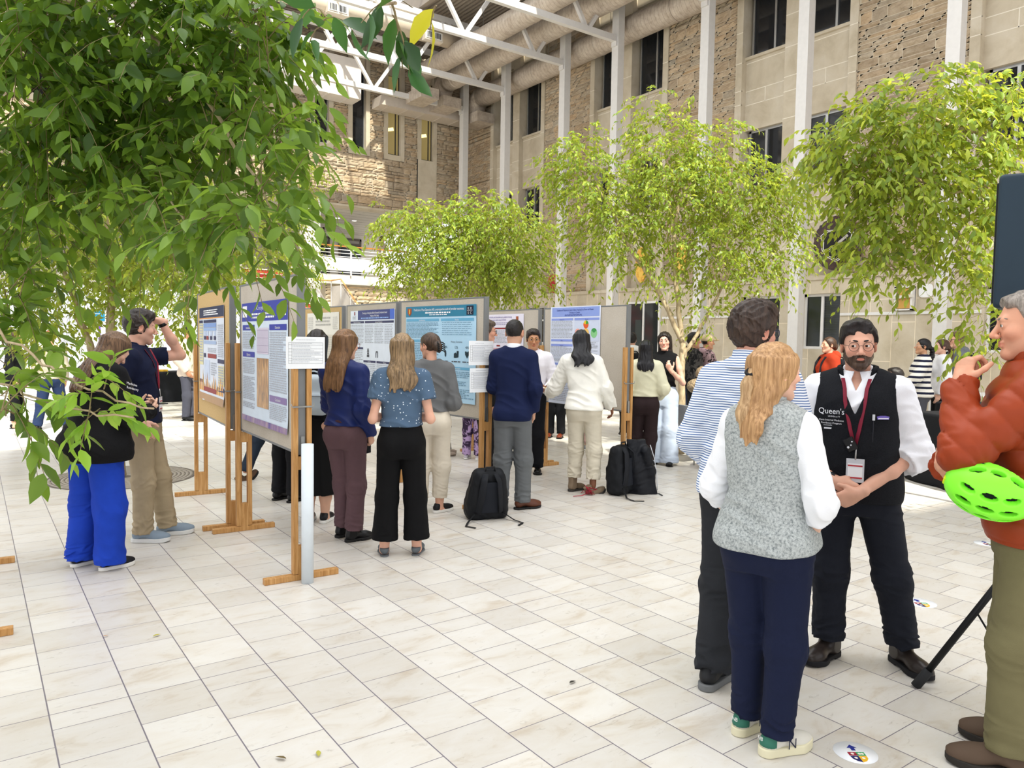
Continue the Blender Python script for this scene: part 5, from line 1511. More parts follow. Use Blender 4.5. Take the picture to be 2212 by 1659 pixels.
NEAR = [(0.21,3.38,2.80,0.33,0.26,1.0), (0.51,3.42,2.90,0.37,0.24,1.0), (0.81,3.21,2.91,0.30,0.24,1.0), (0.89,2.90,2.81,0.12,0.16,1.0), (0.26,3.57,2.53,0.37,0.28,1.0), (0.62,3.57,2.59,0.39,0.30,1.0), (0.85,3.15,2.54,0.26,0.26,1.0), (0.86,2.76,2.40,0.08,0.17,1.0), (0.82,2.66,2.20,0.10,0.14,1.0), (0.76,2.56,2.05,0.12,0.08,1.0), (0.70,2.99,2.15,0.24,0.12,1.0), (0.62,2.66,1.99,0.14,0.04,1.0), (0.48,3.65,2.29,0.33,0.18,1.0), (0.21,3.59,2.19,0.22,0.18,1.0), (0.77,2.56,1.98,0.08,0.05,1.0)]
NEARLOW = [(0.11,3.39,1.81,0.16,0.14,1.0), (0.09,3.14,1.60,0.11,0.13,1.0), (0.09,2.76,1.48,0.07,0.08,1.0), (0.07,2.65,1.46,0.07,0.07,0.8)]
BRANCH = [(0.31,2.67,1.51,0.09,0.04,1.0), (0.23,2.66,1.45,0.06,0.04,1.0), (0.32,2.65,1.44,0.07,0.03,1.0)]
TOP = [(0.56,1.43,2.29,0.02,0.03,1.0), (0.61,1.21,2.25,0.03,0.02,1.0), (0.69,1.21,2.27,0.01,0.02,1.0), (0.75,1.24,2.31,0.02,0.01,1.0)]
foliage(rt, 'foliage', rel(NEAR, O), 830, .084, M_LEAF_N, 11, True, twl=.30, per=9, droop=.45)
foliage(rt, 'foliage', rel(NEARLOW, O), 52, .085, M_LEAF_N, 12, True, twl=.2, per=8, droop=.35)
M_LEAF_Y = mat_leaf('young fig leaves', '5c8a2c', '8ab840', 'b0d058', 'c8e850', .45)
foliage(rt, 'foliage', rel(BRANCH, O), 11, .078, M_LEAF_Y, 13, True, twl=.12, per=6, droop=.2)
M_LEAF_D = mat_leaf('dark fig leaves', '12301c', '24502a', '3f6e34', '6a9a30', .3)  # dark green leaf colour for the hanging top sprigs
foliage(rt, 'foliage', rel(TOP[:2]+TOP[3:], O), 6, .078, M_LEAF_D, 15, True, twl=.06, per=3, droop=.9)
foliage(rt, 'foliage', rel(TOP[2:3], O), 1, .078, mat_leaf('yellowing fig leaf','9a9a20','b5ae28','c9bf3a','e0d840',.45), 16, True, twl=.05, per=2, droop=1.2)
rt = empty('ficus_tree', (1.42,9.8,0), 0, 'slender fig tree in the round floor grate behind the navy polo man', 'tree')
O = (1.42,9.8,0)
for k, pts in enumerate(([(1.34,9.77,0.01),(1.34,9.91,1.80),(1.35,9.94,2.34),(1.32,9.99,2.77),(1.32,10.04,3.42)], [(1.40,9.74,0.01),(1.16,10.01,1.47),(1.03,10.13,1.90),(0.93,10.23,2.28),(0.79,10.38,2.87)])):
    q = rel(pts, O); q[0] = (q[0][0]*.3, q[0][1]*.3, 0.02); limb(rt, 'trunk', q, (.06,.05)[k], .02, wob=.008, seed=k)
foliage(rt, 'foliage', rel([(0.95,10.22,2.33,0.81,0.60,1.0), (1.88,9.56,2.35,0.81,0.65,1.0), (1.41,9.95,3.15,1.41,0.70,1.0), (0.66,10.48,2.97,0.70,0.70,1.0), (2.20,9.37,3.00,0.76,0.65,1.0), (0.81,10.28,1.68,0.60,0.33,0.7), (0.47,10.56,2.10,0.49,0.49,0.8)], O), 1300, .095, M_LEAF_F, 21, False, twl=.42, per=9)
rt = empty('ficus_tree', (4.15,18.6,0), 0, 'sunlit yellow green fig tree far behind the beige blazer man', 'tree')
O = (4.15,18.6,0)
q = rel([(4.19,18.45,-0.21),(4.11,18.25,1.30),(4.00,18.41,2.57),(3.94,18.52,3.41)], O); q[0] = (0,0,0.02); limb(rt, 'trunk', q, .07, .03)
foliage(rt, 'foliage', rel([(4.00,18.41,2.57,1.16,0.95,1.0), (3.16,19.07,3.40,1.48,1.16,1.0), (5.64,18.26,3.08,1.33,1.22,1.0), (6.21,17.95,4.53,0.78,1.44,1.0), (6.41,17.88,5.53,0.66,0.66,1.0), (6.37,17.76,3.54,0.55,0.66,1.0)], O), 1300, .10, M_LEAF_F, 23, False, twl=.5, per=9)
rt = empty('ficus_tree', (7.14,10.8,0), 0, 'dense rounded fig tree crown in front of the balcony and back corner', 'tree')
O = (7.14,10.8,0)
q = rel([(7.14,10.81,0.32),(7.13,10.90,1.47),(7.12,10.97,2.43),(7.07,11.06,3.23)], O); q.insert(0,(0,0,.02)); limb(rt, 'trunk', q, .06, .03)
foliage(rt, 'foliage', rel([(6.48,11.48,3.06,0.80,0.64,1.0), (6.06,11.76,2.77,0.40,0.36,1.0), (7.01,11.11,3.23,0.80,0.80,1.0), (7.66,10.65,3.40,0.72,0.72,1.0), (7.71,10.57,2.76,0.72,0.40,1.0), (6.27,11.68,3.77,0.64,0.28,1.0), (6.69,11.37,3.70,0.56,0.40,1.0), (7.34,10.91,3.79,0.56,0.48,1.0), (6.04,11.83,3.53,0.48,0.20,0.8), (7.13,10.99,2.75,0.88,0.32,1.0), (6.96,11.21,4.15,0.20,0.16,0.6)], O), 1500, .092, M_LEAF_F, 31, False, twl=.42, per=10, droop=.7)
rt = empty('ficus_tree', (8.55,7.6,0), 0, 'tall fig tree with forked bare trunk in the middle of the right wall', 'tree')
O = (8.55,7.6,0)
for k, pts in enumerate(([(8.63,7.63,0.16),(8.66,7.67,0.99),(8.68,7.69,1.55),(8.67,7.73,1.96),(8.62,7.80,2.52),(8.61,7.86,3.21),(8.68,7.85,3.77),(8.71,7.85,4.19)], [(8.68,7.70,1.69),(8.50,7.87,2.24),(8.29,8.06,2.72),(8.09,8.21,2.99),(7.91,8.39,3.55),(7.69,8.58,4.03)], [(8.68,7.68,1.44),(8.80,7.61,1.69),(8.92,7.54,1.93),(9.19,7.39,2.53),(9.48,7.23,3.23)])):
    q = rel(pts, O)
    if k == 0: q.insert(0,(q[0][0],q[0][1],.02))
    limb(rt, ('trunk','branch','branch')[k], q, (.062,.04,.035)[k], .016, wob=.008, seed=k)
foliage(rt, 'foliage', rel([(7.42,8.80,4.30,0.42,0.49,1.0), (7.37,8.85,4.58,0.31,0.24,0.8), (7.75,8.53,3.89,0.70,0.56,1.0), (8.55,8.00,4.53,0.63,0.63,1.0), (8.34,8.19,5.19,0.28,0.24,0.8), (8.91,7.80,5.44,0.15,0.21,0.5), (9.11,7.59,4.47,0.63,0.56,1.0), (8.65,7.88,3.84,0.97,0.63,1.0), (9.44,7.31,3.85,0.77,0.63,1.0), (9.95,6.94,3.86,0.42,0.56,1.0), (7.85,8.42,3.34,0.77,0.49,1.0), (9.12,7.36,3.07,0.76,0.41,1.0), (9.84,6.84,3.05,0.34,0.48,1.0), (9.33,7.17,2.60,0.48,0.28,0.7), (8.82,7.52,2.38,0.24,0.28,0.5), (8.40,7.98,2.79,0.42,0.28,0.5), (7.65,8.66,4.72,0.21,0.17,0.6), (8.98,7.38,2.04,0.28,0.28,0.4)], O), 1750, .092, M_LEAF_F, 41, False, twl=.44, per=10, droop=.6)
rt = empty('ficus_tree', (8.35,2.6,0), 0, 'leafy fig tree at far right above the black loudspeaker', 'tree')
O = (8.35,2.6,0)
for k, pts in enumerate(([(8.35,2.56,0.80),(8.34,2.65,1.91),(8.22,2.80,2.86),(7.81,3.13,3.19),(7.39,3.42,3.10)], [(8.22,2.80,2.86),(7.96,3.05,3.63),(7.47,3.41,3.70),(7.13,3.67,3.95)], [(7.81,3.13,3.19),(7.25,3.53,3.18),(6.84,3.85,3.48)])):
    q = rel(pts, O)
    if k == 0: q.insert(0,(0,0,.02))
    limb(rt, ('trunk','branch','branch')[k], q, (.06,.03,.02)[k], .01, wob=.008, seed=k)
foliage(rt, 'foliage', rel([(6.87,3.83,3.56,0.47,0.39,1.0), (7.23,3.59,3.87,0.52,0.34,1.0), (6.73,3.91,3.26,0.26,0.30,1.0), (7.11,3.62,3.09,0.56,0.43,1.0), (7.61,3.30,3.53,0.39,0.47,1.0), (7.48,3.32,2.67,0.34,0.26,1.0), (6.82,3.80,2.62,0.26,0.26,1.0), (6.92,3.71,2.36,0.26,0.13,0.8), (7.67,3.03,3.86,0.17,0.25,1.0), (7.69,3.28,4.14,0.17,0.15,0.7), (7.84,3.09,2.98,0.22,0.39,1.0), (7.43,3.08,2.14,0.13,0.21,0.6), (7.39,3.09,1.89,0.17,0.15,0.4), (6.52,4.08,3.56,0.19,0.19,0.8), (7.44,3.33,2.37,0.17,0.13,0.7), (7.56,3.07,1.69,0.21,0.19,0.5)], O), 950, .088, M_LEAF_F, 51, True, twl=.4, per=10, droop=.6)
# round tree grates let into the floor
def grate(label, c, R):
    rt = empty('tree_grate', (c[0],c[1],0), 0, label, 'tree grate')
    mb = MB()
    for k in range(int(R/.045)):
        r0 = .1+k*.045
        if r0+.03 > R: break
        mb.lathe([(r0,.001),(r0,.005),(r0+.032,.005),(r0+.032,.001)], 56)
    for k in range(8):
        a = 2*PI*k/8; mb.bar((.1*math.cos(a),.1*math.sin(a),.004),(R*math.cos(a),R*math.sin(a),.004),.03,.004)
    mb.build('rings', plain('a39a8e',.6,.2), rt)
    mb = MB(); mb.lathe([(0.02,.0005),(R,.0005),(R,.003),(R-.02,.003)], 64); mb.build('soil_disc', plain('6d655c',.9), rt)
grate('large round iron tree grate behind the blue scrub trousers', (1.42,9.8), .80)
grate('small round floor grate beside the beige blazer man', (3.37,16.35), .30)
# ------------------------------------------------------------------ the people
R_ = math.radians
BLK = cloth('101114'); M_SOLE_W = plain('e4e2dc', .6); M_SOLE_K = plain('1b1b1b', .7); M_SHOE_K = plain('131314', .45); M_LEATHER = plain('5c3524', .35); M_GREYHAIR = ('6e6861', 'a79d93')
def surf(fg, x, z, off=0.0, back=False):
    """point on the torso surface in local (unscaled) coordinates"""
    g = -1 if back else 1
    ys = np.linspace(.40, -.1, 260)*g
    Pn = np.stack([np.full_like(ys, x), ys, np.full_like(ys, z)], 1)
    Pn[:,:2] += fg.lean[:2]*fg.w(A([z]))[0]
    d = fg.torso(Pn, off); i = np.argmax(d < 0)
    return Pn[i]
def ribbon(fg, root, name, xz, off, w, mat, back=False, lift=.004):
    P = [surf(fg, x, z, off, back) + A([0, lift*(-1 if back else 1), 0]) for x, z in xz]
    mb = MB(); mb.tube(A(P)*fg.s, w*fg.s, 8, flat=(1.0, .16)); return mb.build(name, mat, root)
def lanyard(fg, root, col, off, z1=1.06, badge=True, x0=.055, text=True):
    m = plain(col, .55)
    for g in (1,-1): ribbon(fg, root, 'lanyard', [(g*(x0+.012),1.47),(g*x0,1.42),(g*.045,1.36),(g*.02,1.22),(.0,z1+.06)], off, .0095, m)
    p = surf(fg, 0, z1, off)*fg.s
    if badge:
        mb = MB(); y = p[1]+.012
        mb.box((-.042,y,p[2]-.115),(.042,y+.003,p[2]+.005)); b = mb.build('badge', plain('c9ccd2',.25), root)
        mb = MB(); mb.box((-.034,y+.003,p[2]-.095),(.034,y+.0045,p[2]-.02)); c = mb.build('badge_card', plain('eceef2',.4), b)
        mb = MB(); mb.box((-.034,y+.0045,p[2]-.034),(.034,y+.006,p[2]-.027)); mb.box((-.034,y+.0045,p[2]-.095),(.034,y+.006,p[2]-.088)); mb.build('badge_stripe', plain('b02a35',.4), b)
        mb = MB(); mb.tube([(0,p[1]+.006,p[2]+.07),(0,y+.002,p[2])], .0045, 6); mb.build('badge_clip', M_ALU, b)
def watch(fg, root, i, mat, r=.031):
    d = U(fg.wr[i]-fg.el[i]); c = fg.wr[i] - d*.035
    mb = MB(); mb.tube(A([c-d*.011, c+d*.011])*fg.s, r*fg.s, 18); o = mb.build('watch_strap', mat, root); return c, d
def backpack_on(fg, label, mat, w=.15, h=.24, dpt=.075, z=1.2, off=.02, straps=True, seed=1, handle=False, name='backpack'):
    root = empty(name, fg.loc, fg.face-PI/2, label, 'backpack'); s = fg.s
    c = surf(fg, 0, z, off, True) + A([0,-dpt-.004,0])
    def f(P):
        q = P - c; tp = 1 - np.clip(q[:,2]/h, 0, 1)*.18
        d = bx(q/np.stack([tp,np.ones_like(tp),np.ones_like(tp)],1), (0,0,0), (w,dpt,h), .055)
        d = sm(d, bx(P, c+A([0,-dpt*.85,-h*.35]), (w*.78,dpt*.5,h*.5), .04), .015)
        return d - .004*folds(P, 22, seed)
    V, F = polygonise(f, c-A([w+.06,dpt*2+.06,h+.08]), c+A([w+.06,dpt+.06,h+.08]), .012); mesh_np('bag_body', V*s, F, mat, root)
    if straps:
        for g in (1,-1):
            pts = [surf(fg, g*.075, zz, off+.012, bk) for zz, bk in ((1.38,True),(1.44,True))] + [surf(fg, g*.085, zz, off+.012, False) for zz in (1.44,1.36,1.22,1.08)]
            mb = MB(); mb.tube(A(pts)*s, .02*s, 8, flat=(1,.3)); mb.build('shoulder_strap', mat, root)
    mb = MB(); mb.tube([(c+A([.05*math.cos(a),0,h+.03*math.sin(a)]))*s for a in np.linspace(0,PI,8)], .008*s, 6); mb.build('handle', mat, root)
    zp = MB(); zp.tube([(c+A([x,-dpt*1.45,-h*.02]))*s for x in np.linspace(-w*.6,w*.6,6)], .003*s, 5); zp.build('zip', plain('5a5f66',.4), root)
    return root

# --- woman in royal blue scrubs, back, head bent over a phone
fg = Fig((.71,6.08,0), R_(22), 1.72, True, wide=1.30, deep=1.25, sh=1.12, lean=(-.01,.07), head=(-.05,.75,0), feet=[(.13,.02,-.12),(-.13,-.05,.1)],
    armR=dict(el=(.27,.02,1.12), wr=(.14,.27,1.13), dir=(-.5,.8,.3), n=(-.6,-.1,.8), curl=.9), armL=dict(el=(-.27,.04,1.12), wr=(-.05,.3,1.15), dir=(.5,.7,.3), n=(.5,-.2,.8), curl=.9))
pr = person('person in black fleece jacket and royal blue scrub trousers, head bent over phone', fg,
    dict(name='jacket', mat=cloth('0e0e10','fleece',hex2='070708'), off=.034, hem=.80, sr=(.085,.074,.05), loose=.045, fold=.009, neck=.06, collar=dict(r=.07,h=.03,th=.009,open=False)),
    dict(kind='t', mat=cloth('1b3fae', var=.12), fit=(.125,.105,.098), hem=.05, waist=1.0, fold=.011, seed=5), dict(kind='sneaker', mat=plain('15151a',.6), sole=M_SOLE_W),
    dict(kind='long', col=('2c1f16','806248'), L=.40, hang=(-.1,.42,0)), 'e3b9a0', 0, face=False)
for k in (0,1):
    text_mesh('lettering', ['Medicine','Residency'][k], .026, plain('e8e8ea',.5), pr, frame((.30,.06,1.335-k*.03), (-.2,.9,-.25), (-.3,0,1)))
o = empty('phone', fg.loc, fg.face-PI/2, 'black phone held by the person in royal blue scrub trousers', 'phone')
mb = MB(); c = (fg.wr[0]+A([-.05,.09,.05]))*fg.s; mb.box(c-A([.035,.07,.004]), c+A([.035,.07,.004])); mb.build('phone_body', plain('15161a',.2), o)

# --- man in navy polo, hand on his head
fg = Fig((1.13,6.73,0), R_(-26), 1.86, wide=1.0, lean=(0,-.03), head=(.42,.10,0), feet=[(.1,.02,-.1),(-.1,.14,.25)],
    armR=dict(el=(.27,-.10,1.13), wr=(.20,.08,.93), dir=(-.05,.45,-.85), n=(-1,-.2,0), curl=.55), armL=dict(el=(-.27,.24,1.42), wr=(-.15,.125,1.69), dir=(.45,-.85,.15), n=(.3,-.2,-.95), curl=.55))
pr = person('person in navy polo and khaki trousers scratching their head', fg, dict(name='polo_shirt', mat=cloth('141a33','knit'), off=.017, hem=.90, sleeve=.62, sr=(.073,.066,.05), fold=.007, collar=dict(r=.07,h=.02,flap=.045)),
    dict(kind='t', mat=cloth('a8977a', var=.1), fit=(.10,.078,.068), waist=1.0, fold=.009, hem=.07), dict(kind='sneaker', mat=plain('8695a3',.7), sole=plain('dcdcd8',.6), sz=1.06),
    dict(kind='short', col=('120e0d','3b302b'), vol=.012, seed=3), 'deae98', 0, bare=(1,2), eyes=('3b2a20',(.1,0)), extra=dict(stubble=.16))
lanyard(fg, pr, '8a1c33', .02, 1.10)
mb = MB(); d = U(fg.wr[1]-fg.el[1]); c = fg.wr[1]-d*.03; mb.tube(A([c-d*.013,c+d*.013])*fg.s, .033*fg.s, 18); mb.build('watch', plain('101113',.4), pr)
for i in (0,1):
    mb = MB(); a = fg.ank[i]*fg.s
    fd = A([-math.sin(fg.fang[i]), math.cos(fg.fang[i]),0]); rt_ = A([fd[1],-fd[0],0])
    mb.tube([a+fd*(.05+.02*(k//2))+rt_*(.022 if k%2 else -.022)+A([0,0,-.004-.007*k]) for k in range(7)], .004, 6); mb.build('shoe_laces', plain('15161c',.7), pr)

# --- far man in a beige blazer
fg = Fig((3.47,15.75,0), R_(-42), 1.85, head=(.05,.05,0), armR=dict(el=(.27,-.06,1.12), wr=(.2,.08,.92)), armL=dict(el=(-.27,-.06,1.12), wr=(-.2,.08,.92)))
pr = person('person in beige blazer and grey trousers standing far back by the trees, hands in pockets', fg, [dict(name='shirt', mat=cloth('dfe6f2'), off=.014, hem=1.0, sleeve=0, collar=dict(r=.068,h=.024)), dict(name='blazer', mat=cloth('c9bcae'), off=.028, hem=.82, sr=(.075,.066,.052), vneck=.26)],
    dict(kind='t', mat=cloth('474853'), fit=(.1,.075,.066), fold=.006), dict(kind='dress', mat=M_SHOE_K, sole=M_SOLE_K), dict(kind='short', col=('0c0a0a','221c1a')), 'b07f62', 2)
ribbon(fg, pr, 'lanyard', [(-.05,1.42),(-.04,1.25),(-.03,1.05)], .03, .01, plain('b3222e',.5))
# --- two half hidden people at far left
fg = Fig((1.12,15.3,0), R_(70), 1.72, feet=[(.2,.1,-.1),(-.2,-.1,.1)], twist=.2)
person('person in pale grey jacket and blue jeans half hidden behind leaves at far left', fg, dict(name='jacket', mat=cloth('a79f8e'), off=.03, hem=.9, sr=(.08,.07,.05)), dict(kind='t', mat=cloth('22304f'), fit=(.105,.085,.075)), dict(kind='sneaker', mat=M_SHOE_K, sole=M_SOLE_K), dict(kind='short', col=('4a2b1c','8a5a3a')), 'c99578', 2, face=False)
fg = Fig((.62,15.8,0), R_(-20), 1.70, True)
person('person in black clothes at the left picture edge behind the leaves', fg, dict(name='coat', mat=BLK, off=.03, hem=.7, sr=(.08,.07,.05)), dict(kind='t', mat=BLK, hem=.14), dict(kind='dress', mat=M_SHOE_K, sole=M_SOLE_K), dict(kind='long', col=('2a1b14','4a3324'), L=.3), 'd0a088', 2, face=False, legskin=True)

# --- people around the front boards
fg = Fig((2.84,8.80,0), R_(5), 1.74, feet=[(.1,.1,0),(-.1,-.26,.1,.03,.75)], head=(.6,.1,0))
person('person in dark jeans and brown suede boots behind the front left board, one heel raised', fg, dict(name='sweater', mat=cloth('4d5560'), off=.02, hem=.9), dict(kind='t', mat=cloth('27313f'), fit=(.1,.075,.065)), dict(kind='boot', mat=plain('5a4433',.7), sole=M_SOLE_K), dict(kind='short', col=('1d1512','4a3a2e')), 'd0a088', 1, face=False)
fg = Fig((2.60,7.55,0), R_(25), 1.82, head=(0,0,0))
person('person with curly black hair in black trousers, mostly hidden by the front left board', fg, dict(name='shirt', mat=cloth('1a1b20'), off=.02, hem=.9), dict(kind='t', mat=cloth('141519'), fit=(.1,.075,.07)), dict(kind='dress', mat=M_SHOE_K, sole=M_SOLE_K), dict(kind='short', col=('070606','1a1615'), vol=.022, seed=8), 'd9ac92', 1, face=False)
fg = Fig((2.53,6.52,0), R_(58), 1.74, True, feet=[(.07,0,-.2),(-.07,.02,.1)])
pr = person('person in black top and long black skirt wearing a pale backpack', fg, dict(name='top', mat=BLK, off=.016, hem=.95), dict(kind='skirt', mat=cloth('0b0b0c'), hem=.27, waist=1.02), dict(kind='sneaker', mat=M_SHOE_K, sole=M_SOLE_W), dict(kind='long', col=('0d0a0a','2d2422'), L=.27), 'd6a98f', 1, face=False, legskin=True)
backpack_on(fg, 'small pale grey blue backpack worn over the black skirt', plain('b9c6d0',.45), .135, .18, .06, 1.18, .02, handle=True)
fg = Fig((2.50,5.80,0), R_(36), 1.74, True, wide=.92, lean=(-.02,0), head=(-.22,.08,0), feet=[(.07,.0,-.55),(-.08,.09,-.5)],
    armR=dict(el=(.21,-.07,1.10), wr=(.215,.05,.90), dir=(-.05,.35,-.9), curl=.9), armL=dict(el=(-.18,.07,1.12), wr=(-.06,.2,1.02), curl=.8))
pr = person('person with long straight brown hair in navy blouse and mauve trousers', fg, dict(name='blouse', mat=cloth('1d2a60', rough=.45, bump=.1), off=.022, hem=.97, sr=(.074,.066,.045), fold=.009, neck=.055, collar=dict(r=.06,h=.016)),
    dict(kind='t', mat=cloth('5e474c', var=.06), fit=(.102,.074,.072), waist=1.02, fold=.007, hem=.1, belt=cloth('4a3237')), dict(kind='boot', mat=plain('101012',.4), sole=M_SOLE_K),
    dict(kind='long', col=('3a2517','916c4a'), L=.40), 'dcae95', 0, face=True, glass=dict(mat=plain('8a4a3a',.3), r=.024, sq=.3))
o = empty('phone', fg.loc, fg.face-PI/2, 'dark phone in the hand of the person in the navy blouse', 'phone')
c = (fg.wr[0]+A([-.045,.05,-.1]))*fg.s; mb = MB(); mb.box(c-A([.005,.035,.07]), c+A([.005,.035,.07])); mb.build('phone_body', plain('18181c',.2), o)
fg = Fig((2.69,5.19,0), R_(64), 1.71, True, feet=[(.128,0,-.25),(-.128,0,.05)], armR=dict(el=(.225,-.07,1.09), wr=(.13,.17,1.10), dir=(-.7,.6,.2), curl=.7), armL=dict(el=(-.225,-.07,1.09), wr=(-.13,.17,1.10), dir=(.7,.6,.2), curl=.7))
person('person in blue polka dot blouse and wide black trousers seen from behind', fg, dict(name='blouse', mat=cloth('50667f','dots',hex2='dfe8ef'), off=.020, hem=1.03, sleeve=.52, sr=(.082,.082,.06), fold=.009, neck=.05),
    dict(kind='t', mat=cloth('0a0a0c'), fit=(.104,.086,.112), waist=1.10, hem=.125, fold=.003, k=.012), dict(kind='flat', mat=plain('5e6469',.7), sole=plain('6b6f73',.7)),
    dict(kind='long', col=('3d2f20','a78a66'), L=.33, wav=.013), 'e0ae96', 0, face=False, bare=(2,2), legskin=True)
fg = Fig((3.58,6.30,0), R_(62), 1.73, True, wide=1.02, head=(.75,.12,0), feet=[(.09,.02,-.9),(-.09,0,.1)], armR=dict(el=(.215,-.05,1.09), wr=(.1,.17,1.08), curl=.7), armL=dict(el=(-.21,0,1.1), wr=(-.1,.2,1.12), curl=.7))
pr = person('person in grey sweater and cream trousers with hair in a claw clip', fg, dict(name='sweater', mat=cloth('68696a','knit'), off=.022, hem=1.0, sr=(.074,.072,.052), fold=.009), dict(kind='t', mat=cloth('d5cbb9'), fit=(.105,.085,.062), waist=1.06, hem=.15, belt=plain('1c1917',.5)), dict(kind='sneaker', mat=M_SHOE_K, sole=M_SOLE_W), dict(kind='bun', col=('1d1511','5d4838')), 'dba88e', 0, bare=(0,0), legskin=True)
mb = MB(); 
for g in (1,-1):
    for k in range(5): mb.tube([fg.hp((g*.01,-.12,.03-k*.02))*fg.s, fg.hp((g*.035,-.145,.02-k*.02))*fg.s, fg.hp((g*.04,-.165,-.0-k*.02))*fg.s], .006, 6)
mb.build('hair_claw', plain('0e0d0d',.3), pr)
fg = Fig((5.46,9.33,0), R_(0), 1.70, feet=[(.09,.02,-.1),(-.09,.16,.1)])
person('person in dark navy jeans and beige shoes standing behind the light blue poster board', fg, dict(name='sweater', mat=cloth('39404e'), off=.02, hem=.9), dict(kind='t', mat=cloth('1b2138'), fit=(.1,.08,.07)), dict(kind='flat', mat=plain('a6978a',.7), sole=plain('8d8378',.7)), dict(kind='short', col=('1d1512','4a3a2e')), 'd0a088', 1, face=False)
fg = Fig((4.80,7.22,0), R_(-22), 1.90, head=(.02,.05,0), feet=[(.1,0,-.1),(-.12,.12,.1)])
person('person with glasses and short brown hair in a black suit behind the light blue board', fg, [dict(name='shirt', mat=cloth('f0f1f4'), off=.014, hem=1.0, sleeve=0, collar=dict(r=.068,h=.026)), dict(name='suit_jacket', mat=cloth('131418'), off=.028, hem=.82, sr=(.075,.066,.052), vneck=.2)], dict(kind='t', mat=cloth('121317'), fit=(.1,.08,.072)), dict(kind='dress', mat=plain('6b3d22',.35), sole=M_SOLE_K), dict(kind='short', col=('2a201a','6a5a4c'), seed=4), 'dba58c', 1, glass=dict(mat=plain('241f1d',.3)), eyes=('3b2a20',(0,0)))
fg = Fig((4.35,6.02,0), R_(47), 1.88, wide=.84, sh=.9, head=(-.18,.06,0), feet=[(.10,.02,-.95),(-.10,-.03,.15)], armR=dict(el=(.215,-.08,1.13), wr=(.185,.04,.93), dir=(0,.3,-.95), curl=.4), armL=dict(el=(-.19,.03,1.13), wr=(-.12,.2,1.05)))
person('person in navy blazer and grey trousers, back to camera, hand in pocket', fg, [dict(name='shirt', mat=cloth('eceff5'), off=.012, hem=1.0, sleeve=0, collar=dict(r=.064,h=.03,open=False)), dict(name='blazer', mat=cloth('131d40', var=.05), off=.024, hem=.83, sr=(.068,.060,.052), fold=.005, neck=.064)],
    dict(kind='t', mat=cloth('65686a', var=.07), fit=(.102,.078,.068), fold=.009), dict(kind='dress', mat=plain('5a3424',.35), sole=M_SOLE_K, sz=1.05), dict(kind='buzz', col=('0b0909','221c1a'), seed=4), 'c79a80', 0, face=False)
fg = Fig((5.75,7.58,0), R_(232), 1.82, head=(.1,.12,0), lean=(-.02,.03), armL=dict(el=(-.27,.02,1.12), wr=(-.16,.22,1.03), dir=(.3,.9,.1), n=(0,0,1), curl=.5), armR=dict(el=(.26,0,1.12), wr=(.2,.18,1.0)))
person('person in white shirt and black trousers facing the camera with gold rimmed glasses', fg, dict(name='shirt', mat=cloth('f0edf2'), off=.02, hem=1.0, sr=(.075,.066,.05), fold=.008, collar=dict(r=.07,h=.022,flap=.04)), dict(kind='t', mat=cloth('121318'), fit=(.102,.08,.07), waist=1.04), dict(kind='dress', mat=plain('0d0d0f',.15), sole=M_SOLE_K), dict(kind='short', col=('14100f','3a2e28'), seed=6), 'c9946f', 1, eyes=('2a1a10',(0,0)), glass=dict(mat=plain('b08a4a',.3,.8)))
fg = Fig((5.53,6.30,0), R_(42), 1.80, True, wide=1.0, lean=(-.05,.09), twist=.05, head=(.1,.28,-.05), feet=[(.12,-.08,-.85,.0,.42),(-.10,.02,-.6)],
    armR=dict(el=(.26,-.04,1.13), wr=(.33,.06,.93), dir=(.15,.35,-.9), curl=.5), armL=dict(el=(-.29,.04,1.12), wr=(-.36,.20,1.05), dir=(-.4,.85,.1), n=(.1,.0,1), curl=.5))
person('person in white sweater and khaki trousers with black hair, lifting one heel', fg, dict(name='sweater', mat=cloth('eae8df','knit'), off=.028, hem=.90, slopex=-.02, sr=(.085,.08,.06), fold=.010, neck=.055), dict(kind='t', mat=cloth('cdc5b2', var=.07), fit=(.102,.078,.068), hem=.16, fold=.010), dict(kind='boot', mat=plain('7d6b57',.7), sole=plain('3a3632',.7)), dict(kind='long', col=('060606','24242a'), L=.31, wav=.016, vol=.006), '7c5038', 0, face=False)
o = empty('paper_plate', (0,0,0), 0, 'paper plate of food held by the person in the white sweater', 'plate')
c = Matrix.Translation(fg.loc) @ Matrix.Rotation(fg.face-PI/2,4,'Z') @ Vector((fg.wr[1]+A([-.03,.12,.03]))*fg.s); o.location = c
mb = MB(); mb.lathe([(.0,0),(.08,0),(.115,.018),(.112,.02),(.08,.004),(0,.004)], 32); mb.build('plate', plain('f2efe6',.6), o)
mb = MB(); mb.lathe([(0,.004),(.07,.004),(.06,.02),(.02,.028),(0,.028)], 20); mb.build('food', plain('e0b96a',.7), o)
fg = Fig((8.25,10.14,0), R_(215), 1.75)
person('person in black trousers and reddish brown dress shoes behind the pie chart board', fg, dict(name='jacket', mat=cloth('1a1b20'), off=.025, hem=.85), dict(kind='t', mat=cloth('15161a'), fit=(.1,.08,.07)), dict(kind='dress', mat=plain('6b2f1c',.3), sole=M_SOLE_K), dict(kind='short', col=('1d1512','4a3a2e')), 'd0a088', 2)
fg = Fig((7.62,8.75,0), R_(20), 1.60, True, feet=[(.09,.05,-.3),(-.09,-.1,.1)])
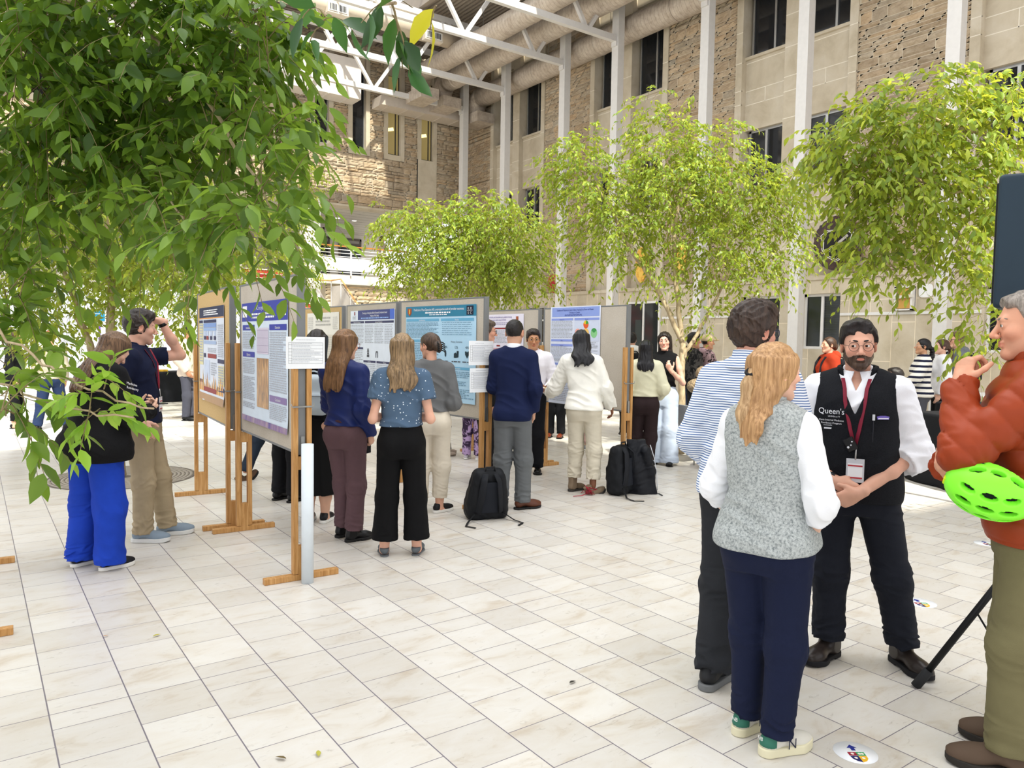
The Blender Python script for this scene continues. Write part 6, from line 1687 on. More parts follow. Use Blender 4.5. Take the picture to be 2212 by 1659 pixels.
person('person in pinkish leggings and grey trainers hidden by the pie chart board', fg, dict(name='top', mat=cloth('4a4a52'), off=.02, hem=.9), dict(kind='t', mat=cloth('b99a94'), fit=(.095,.065,.05), hem=.12), dict(kind='sneaker', mat=plain('6d7078',.7), sole=M_SOLE_W), dict(kind='long', col=('2a1b14','4a3324'), L=.25), 'd6a98f', 2, face=False)
fg = Fig((5.70,8.85,0), R_(40), 1.50, True)
person('person in lilac spotted trousers behind the light blue board', fg, dict(name='top', mat=cloth('35323c'), off=.018, hem=.9), dict(kind='t', mat=cloth('b79cc6','camo',hex2='3a2c44',scale=1), fit=(.095,.075,.07)), dict(kind='sneaker', mat=plain('cfc8d2',.7), sole=M_SOLE_W), dict(kind='bun', col=('2a1b14','4a3324')), 'd6a98f', 2, face=False)
fg = Fig((7.09,6.90,0), R_(46), 1.70, True, wide=1.03, feet=[(.07,-.05,-.6),(-.1,.05,.1)], armR=dict(el=(.245,-.05,1.12), wr=(.2,.14,1.0), curl=.6), armL=dict(el=(-.245,-.05,1.12), wr=(-.15,.18,1.0), curl=.6))
person('person in cropped cream sweater and dark brown trousers with long black hair', fg, dict(name='sweater', mat=cloth('dfdcc0','knit'), off=.03, hem=1.01, sr=(.088,.082,.055), fold=.006, neck=.055), dict(kind='t', mat=cloth('2c2022'), fit=(.105,.082,.066), waist=1.08, hem=.17), dict(kind='flat', mat=M_SHOE_K, sole=M_SOLE_K), dict(kind='long', col=('08080a','26252b'), L=.30, seed=4), 'b07f62', 1, face=False, legskin=True)
fg = Fig((7.75,7.18,0), R_(214), 1.82, True, wide=.97, head=(.05,.02,.06), feet=[(.1,0,-.2),(-.1,.05,.2)], armL=dict(el=(-.25,.02,1.09), wr=(-.12,.24,1.26), dir=(.4,.3,.85), n=(.3,-.2,.9), curl=.8), armR=dict(el=(.22,0,1.11), wr=(.12,.2,1.05)))
person('person with long dark hair in sleeveless black top and pale blue wide trousers, gesturing', fg, dict(name='top', mat=cloth('0e0e10'), off=.014, hem=1.03, sleeve=0, armhole=.062, neck=0, collar=dict(r=.055,h=.035,open=False,z=.02,tap=.05)), dict(kind='t', mat=cloth('bcc8da', var=.06), fit=(.108,.108,.13), waist=1.10, hem=.04), dict(kind='flat', mat=M_SHOE_K, sole=M_SOLE_K), dict(kind='long', col=('0d0908','2c201c'), L=.30, seed=7), 'e2b09b', 1, bare=(2,2), eyes=('2f241d',(.2,0)), hh=.0045)
fg = Fig((9.45,9.55,0), R_(62), 1.84)
person('person in white hoodie mostly hidden behind the pie chart board edge', fg, dict(name='hoodie', mat=cloth('eceae8','knit'), off=.03, hem=.88, sr=(.085,.075,.055), hood=True), dict(kind='t', mat=BLK), dict(kind='sneaker', mat=M_SHOE_K, sole=M_SOLE_W), dict(kind='short', col=('0c0a0a','221c1a')), 'd0a088', 2, face=False)
backpack_on(fg, 'black backpack on the white hoodie behind the pie chart board', cloth('16171a'), .15, .22, .08, 1.2, .035)

# --- by the tree and along the right wall
fg = Fig((10.12,8.72,0), R_(-32), 1.84)
person('person in black and grey camouflage jacket walking beside the forked tree trunk', fg, dict(name='jacket', mat=cloth('17171a','camo',hex2='4a4747'), off=.032, hem=.86, sr=(.085,.075,.055), hood=True, fold=.010), dict(kind='t', mat=cloth('25324e')), dict(kind='sneaker', mat=M_SHOE_K, sole=M_SOLE_W), dict(kind='short', col=('0c0a0a','2c2420'), seed=9, vol=.012), 'c99578', 2, face=False)
fg = Fig((10.55,8.78,0), R_(-32), 1.82)
pr = person('person in pale pink camouflage hoodie and tan cap beside the forked tree', fg, dict(name='hoodie', mat=cloth('b99aa2','camo',hex2='2c2528'), off=.032, hem=.88, sr=(.085,.075,.055), hood=True, fold=.010), dict(kind='t', mat=cloth('5a5048')), dict(kind='sneaker', mat=M_SHOE_K, sole=M_SOLE_W), dict(kind='buzz', col=('0c0a0a','2c2420')), 'c99578', 2, face=False)
V, F = polygonise(lambda P: np.maximum(np.minimum(ell(fg.head_local(P), (0,-.012,.045),(.09,.11,.092)), np.maximum(ell(fg.head_local(P),(0,.11,.04),(.075,.09,.02)), 0-fg.head_local(P)[:,1])), .02-fg.head_local(P)[:,2]), fg.hc-.2, fg.hc+.25, .010)
mesh_np('cap', V*fg.s, F, cloth('c7b291'), pr)
def seated(label, loc, face, H, top, bottom, shoes, hair, skc, fem=False, **kw):
    dr = .37
    f = Fig(loc, face, H, fem, drop=dr, lean=(0,.06), feet=[(.1,.42,0),(-.1,.42,0)], knees=[(.11,.43,.47),(-.11,.43,.47)], armR=dict(el=(.25,.08,1.14), wr=(.12,.32,1.12), curl=.6), armL=dict(el=(-.25,.08,1.14), wr=(-.12,.32,1.12), curl=.6), **kw)
    b = dict(bottom); b['seat'] = True
    return f, person(label, f, top, b, shoes, hair, skc, 2, face=False)
def chair(loc, face, label, mat, group='grey plastic chairs'):
    rt = empty('chair', loc, face-PI/2, label, 'chair', group)
    def f(P):
        seat = bx(P, (0,0,.43), (.22,.21,.02), .02) ; 
        q = P.copy(); q[:,1] += .20 + (P[:,2]-.43)*.28; q[:,1] -= q[:,0]**2*1.2
        bk = bx(q, (0,0,.62), (.22,.008,.21), .008)
        return sm(seat, bk, .05)
    V, F = polygonise(f, (-.3,-.42,.38), (.3,.3,.9), .012); mesh_np('seat_shell', V, F, mat, rt)
    for x in (-.19,.19):
        for y0, y1 in ((.15,.19),(-.17,-.22)):
            mb = MB(); mb.tube([(x*.8,y0,.41),(x,y1,.0)], .011, 8); mb.build('leg', M_ALU, rt)
    return rt
chair((8.30,7.05,0), R_(-5), 'grey plastic chair under the seated person with fur trimmed hood', plain('8f9094',.5))
fg, pr = seated('person in black jacket with fur trimmed hood seated on the grey chair', (8.34,7.06,0), R_(-5), 1.70, dict(name='jacket', mat=cloth('18181b'), off=.035, hem=.88, sr=(.09,.08,.055), fold=.010), dict(kind='t', mat=cloth('26304a'), fit=(.1,.08,.07)), dict(kind='boot', mat=M_LEATHER, sole=M_SOLE_K), dict(kind='short', col=('4a3a2c','9a8468')), 'd0a088')
V, F = polygonise(lambda P: np.maximum(np.abs(ell(P-fg.nb,(0,-.06,.0),(.15,.11,.09)))-.022, (P-fg.nb)[:,1]*.5+(P-fg.nb)[:,2]*.6-.04) - .010*folds(P,60,3), fg.nb-.25, fg.nb+.2, .011)
mesh_np('fur_trim', V*fg.s, F, hairmat('3a2f26','c9b08c'), pr)
o = empty('handbag', (8.02,6.62,0), .5, 'brown leather handbag leaning under the grey chair', 'bag')
V, F = polygonise(lambda P: bx(P, (0,0,.17), (.17,.07,.17), .05) - .012*folds(P, 14, 2), (-.25,-.15,-.02), (.25,.15,.42), .012); mesh_np('bag_body', V, F, M_LEATHER, o)
mb = MB(); mb.tube([(.11*math.cos(a),0,.30+.15*math.sin(a)) for a in np.linspace(0,PI,12)], .009, 6); mb.build('handle', M_LEATHER, o)
fg = Fig((11.12,6.81,0), R_(150), 1.80, True, head=(.0,-.05,0))
person('person in rust red hoodie with backpack beside the white column', fg, dict(name='hoodie', mat=cloth('a8391f','knit'), off=.032, hem=.86, sr=(.088,.078,.055), hood=True), dict(kind='t', mat=BLK), dict(kind='sneaker', mat=M_SHOE_K, sole=M_SOLE_W), dict(kind='bun', col=('2a1b14','5a4232')), 'd9a98f', 2)
backpack_on(fg, 'black backpack on the rust red hoodie', cloth('1b1c22'), .15, .22, .08, 1.2, .04)
o = empty('water_bottle', (11.2,6.62,1.12), 0, 'green water bottle with orange cap in the backpack side pocket', 'bottle')
mb = MB(); mb.lathe([(0,0),(.04,0),(.042,.02),(.042,.17),(.03,.2),(0,.2)], 20); mb.build('bottle_body', plain('4f8a54',.35), o); mb = MB(); mb.lathe([(.0,.2),(.032,.2),(.032,.25),(0,.255)], 20); mb.build('cap', plain('e8622a',.4), o)
chair((10.52,5.40,0), R_(140), 'dark chair under the seated person in the black hoodie', plain('3a3b3f',.5))
seated('person in black hoodie seated near the wall with dark hair', (10.56,5.37,0), R_(140), 1.74, dict(name='hoodie', mat=cloth('121214'), off=.035, hem=.88, sr=(.088,.078,.055), hood=True), dict(kind='t', mat=BLK), dict(kind='sneaker', mat=M_SHOE_K, sole=M_SOLE_W), dict(kind='short', col=('0c0a0a','221c1a')), 'd9a98f')
fg = Fig((12.60,6.06,0), R_(128), 1.80, True, head=(.05,-.08,0), armL=dict(el=(-.26,.12,1.16), wr=(-.2,.3,1.02)))
person('person in black and white striped sweater with a black braid', fg, dict(name='sweater', mat=cloth('20233a','hstripe',hex2='efece4',scale=11.5), off=.034, hem=.84, sr=(.092,.085,.06)), dict(kind='t', mat=cloth('4d4d55')), dict(kind='sneaker', mat=M_SHOE_K, sole=M_SOLE_W), dict(kind='braid', col=('08080a','1e1c20'), L=.22), 'c99a78', 2, glass=dict(mat=plain('d8d3cc',.3)))
fg = Fig((13.2,6.04,0), R_(130), 1.80, True, wide=1.12, head=(.05,-.08,0))
pr = person('person in plain white sweatshirt with brown braid and black crossbody strap', fg, dict(name='sweatshirt', mat=cloth('ebebee','knit'), off=.036, hem=.82, sr=(.095,.088,.062)), dict(kind='t', mat=BLK), dict(kind='sneaker', mat=M_SHOE_K, sole=M_SOLE_W), dict(kind='braid', col=('2a1b16','5a4036'), L=.22, seed=5), 'dcb09a', 2)
ribbon(fg, pr, 'crossbody_strap', [(.1,1.38),(.03,1.26),(-.06,1.12),(-.15,1.0)], .04, .022, plain('131315',.6), back=True, lift=.006)
fg = Fig((13.86,6.10,0), R_(135), 1.92, head=(.05,-.08,0))
person('person in grey hoodie with sunglasses behind the white sweatshirt', fg, dict(name='hoodie', mat=cloth('6c7076','knit'), off=.032, hem=.86, sr=(.088,.078,.055), hood=True), dict(kind='t', mat=BLK), dict(kind='sneaker', mat=M_SHOE_K, sole=M_SOLE_W), dict(kind='short', col=('3a2c20','7a6248'), vol=.01), 'd9a98f', 2, glass=dict(mat=plain('131313',.3), th=.004))
backpack_on(fg, 'dark navy backpack on the grey hoodie near the right edge', cloth('1a1d29'), .15, .22, .09, 1.2, .04)
fg = Fig((13.1,27.0,3.95), R_(-60), 1.70, True)
person('person in beige vest leaning by the balcony rail, black hair', fg, dict(name='vest', mat=cloth('cbb8a8'), off=.03, hem=.9, sleeve=2.0), dict(kind='t', mat=BLK), dict(kind='flat', mat=M_SHOE_K, sole=M_SOLE_K), dict(kind='bun', col=('0c0a0a','221c1a')), 'd9a98f', 2)

# --- foreground group
fg = Fig((3.10,2.33,0), R_(8), 1.86, wide=1.06, deep=1.05, lean=(-.0,.03), head=(-.30,.05,0), feet=[(.10,.13,-.15),(-.035,-.16,.12)],
    armL=dict(el=(-.25,-.05,1.12), wr=(-.2,.13,.93), dir=(.2,.5,-.8), curl=.5), armR=dict(el=(.26,.0,1.13), wr=(.18,.15,.95)))
person('person in blue and white striped shirt with dark curly hair, back to camera', fg, dict(name='shirt', mat=cloth('5d79a8','hstripe',hex2='e9edf4',scale=84,var=.03), off=.026, hem=.88, sr=(.084,.078,.052), fold=.009, neck=.064, collar=dict(r=.077,h=.030,flap=.055,z=.055,th=.007)),
    dict(kind='t', mat=cloth('26282c'), fit=(.105,.085,.078), fold=.009), dict(kind='sneaker', mat=plain('17181b',.5), sole=plain('6d6f70',.6), sz=1.08), dict(kind='short', col=('1a110d','4a382d'), vol=.018, seed=12), 'd9a18a', 0, glass=dict(mat=plain('1a2350',.3), sq=.3, r=.024), eyes=('3b2a20',(0,0)))
fg = Fig((2.675,1.88,0), R_(14), 1.675, True, wide=1.03, deep=1.06, sh=.97, head=(-.62,.02,.02), lean=(-.015,.02), feet=[(.085,-.04,-.5),(-.085,.05,-.25)],
    armR=dict(el=(.25,-.06,1.11), wr=(.175,.05,.93), dir=(-.1,.2,-.9), n=(-1,-.2,0), curl=.2), armL=dict(el=(-.24,-.02,1.11), wr=(-.18,.08,.95), dir=(.2,.5,-.8), curl=.4))
pr = person('person with ginger blond half ponytail in grey fleece vest and navy trousers', fg, [dict(name='shirt', mat=cloth('e9ebef','knit',var=.03), off=.016, hem=.98, sleeve=1.42, sr=(.066,.056,.048), fold=.007), dict(name='vest', mat=cloth('a3a8a7','fleece',hex2='6f7778',scale=.8), off=.030, hem=.90, slope=.12, sleeve=0, armhole=.07, neck=.058, fold=.007, loose=.012, collar=dict(r=.068,h=.03,th=.01,open=False))],
    dict(kind='t', mat=cloth('131a33', var=.05), fit=(.110,.080,.062), hem=.085, fold=.006, waist=1.02), dict(kind='chunky', mat=plain('cfccc2',.7), sole=plain('d9d3b4',.6), sz=1.0),
    dict(kind='long', col=('855e38','cfa474'), L=.31, wav=.008, seed=3), 'e6bba3', 0, bare=(1,1), eyes=('4a5a6a',(0,0)))
c = fg.hp((0,-.118,.0)); mb = MB(); mb.tube(A([c+A([.02*math.cos(a),.012*math.sin(a)-.005,.012*math.sin(a)]) for a in np.linspace(0,2*PI,14)])*fg.s, .007*fg.s, 8); mb.build('hair_tie', plain('17161a',.6), pr)
def tail(P):
    q = fg.head_local(P); d = chain(q, [(0,-.115,.005),(0,-.125,-.06),(.005,-.135,-.18),(0,-.14,-.30)], [.016,.026,.034,.012], .03)
    return (d - .003*np.sin(q[:,0]*220+4*nz(q,14,2)))*fg.hs
V, F = polygonise(tail, fg.hc-A([.25,.3,.4]), fg.hc+.2, .005); mesh_np('ponytail', V*fg.s, F, hairmat('8d6a44','d6b488'), pr)
for i in (0,1):
    a = fg.ank[i]; c, q = math.cos(fg.fang[i]), math.sin(fg.fang[i]); Rz = A([[c,-q,0],[q,c,0],[0,0,1.]])
    up = shoe_fn(a, fg.fang[i], 0, 'chunky', 'upper', 1.0)
    V, F = polygonise(lambda P: np.maximum(up(P)-.003, np.maximum(((P-a+A([0,0,.085]))@Rz)[:,1]+.028, .045-((P-a+A([0,0,.085]))@Rz)[:,2])), a-.2, a+.15, .005); h = mesh_np('heel_tab', V*fg.s, F, plain('2f6a58',.6), pr)
    text_mesh('heel_lettering', 'NB', .022, plain('e8e8e4',.5), h, frame((a + Rz@A([-.016,-.085,-.012]))*fg.s, Rz@A([1,0,0]), A([0,.25,1])))
    for g in (1,-1): text_mesh('side_letter', 'N', .06, plain('23263a',.5), pr, frame((a + Rz@A([g*.0485,.022 if g > 0 else .062,-.05]))*fg.s, Rz@A([0,1*g,0]), A([-.35*g*0,0,1])))
    mb = MB(); mb.tube([(a + Rz@A([(.02 if k%2 else -.02), .05+.018*(k//2), -.006-.006*k]))*fg.s for k in range(8)], .004, 6); mb.build('shoe_laces', plain('ddd9cc',.7), pr)
# bearded man
fg = Fig((3.785,2.13,0), R_(207), 1.80, wide=1.06, deep=1.08, sh=1.06, belly=.012, lean=(.015,0), head=(.16,.07,.03), feet=[(.10,.02,-.45),(-.25,-.06,.62)], headsize=.97, hipx=1.0,
    armR=dict(el=(.275,-.02,1.10), wr=(.065,.185,.955), dir=(-.85,.2,-.35), n=(-.25,-1,-.1), curl=.8, thumb=.8), armL=dict(el=(-.275,-.02,1.10), wr=(-.035,.225,.915), dir=(.85,.05,-.45), n=(.2,-1,.1), curl=1.25, thumb=.9))
pr = person('person with short beard and round glasses in black fleece vest, hands clasped', fg,
    [dict(name='shirt', mat=cloth('eef0f5', var=.03), off=.018, hem=1.0, sleeve=1.22, sr=(.082,.078,.070), fold=.010, vneck=.055, collar=dict(r=.071,h=.030,flap=.055)), dict(name='vest', mat=cloth('15171c','fleece',hex2='0b0c10',scale=1.4), off=.036, hem=.85, sleeve=0, armhole=.085, neck=.066, vneck=.17, fold=.004, loose=.006, collar=dict(r=.094,h=.046,th=.010,z=.022,tap=.10,gap=.045,gs=.25))],
    dict(kind='t', mat=cloth('1b1e27', var=.06), fit=(.108,.084,.072), hem=.115, fold=.010, waist=1.0), dict(kind='boot', mat=plain('2e2724',.32), sole=plain('16161a',.7), sz=1.08),
    dict(kind='short', col=('0b0909','2c2422'), vol=.010, seed=2, front=.045, hz=.082, beard=('241811','5a4333')), 'd9a890', 0, eyes=('2f2118',(-.55,0)), glass=dict(mat=plain('5a4a44',.3,.6), r=.0235, th=.0013), bare=(1,1), hh=.0028)
lanyard(fg, pr, '7d1a31', .038, 1.075, x0=.05)
c, d = watch(fg, pr, 0, plain('141519',.45), .0335)
mb = MB(); n_ = U(A([.1,1,.35]) - d*(A([.1,1,.35])@d)); x_ = np.cross(n_, d); mb.box((-.018,-.02,0),(.018,.02,.010), M=Matrix(frame((c+n_*.030)*fg.s, x_, d))); mb.build('watch_face', plain('0a0b0d',.12), pr, bevel=.004)
p = surf(fg, .018, 1.15, .038)*fg.s; mb = MB(); mb.box((-.026,0,-.034),(.026,.014,.034), M=Matrix.Translation(p+A([0,.012,0])) @ Matrix.Rotation(.5,4,'Y')); tk = mb.build('pager', plain('141417',.3), pr, bevel=.004)
mb = MB()
for dx, dz, rr in ((-.006,.014,.004),(-.002,-.004,.004),(.010,-.016,.006)): mb.lathe([(0,0),(rr,0),(rr,.0015),(0,.0015)], 12, p+A([dx,.027,dz]), ax=A([[1,0,0],[0,0,1],[0,-1,0]]).T)
mb.build('pager_buttons', plain('d8dce2',.3), tk)
def chest_text(x, z, body, size, sx=1.0, al='CENTER', m=None):
    p = surf(fg, x, z, .036)*fg.s; q = surf(fg, x-.03, z, .036)*fg.s; u = surf(fg, x, z+.02, .036)*fg.s
    return text_mesh('vest_lettering', body, size, m or plain('eef0f4',.5), pr, frame(p+A([0,.0045,0]), q-p, u-p), al, sx=sx)
chest_text(.108, 1.292, "Queen's", .042, .95); chest_text(.095,1.276,'UNIVERSITY',.011); chest_text(.108,1.256,'Core Internal Medicine',.0135); chest_text(.108,1.241,'Residency Program',.0135)
mb = MB(); 
for z, w_ in ((1.234,.075),(1.219,.07)):
    p = surf(fg, .108, z, .036)*fg.s; mb.box(p+A([-w_/2,.004,-.0012 if z > 1.23 else -.004]), p+A([w_/2,.0055,.0012 if z > 1.23 else .004]))
mb.build('vest_embroidery', plain('d9dce2',.5), pr)
p = surf(fg, -.125, 1.285, .036)*fg.s; q = surf(fg, -.155, 1.285, .036)*fg.s; u = surf(fg, -.125, 1.305, .036)*fg.s; Mx = frame(p+A([0,.005,0]), q-p, u-p)
mb = MB(); mb.prism([(-.03,-.009),(.03,-.009),(.033,.006),(.012,.010),(-.012,.010),(-.033,.006)], 0, .002, Matrix(Mx)); lb = mb.build('clothing_label', plain('6a5bb0',.5), pr)
mb = MB(); mb.prism([(-.027,-.007),(.027,-.007),(.027,-.001),(-.027,-.001)], .002, .003, Matrix(Mx)); mb.build('label_band', plain('e4e4ee',.5), lb)
zp = [surf(fg, x, z, .038)*fg.s for x, z in ((-.085,1.30),(-.083,1.27),(-.08,1.2),(-.078,1.12))]
mb = MB(); mb.tube(zp, .0025, 6); z_ = mb.build('chest_zip', plain('2a2c33',.5), pr)
mb = MB(); mb.box(zp[0]+A([-.006,.002,-.03]), zp[0]+A([.006,.006,0])); mb.build('zip_pull', plain('c9ccd0',.4,.5), z_)
# man in the rust jacket
fg = Fig((3.44,1.20,0), R_(120), 1.90, wide=1.02, deep=1.05, head=(.02,.10,0), lean=(0,.02), feet=[(.11,-.02,-.1),(-.11,.05,.05)],
    armL=dict(el=(-.19,.23,1.17), wr=(-.05,.235,1.415), dir=(.35,-.25,.9), n=(.5,-.75,-.1), curl=1.05, thumb=.2), armR=dict(el=(.25,.06,1.10), wr=(.02,.27,1.09), dir=(-1,.1,-.05), n=(0,-.8,.5), curl=.7))
pr = person('person in quilted rust orange jacket and olive trousers, hand at chin, holding a helmet', fg, dict(name='jacket', mat=cloth('933b1c', rough=.42, bump=.08, var=.06), off=.034, hem=.84, sr=(.086,.076,.058), quilt=.085, fold=.004, neck=.062, collar=dict(r=.076,h=.04,th=.012,open=False)),
    dict(kind='t', mat=cloth('716b4c', var=.07), fit=(.100,.082,.074), fold=.007, hem=.08), dict(kind='boot', mat=plain('574638',.75), sole=plain('2b2723',.7), sz=1.06), dict(kind='short', col=('4e463f','a49a90'), vol=-.003, seed=5, front=.048, hz=.078), 'd9a184', 0, eyes=('4a4a44',(0,0)), extra=dict(stubble=.08))
h_ = empty('bicycle_helmet', (3.14,1.235,1.14), R_(118)-PI/2, 'bright green bicycle helmet held under the elbow of the rust jacket', 'helmet')
def helm(P):
    d = np.abs(ell(P, (0,0,0), (.098,.145,.105)) ) - .012
    d = np.maximum(d, -.028 - P[:,2] - .25*P[:,1]**1)
    for y0, a in ((-.075,.0),(.0,0),(.075,0)):
        for x in (-.05,.0,.05):
            c = A([x, y0 + (.015 if abs(x) > .06 else 0), .02+ (.085 if abs(x) < .06 else .035)])
            d = np.maximum(d, -ell(P, c, (.013,.030,.06)))
    for x in (-1,1):
        for y0 in (-.07,-.005,.06): d = np.maximum(d, -ell(P, (x*.09,y0,.02), (.045,.027,.013), rotm(0,0,x*.3)))
    return d
Zh = U(A([-.80,.22,-.52])); Yh = U(A([-.05,.95,.12]) - Zh*(A([-.05,.95,.12])@Zh)); RT = np.stack([np.cross(Yh,Zh), Yh, Zh], 1)
V, F = polygonise(helm, (-.15,-.2,-.15), (.15,.2,.15), .0045); mesh_np('shell', V@RT.T, F, plain('8bff3a',.35), h_)
V, F = polygonise(lambda P: np.maximum(np.abs(ell(P,(0,0,-.002),(.082,.128,.088)))-.007, -.03-P[:,2]), (-.12,-.16,-.1), (.12,.16,.12), .006); mesh_np('liner', V@RT.T, F, plain('15171a',.8), h_)
mb = MB()
for x in (-1,1): mb.tube(A([(x*.10,-.05,0),(x*.106,.0,-.012),(x*.10,.06,-.02)])@RT.T, .006, 6, flat=(1,.4))
mb.build('rim_stripe', plain('1a2430',.4), h_)
mb = MB(); mb.tube(A([(.08,.02,-.03),(.07,.03,-.12),(0,.04,-.17),(-.07,.03,-.12),(-.08,.02,-.03)])@RT.T, .006, 6, flat=(1,.3)); mb.build('chin_strap', plain('16171a',.6), h_)
mb = MB(); mb.box((-.016,.13,.01),(.016,.158,.03), M=Matrix(RT).to_4x4()); mb.build('clip_light', plain('d9e021',.4), h_, bevel=.004)
# ------------------------------------------------------------------ other things on the floor
o = empty('poster_tube', (1.842,4.925,0), 0, 'tall white cardboard poster tube standing against the front board post', 'tube')
mb = MB(); mb.lathe([(.036,.002),(.041,0),(.041,.955),(.037,.955),(.037,.9),(.0,.9)], 36); mb.build('tube_wall', plain('dfe8ef',.5), o)
# backpacks on the floor
def floor_bag(loc, rz, label, tilt, w=.17, h=.25, d=.11, zipc='3a3d42'):
    rt = empty('backpack', loc, rz, label, 'backpack')
    Rt = rotm(0, tilt)
    def f(P):
        q = P @ Rt; q = q - A([0,0,h]); tp = 1 - np.clip(q[:,2]/h, -.3, 1)*.24
        dd = bx(q/np.stack([tp,tp,np.ones_like(tp)],1), (0,0,0), (w,d,h), .07)
        dd = sm(dd, bx(q, (0,d*.85,-h*.3), (w*.8,d*.45,h*.5), .05), .02)
        dd = np.maximum(dd, -.0 - P[:,2])
        return dd - .006*folds(P, 20, 3)
    V, F = polygonise(f, (-.35,-.45,0), (.35,.45,.65), .009); mesh_np('bag_body', V, F, cloth('15171b', rough=.6), rt)
    top = A([0,0,2*h]) 
    def L(p): return A(p) @ Rt.T
    for g in (1,-1):
        mb = MB(); mb.tube([L((g*.05,-d*.7,2*h-.02)),L((g*.075,-d-.025,2*h-.08)),L((g*.09,-d-.035,h*1.1)),L((g*.11,-d-.02,h*.45)),L((g*.13,-d+.01,.1))], .032, 8, flat=(1,.28)); mb.build('shoulder_strap', cloth('1b1d22', rough=.7), rt)
        mb = MB(); mb.tube([L((g*.125,-d,.1)),A([g*.22,-d-.10,.012]),A([g*.27,-d-.22,.008]),A([g*.2,-d-.3,.008])], .011, 6, flat=(1,.3)); mb.build('webbing', plain('121316',.7), rt)
    mb = MB(); mb.tube([L((-.05,-d*.4,2*h-.02)),L((-.04,-d*.4,2*h+.035)),L((.04,-d*.4,2*h+.035)),L((.05,-d*.4,2*h-.02))], .009, 8); mb.build('handle', plain('131417',.6), rt)
    mb = MB(); mb.prism([(-.085,.1),(.085,.1),(.06,.4),(-.06,.4)], 0, .012, Matrix(frame(L((0,-d-.004,0)), Rt@A([1,0,0.]), Rt@A([0,0,1.])))); mb.build('back_pad', cloth('20232a', rough=.8), rt)
    return rt
floor_bag((3.93,5.86,0), R_(-18), 'black backpack on the floor in front of the grey trousers', -.22, .19, .245, .10)
floor_bag((5.83,5.99,0), R_(15), 'black backpack standing at the foot of the pie chart board', .05, .17, .27, .10)
o = empty('jacket', (5.95,5.89,0), R_(-40), 'black quilted jacket draped over the backpack by the pie chart board', 'jacket')
def jk(P):
    q = P - A([0,0,.0]); spine = np.interp(q[:,2], [0,.3,.56,.62], [.05,.0,-.12,-.2])
    d = np.maximum(np.abs(q[:,1]*1.0 + spine*.3 + .025*np.sin(q[:,0]*22+q[:,2]*5) - .02)-.022, np.abs(q[:,0] - (.07 - q[:,2]*.12)) - (.17 - q[:,2]*.12)); d = np.maximum(d, np.maximum(q[:,2]-.60, .004-q[:,2]))
    d = sm(d, chain(q, [(.10,.03,.48),(.17,.05,.25),(.16,.06,.05)], [.055,.05,.045], .02), .03); d = np.maximum(d, .003-q[:,2])
    return d*.7 - .005*folds(P, 26, 6)
V, F = polygonise(jk, (-.25,-.2,0), (.3,.25,.7), .009); mesh_np('cloth_body', V, F, cloth('14161c', rough=.5), o)
mb = MB(); mb.tube([(.245,.06,.04),(.235,.045,.2),(.2,.03,.4),(.15,.02,.55)], .005, 6); mb.build('white_piping', plain('cfd2d8',.5), o)
o = empty('red_lanyard', (5.45,6.12,0), 0, 'red ribbon lanyard lying bunched on the floor by the boots', 'lanyard')
mb = MB(); r = np.random.default_rng(4); mb.tube([(r.normal()*.035, r.normal()*.03, .01+abs(r.normal())*.05) for k in range(26)], .006, 6, flat=(1,.35)); mb.tube([(-.02,0,.02),(-.1,-.02,.012),(-.2,.01,.008)], .004, 6); mb.build('ribbon', plain('b01f38',.5), o)

# loudspeaker on its tripod
o = empty('speaker_stand', (3.99,1.345,0), 0, 'black tripod speaker stand behind the rust jacket', 'speaker stand')
MK = plain('131416',.45)
mb = MB(); mb.tube([(0,0,.06),(0,0,1.85)], .0185, 14); mb.build('pole', MK, o)
mb = MB(); mb.lathe([(.03,.72),(.034,.74),(.034,.86),(.03,.88)], 16); mb.build('collar', MK, o)
mb = MB(); mb.lathe([(.026,.06),(.03,.08),(.03,.16),(.026,.18)], 16); mb.build('lower_collar', MK, o)
for k in range(3):
    a = math.atan2(.42,-.23) + k*2*PI/3; ca, sa = math.cos(a), math.sin(a); Rl = .48
    mb = MB(); mb.tube([(ca*.03,sa*.03,.80),(ca*(Rl-.02),sa*(Rl-.02),.035)], .0165, 12); lg = mb.build('leg', MK, o)
    mb = MB(); mb.tube([(ca*(Rl-.055),sa*(Rl-.055),.095),(ca*Rl,sa*Rl,.004)], .0235, 12); mb.build('rubber_foot', plain('2a2b2d',.8), lg)
    mb = MB(); mb.bar((ca*.24,sa*.24,.42),(ca*.03,sa*.03,.07),.022,.008); mb.build('brace', MK, o)
    mb = MB(); mb.lathe([(0,-.012),(.008,-.012),(.008,.012),(0,.012)], 10, (ca*.24,sa*.24,.42)); mb.build('rivet', M_ALU, lg)
o = empty('loudspeaker', (3.965,1.365,1.85), R_(106)-PI/2, 'large black loudspeaker on the tripod at the right picture edge', 'loudspeaker')
def cab(P):
    w_ = .20 - np.clip(-P[:,1],-.2,.2)*.18; d = bx(np.stack([P[:,0]*.2/w_, P[:,1], P[:,2]],1), (0,0,.30), (.2,.19,.295), .022); return d
V, F = polygonise(cab, (-.25,-.22,0), (.25,.22,.6), .007); mesh_np('cabinet', V, F, plain('20323f',.55), o)
mb = MB(); mb.box((-.185,.185,.03),(.185,.20,.565)); mb.build('grille', plain('15171a',.7), o, bevel=.006)
for z in (.12,.30,.48):
    mb = MB(); mb.lathe([(0,0),(.006,0),(.006,.003),(0,.003)], 12, (-.205,.10,z), ax=A([[0,0,-1],[0,1,0],[1,0,0.]])); mb.build('screw', plain('0c0d0e',.5), o)
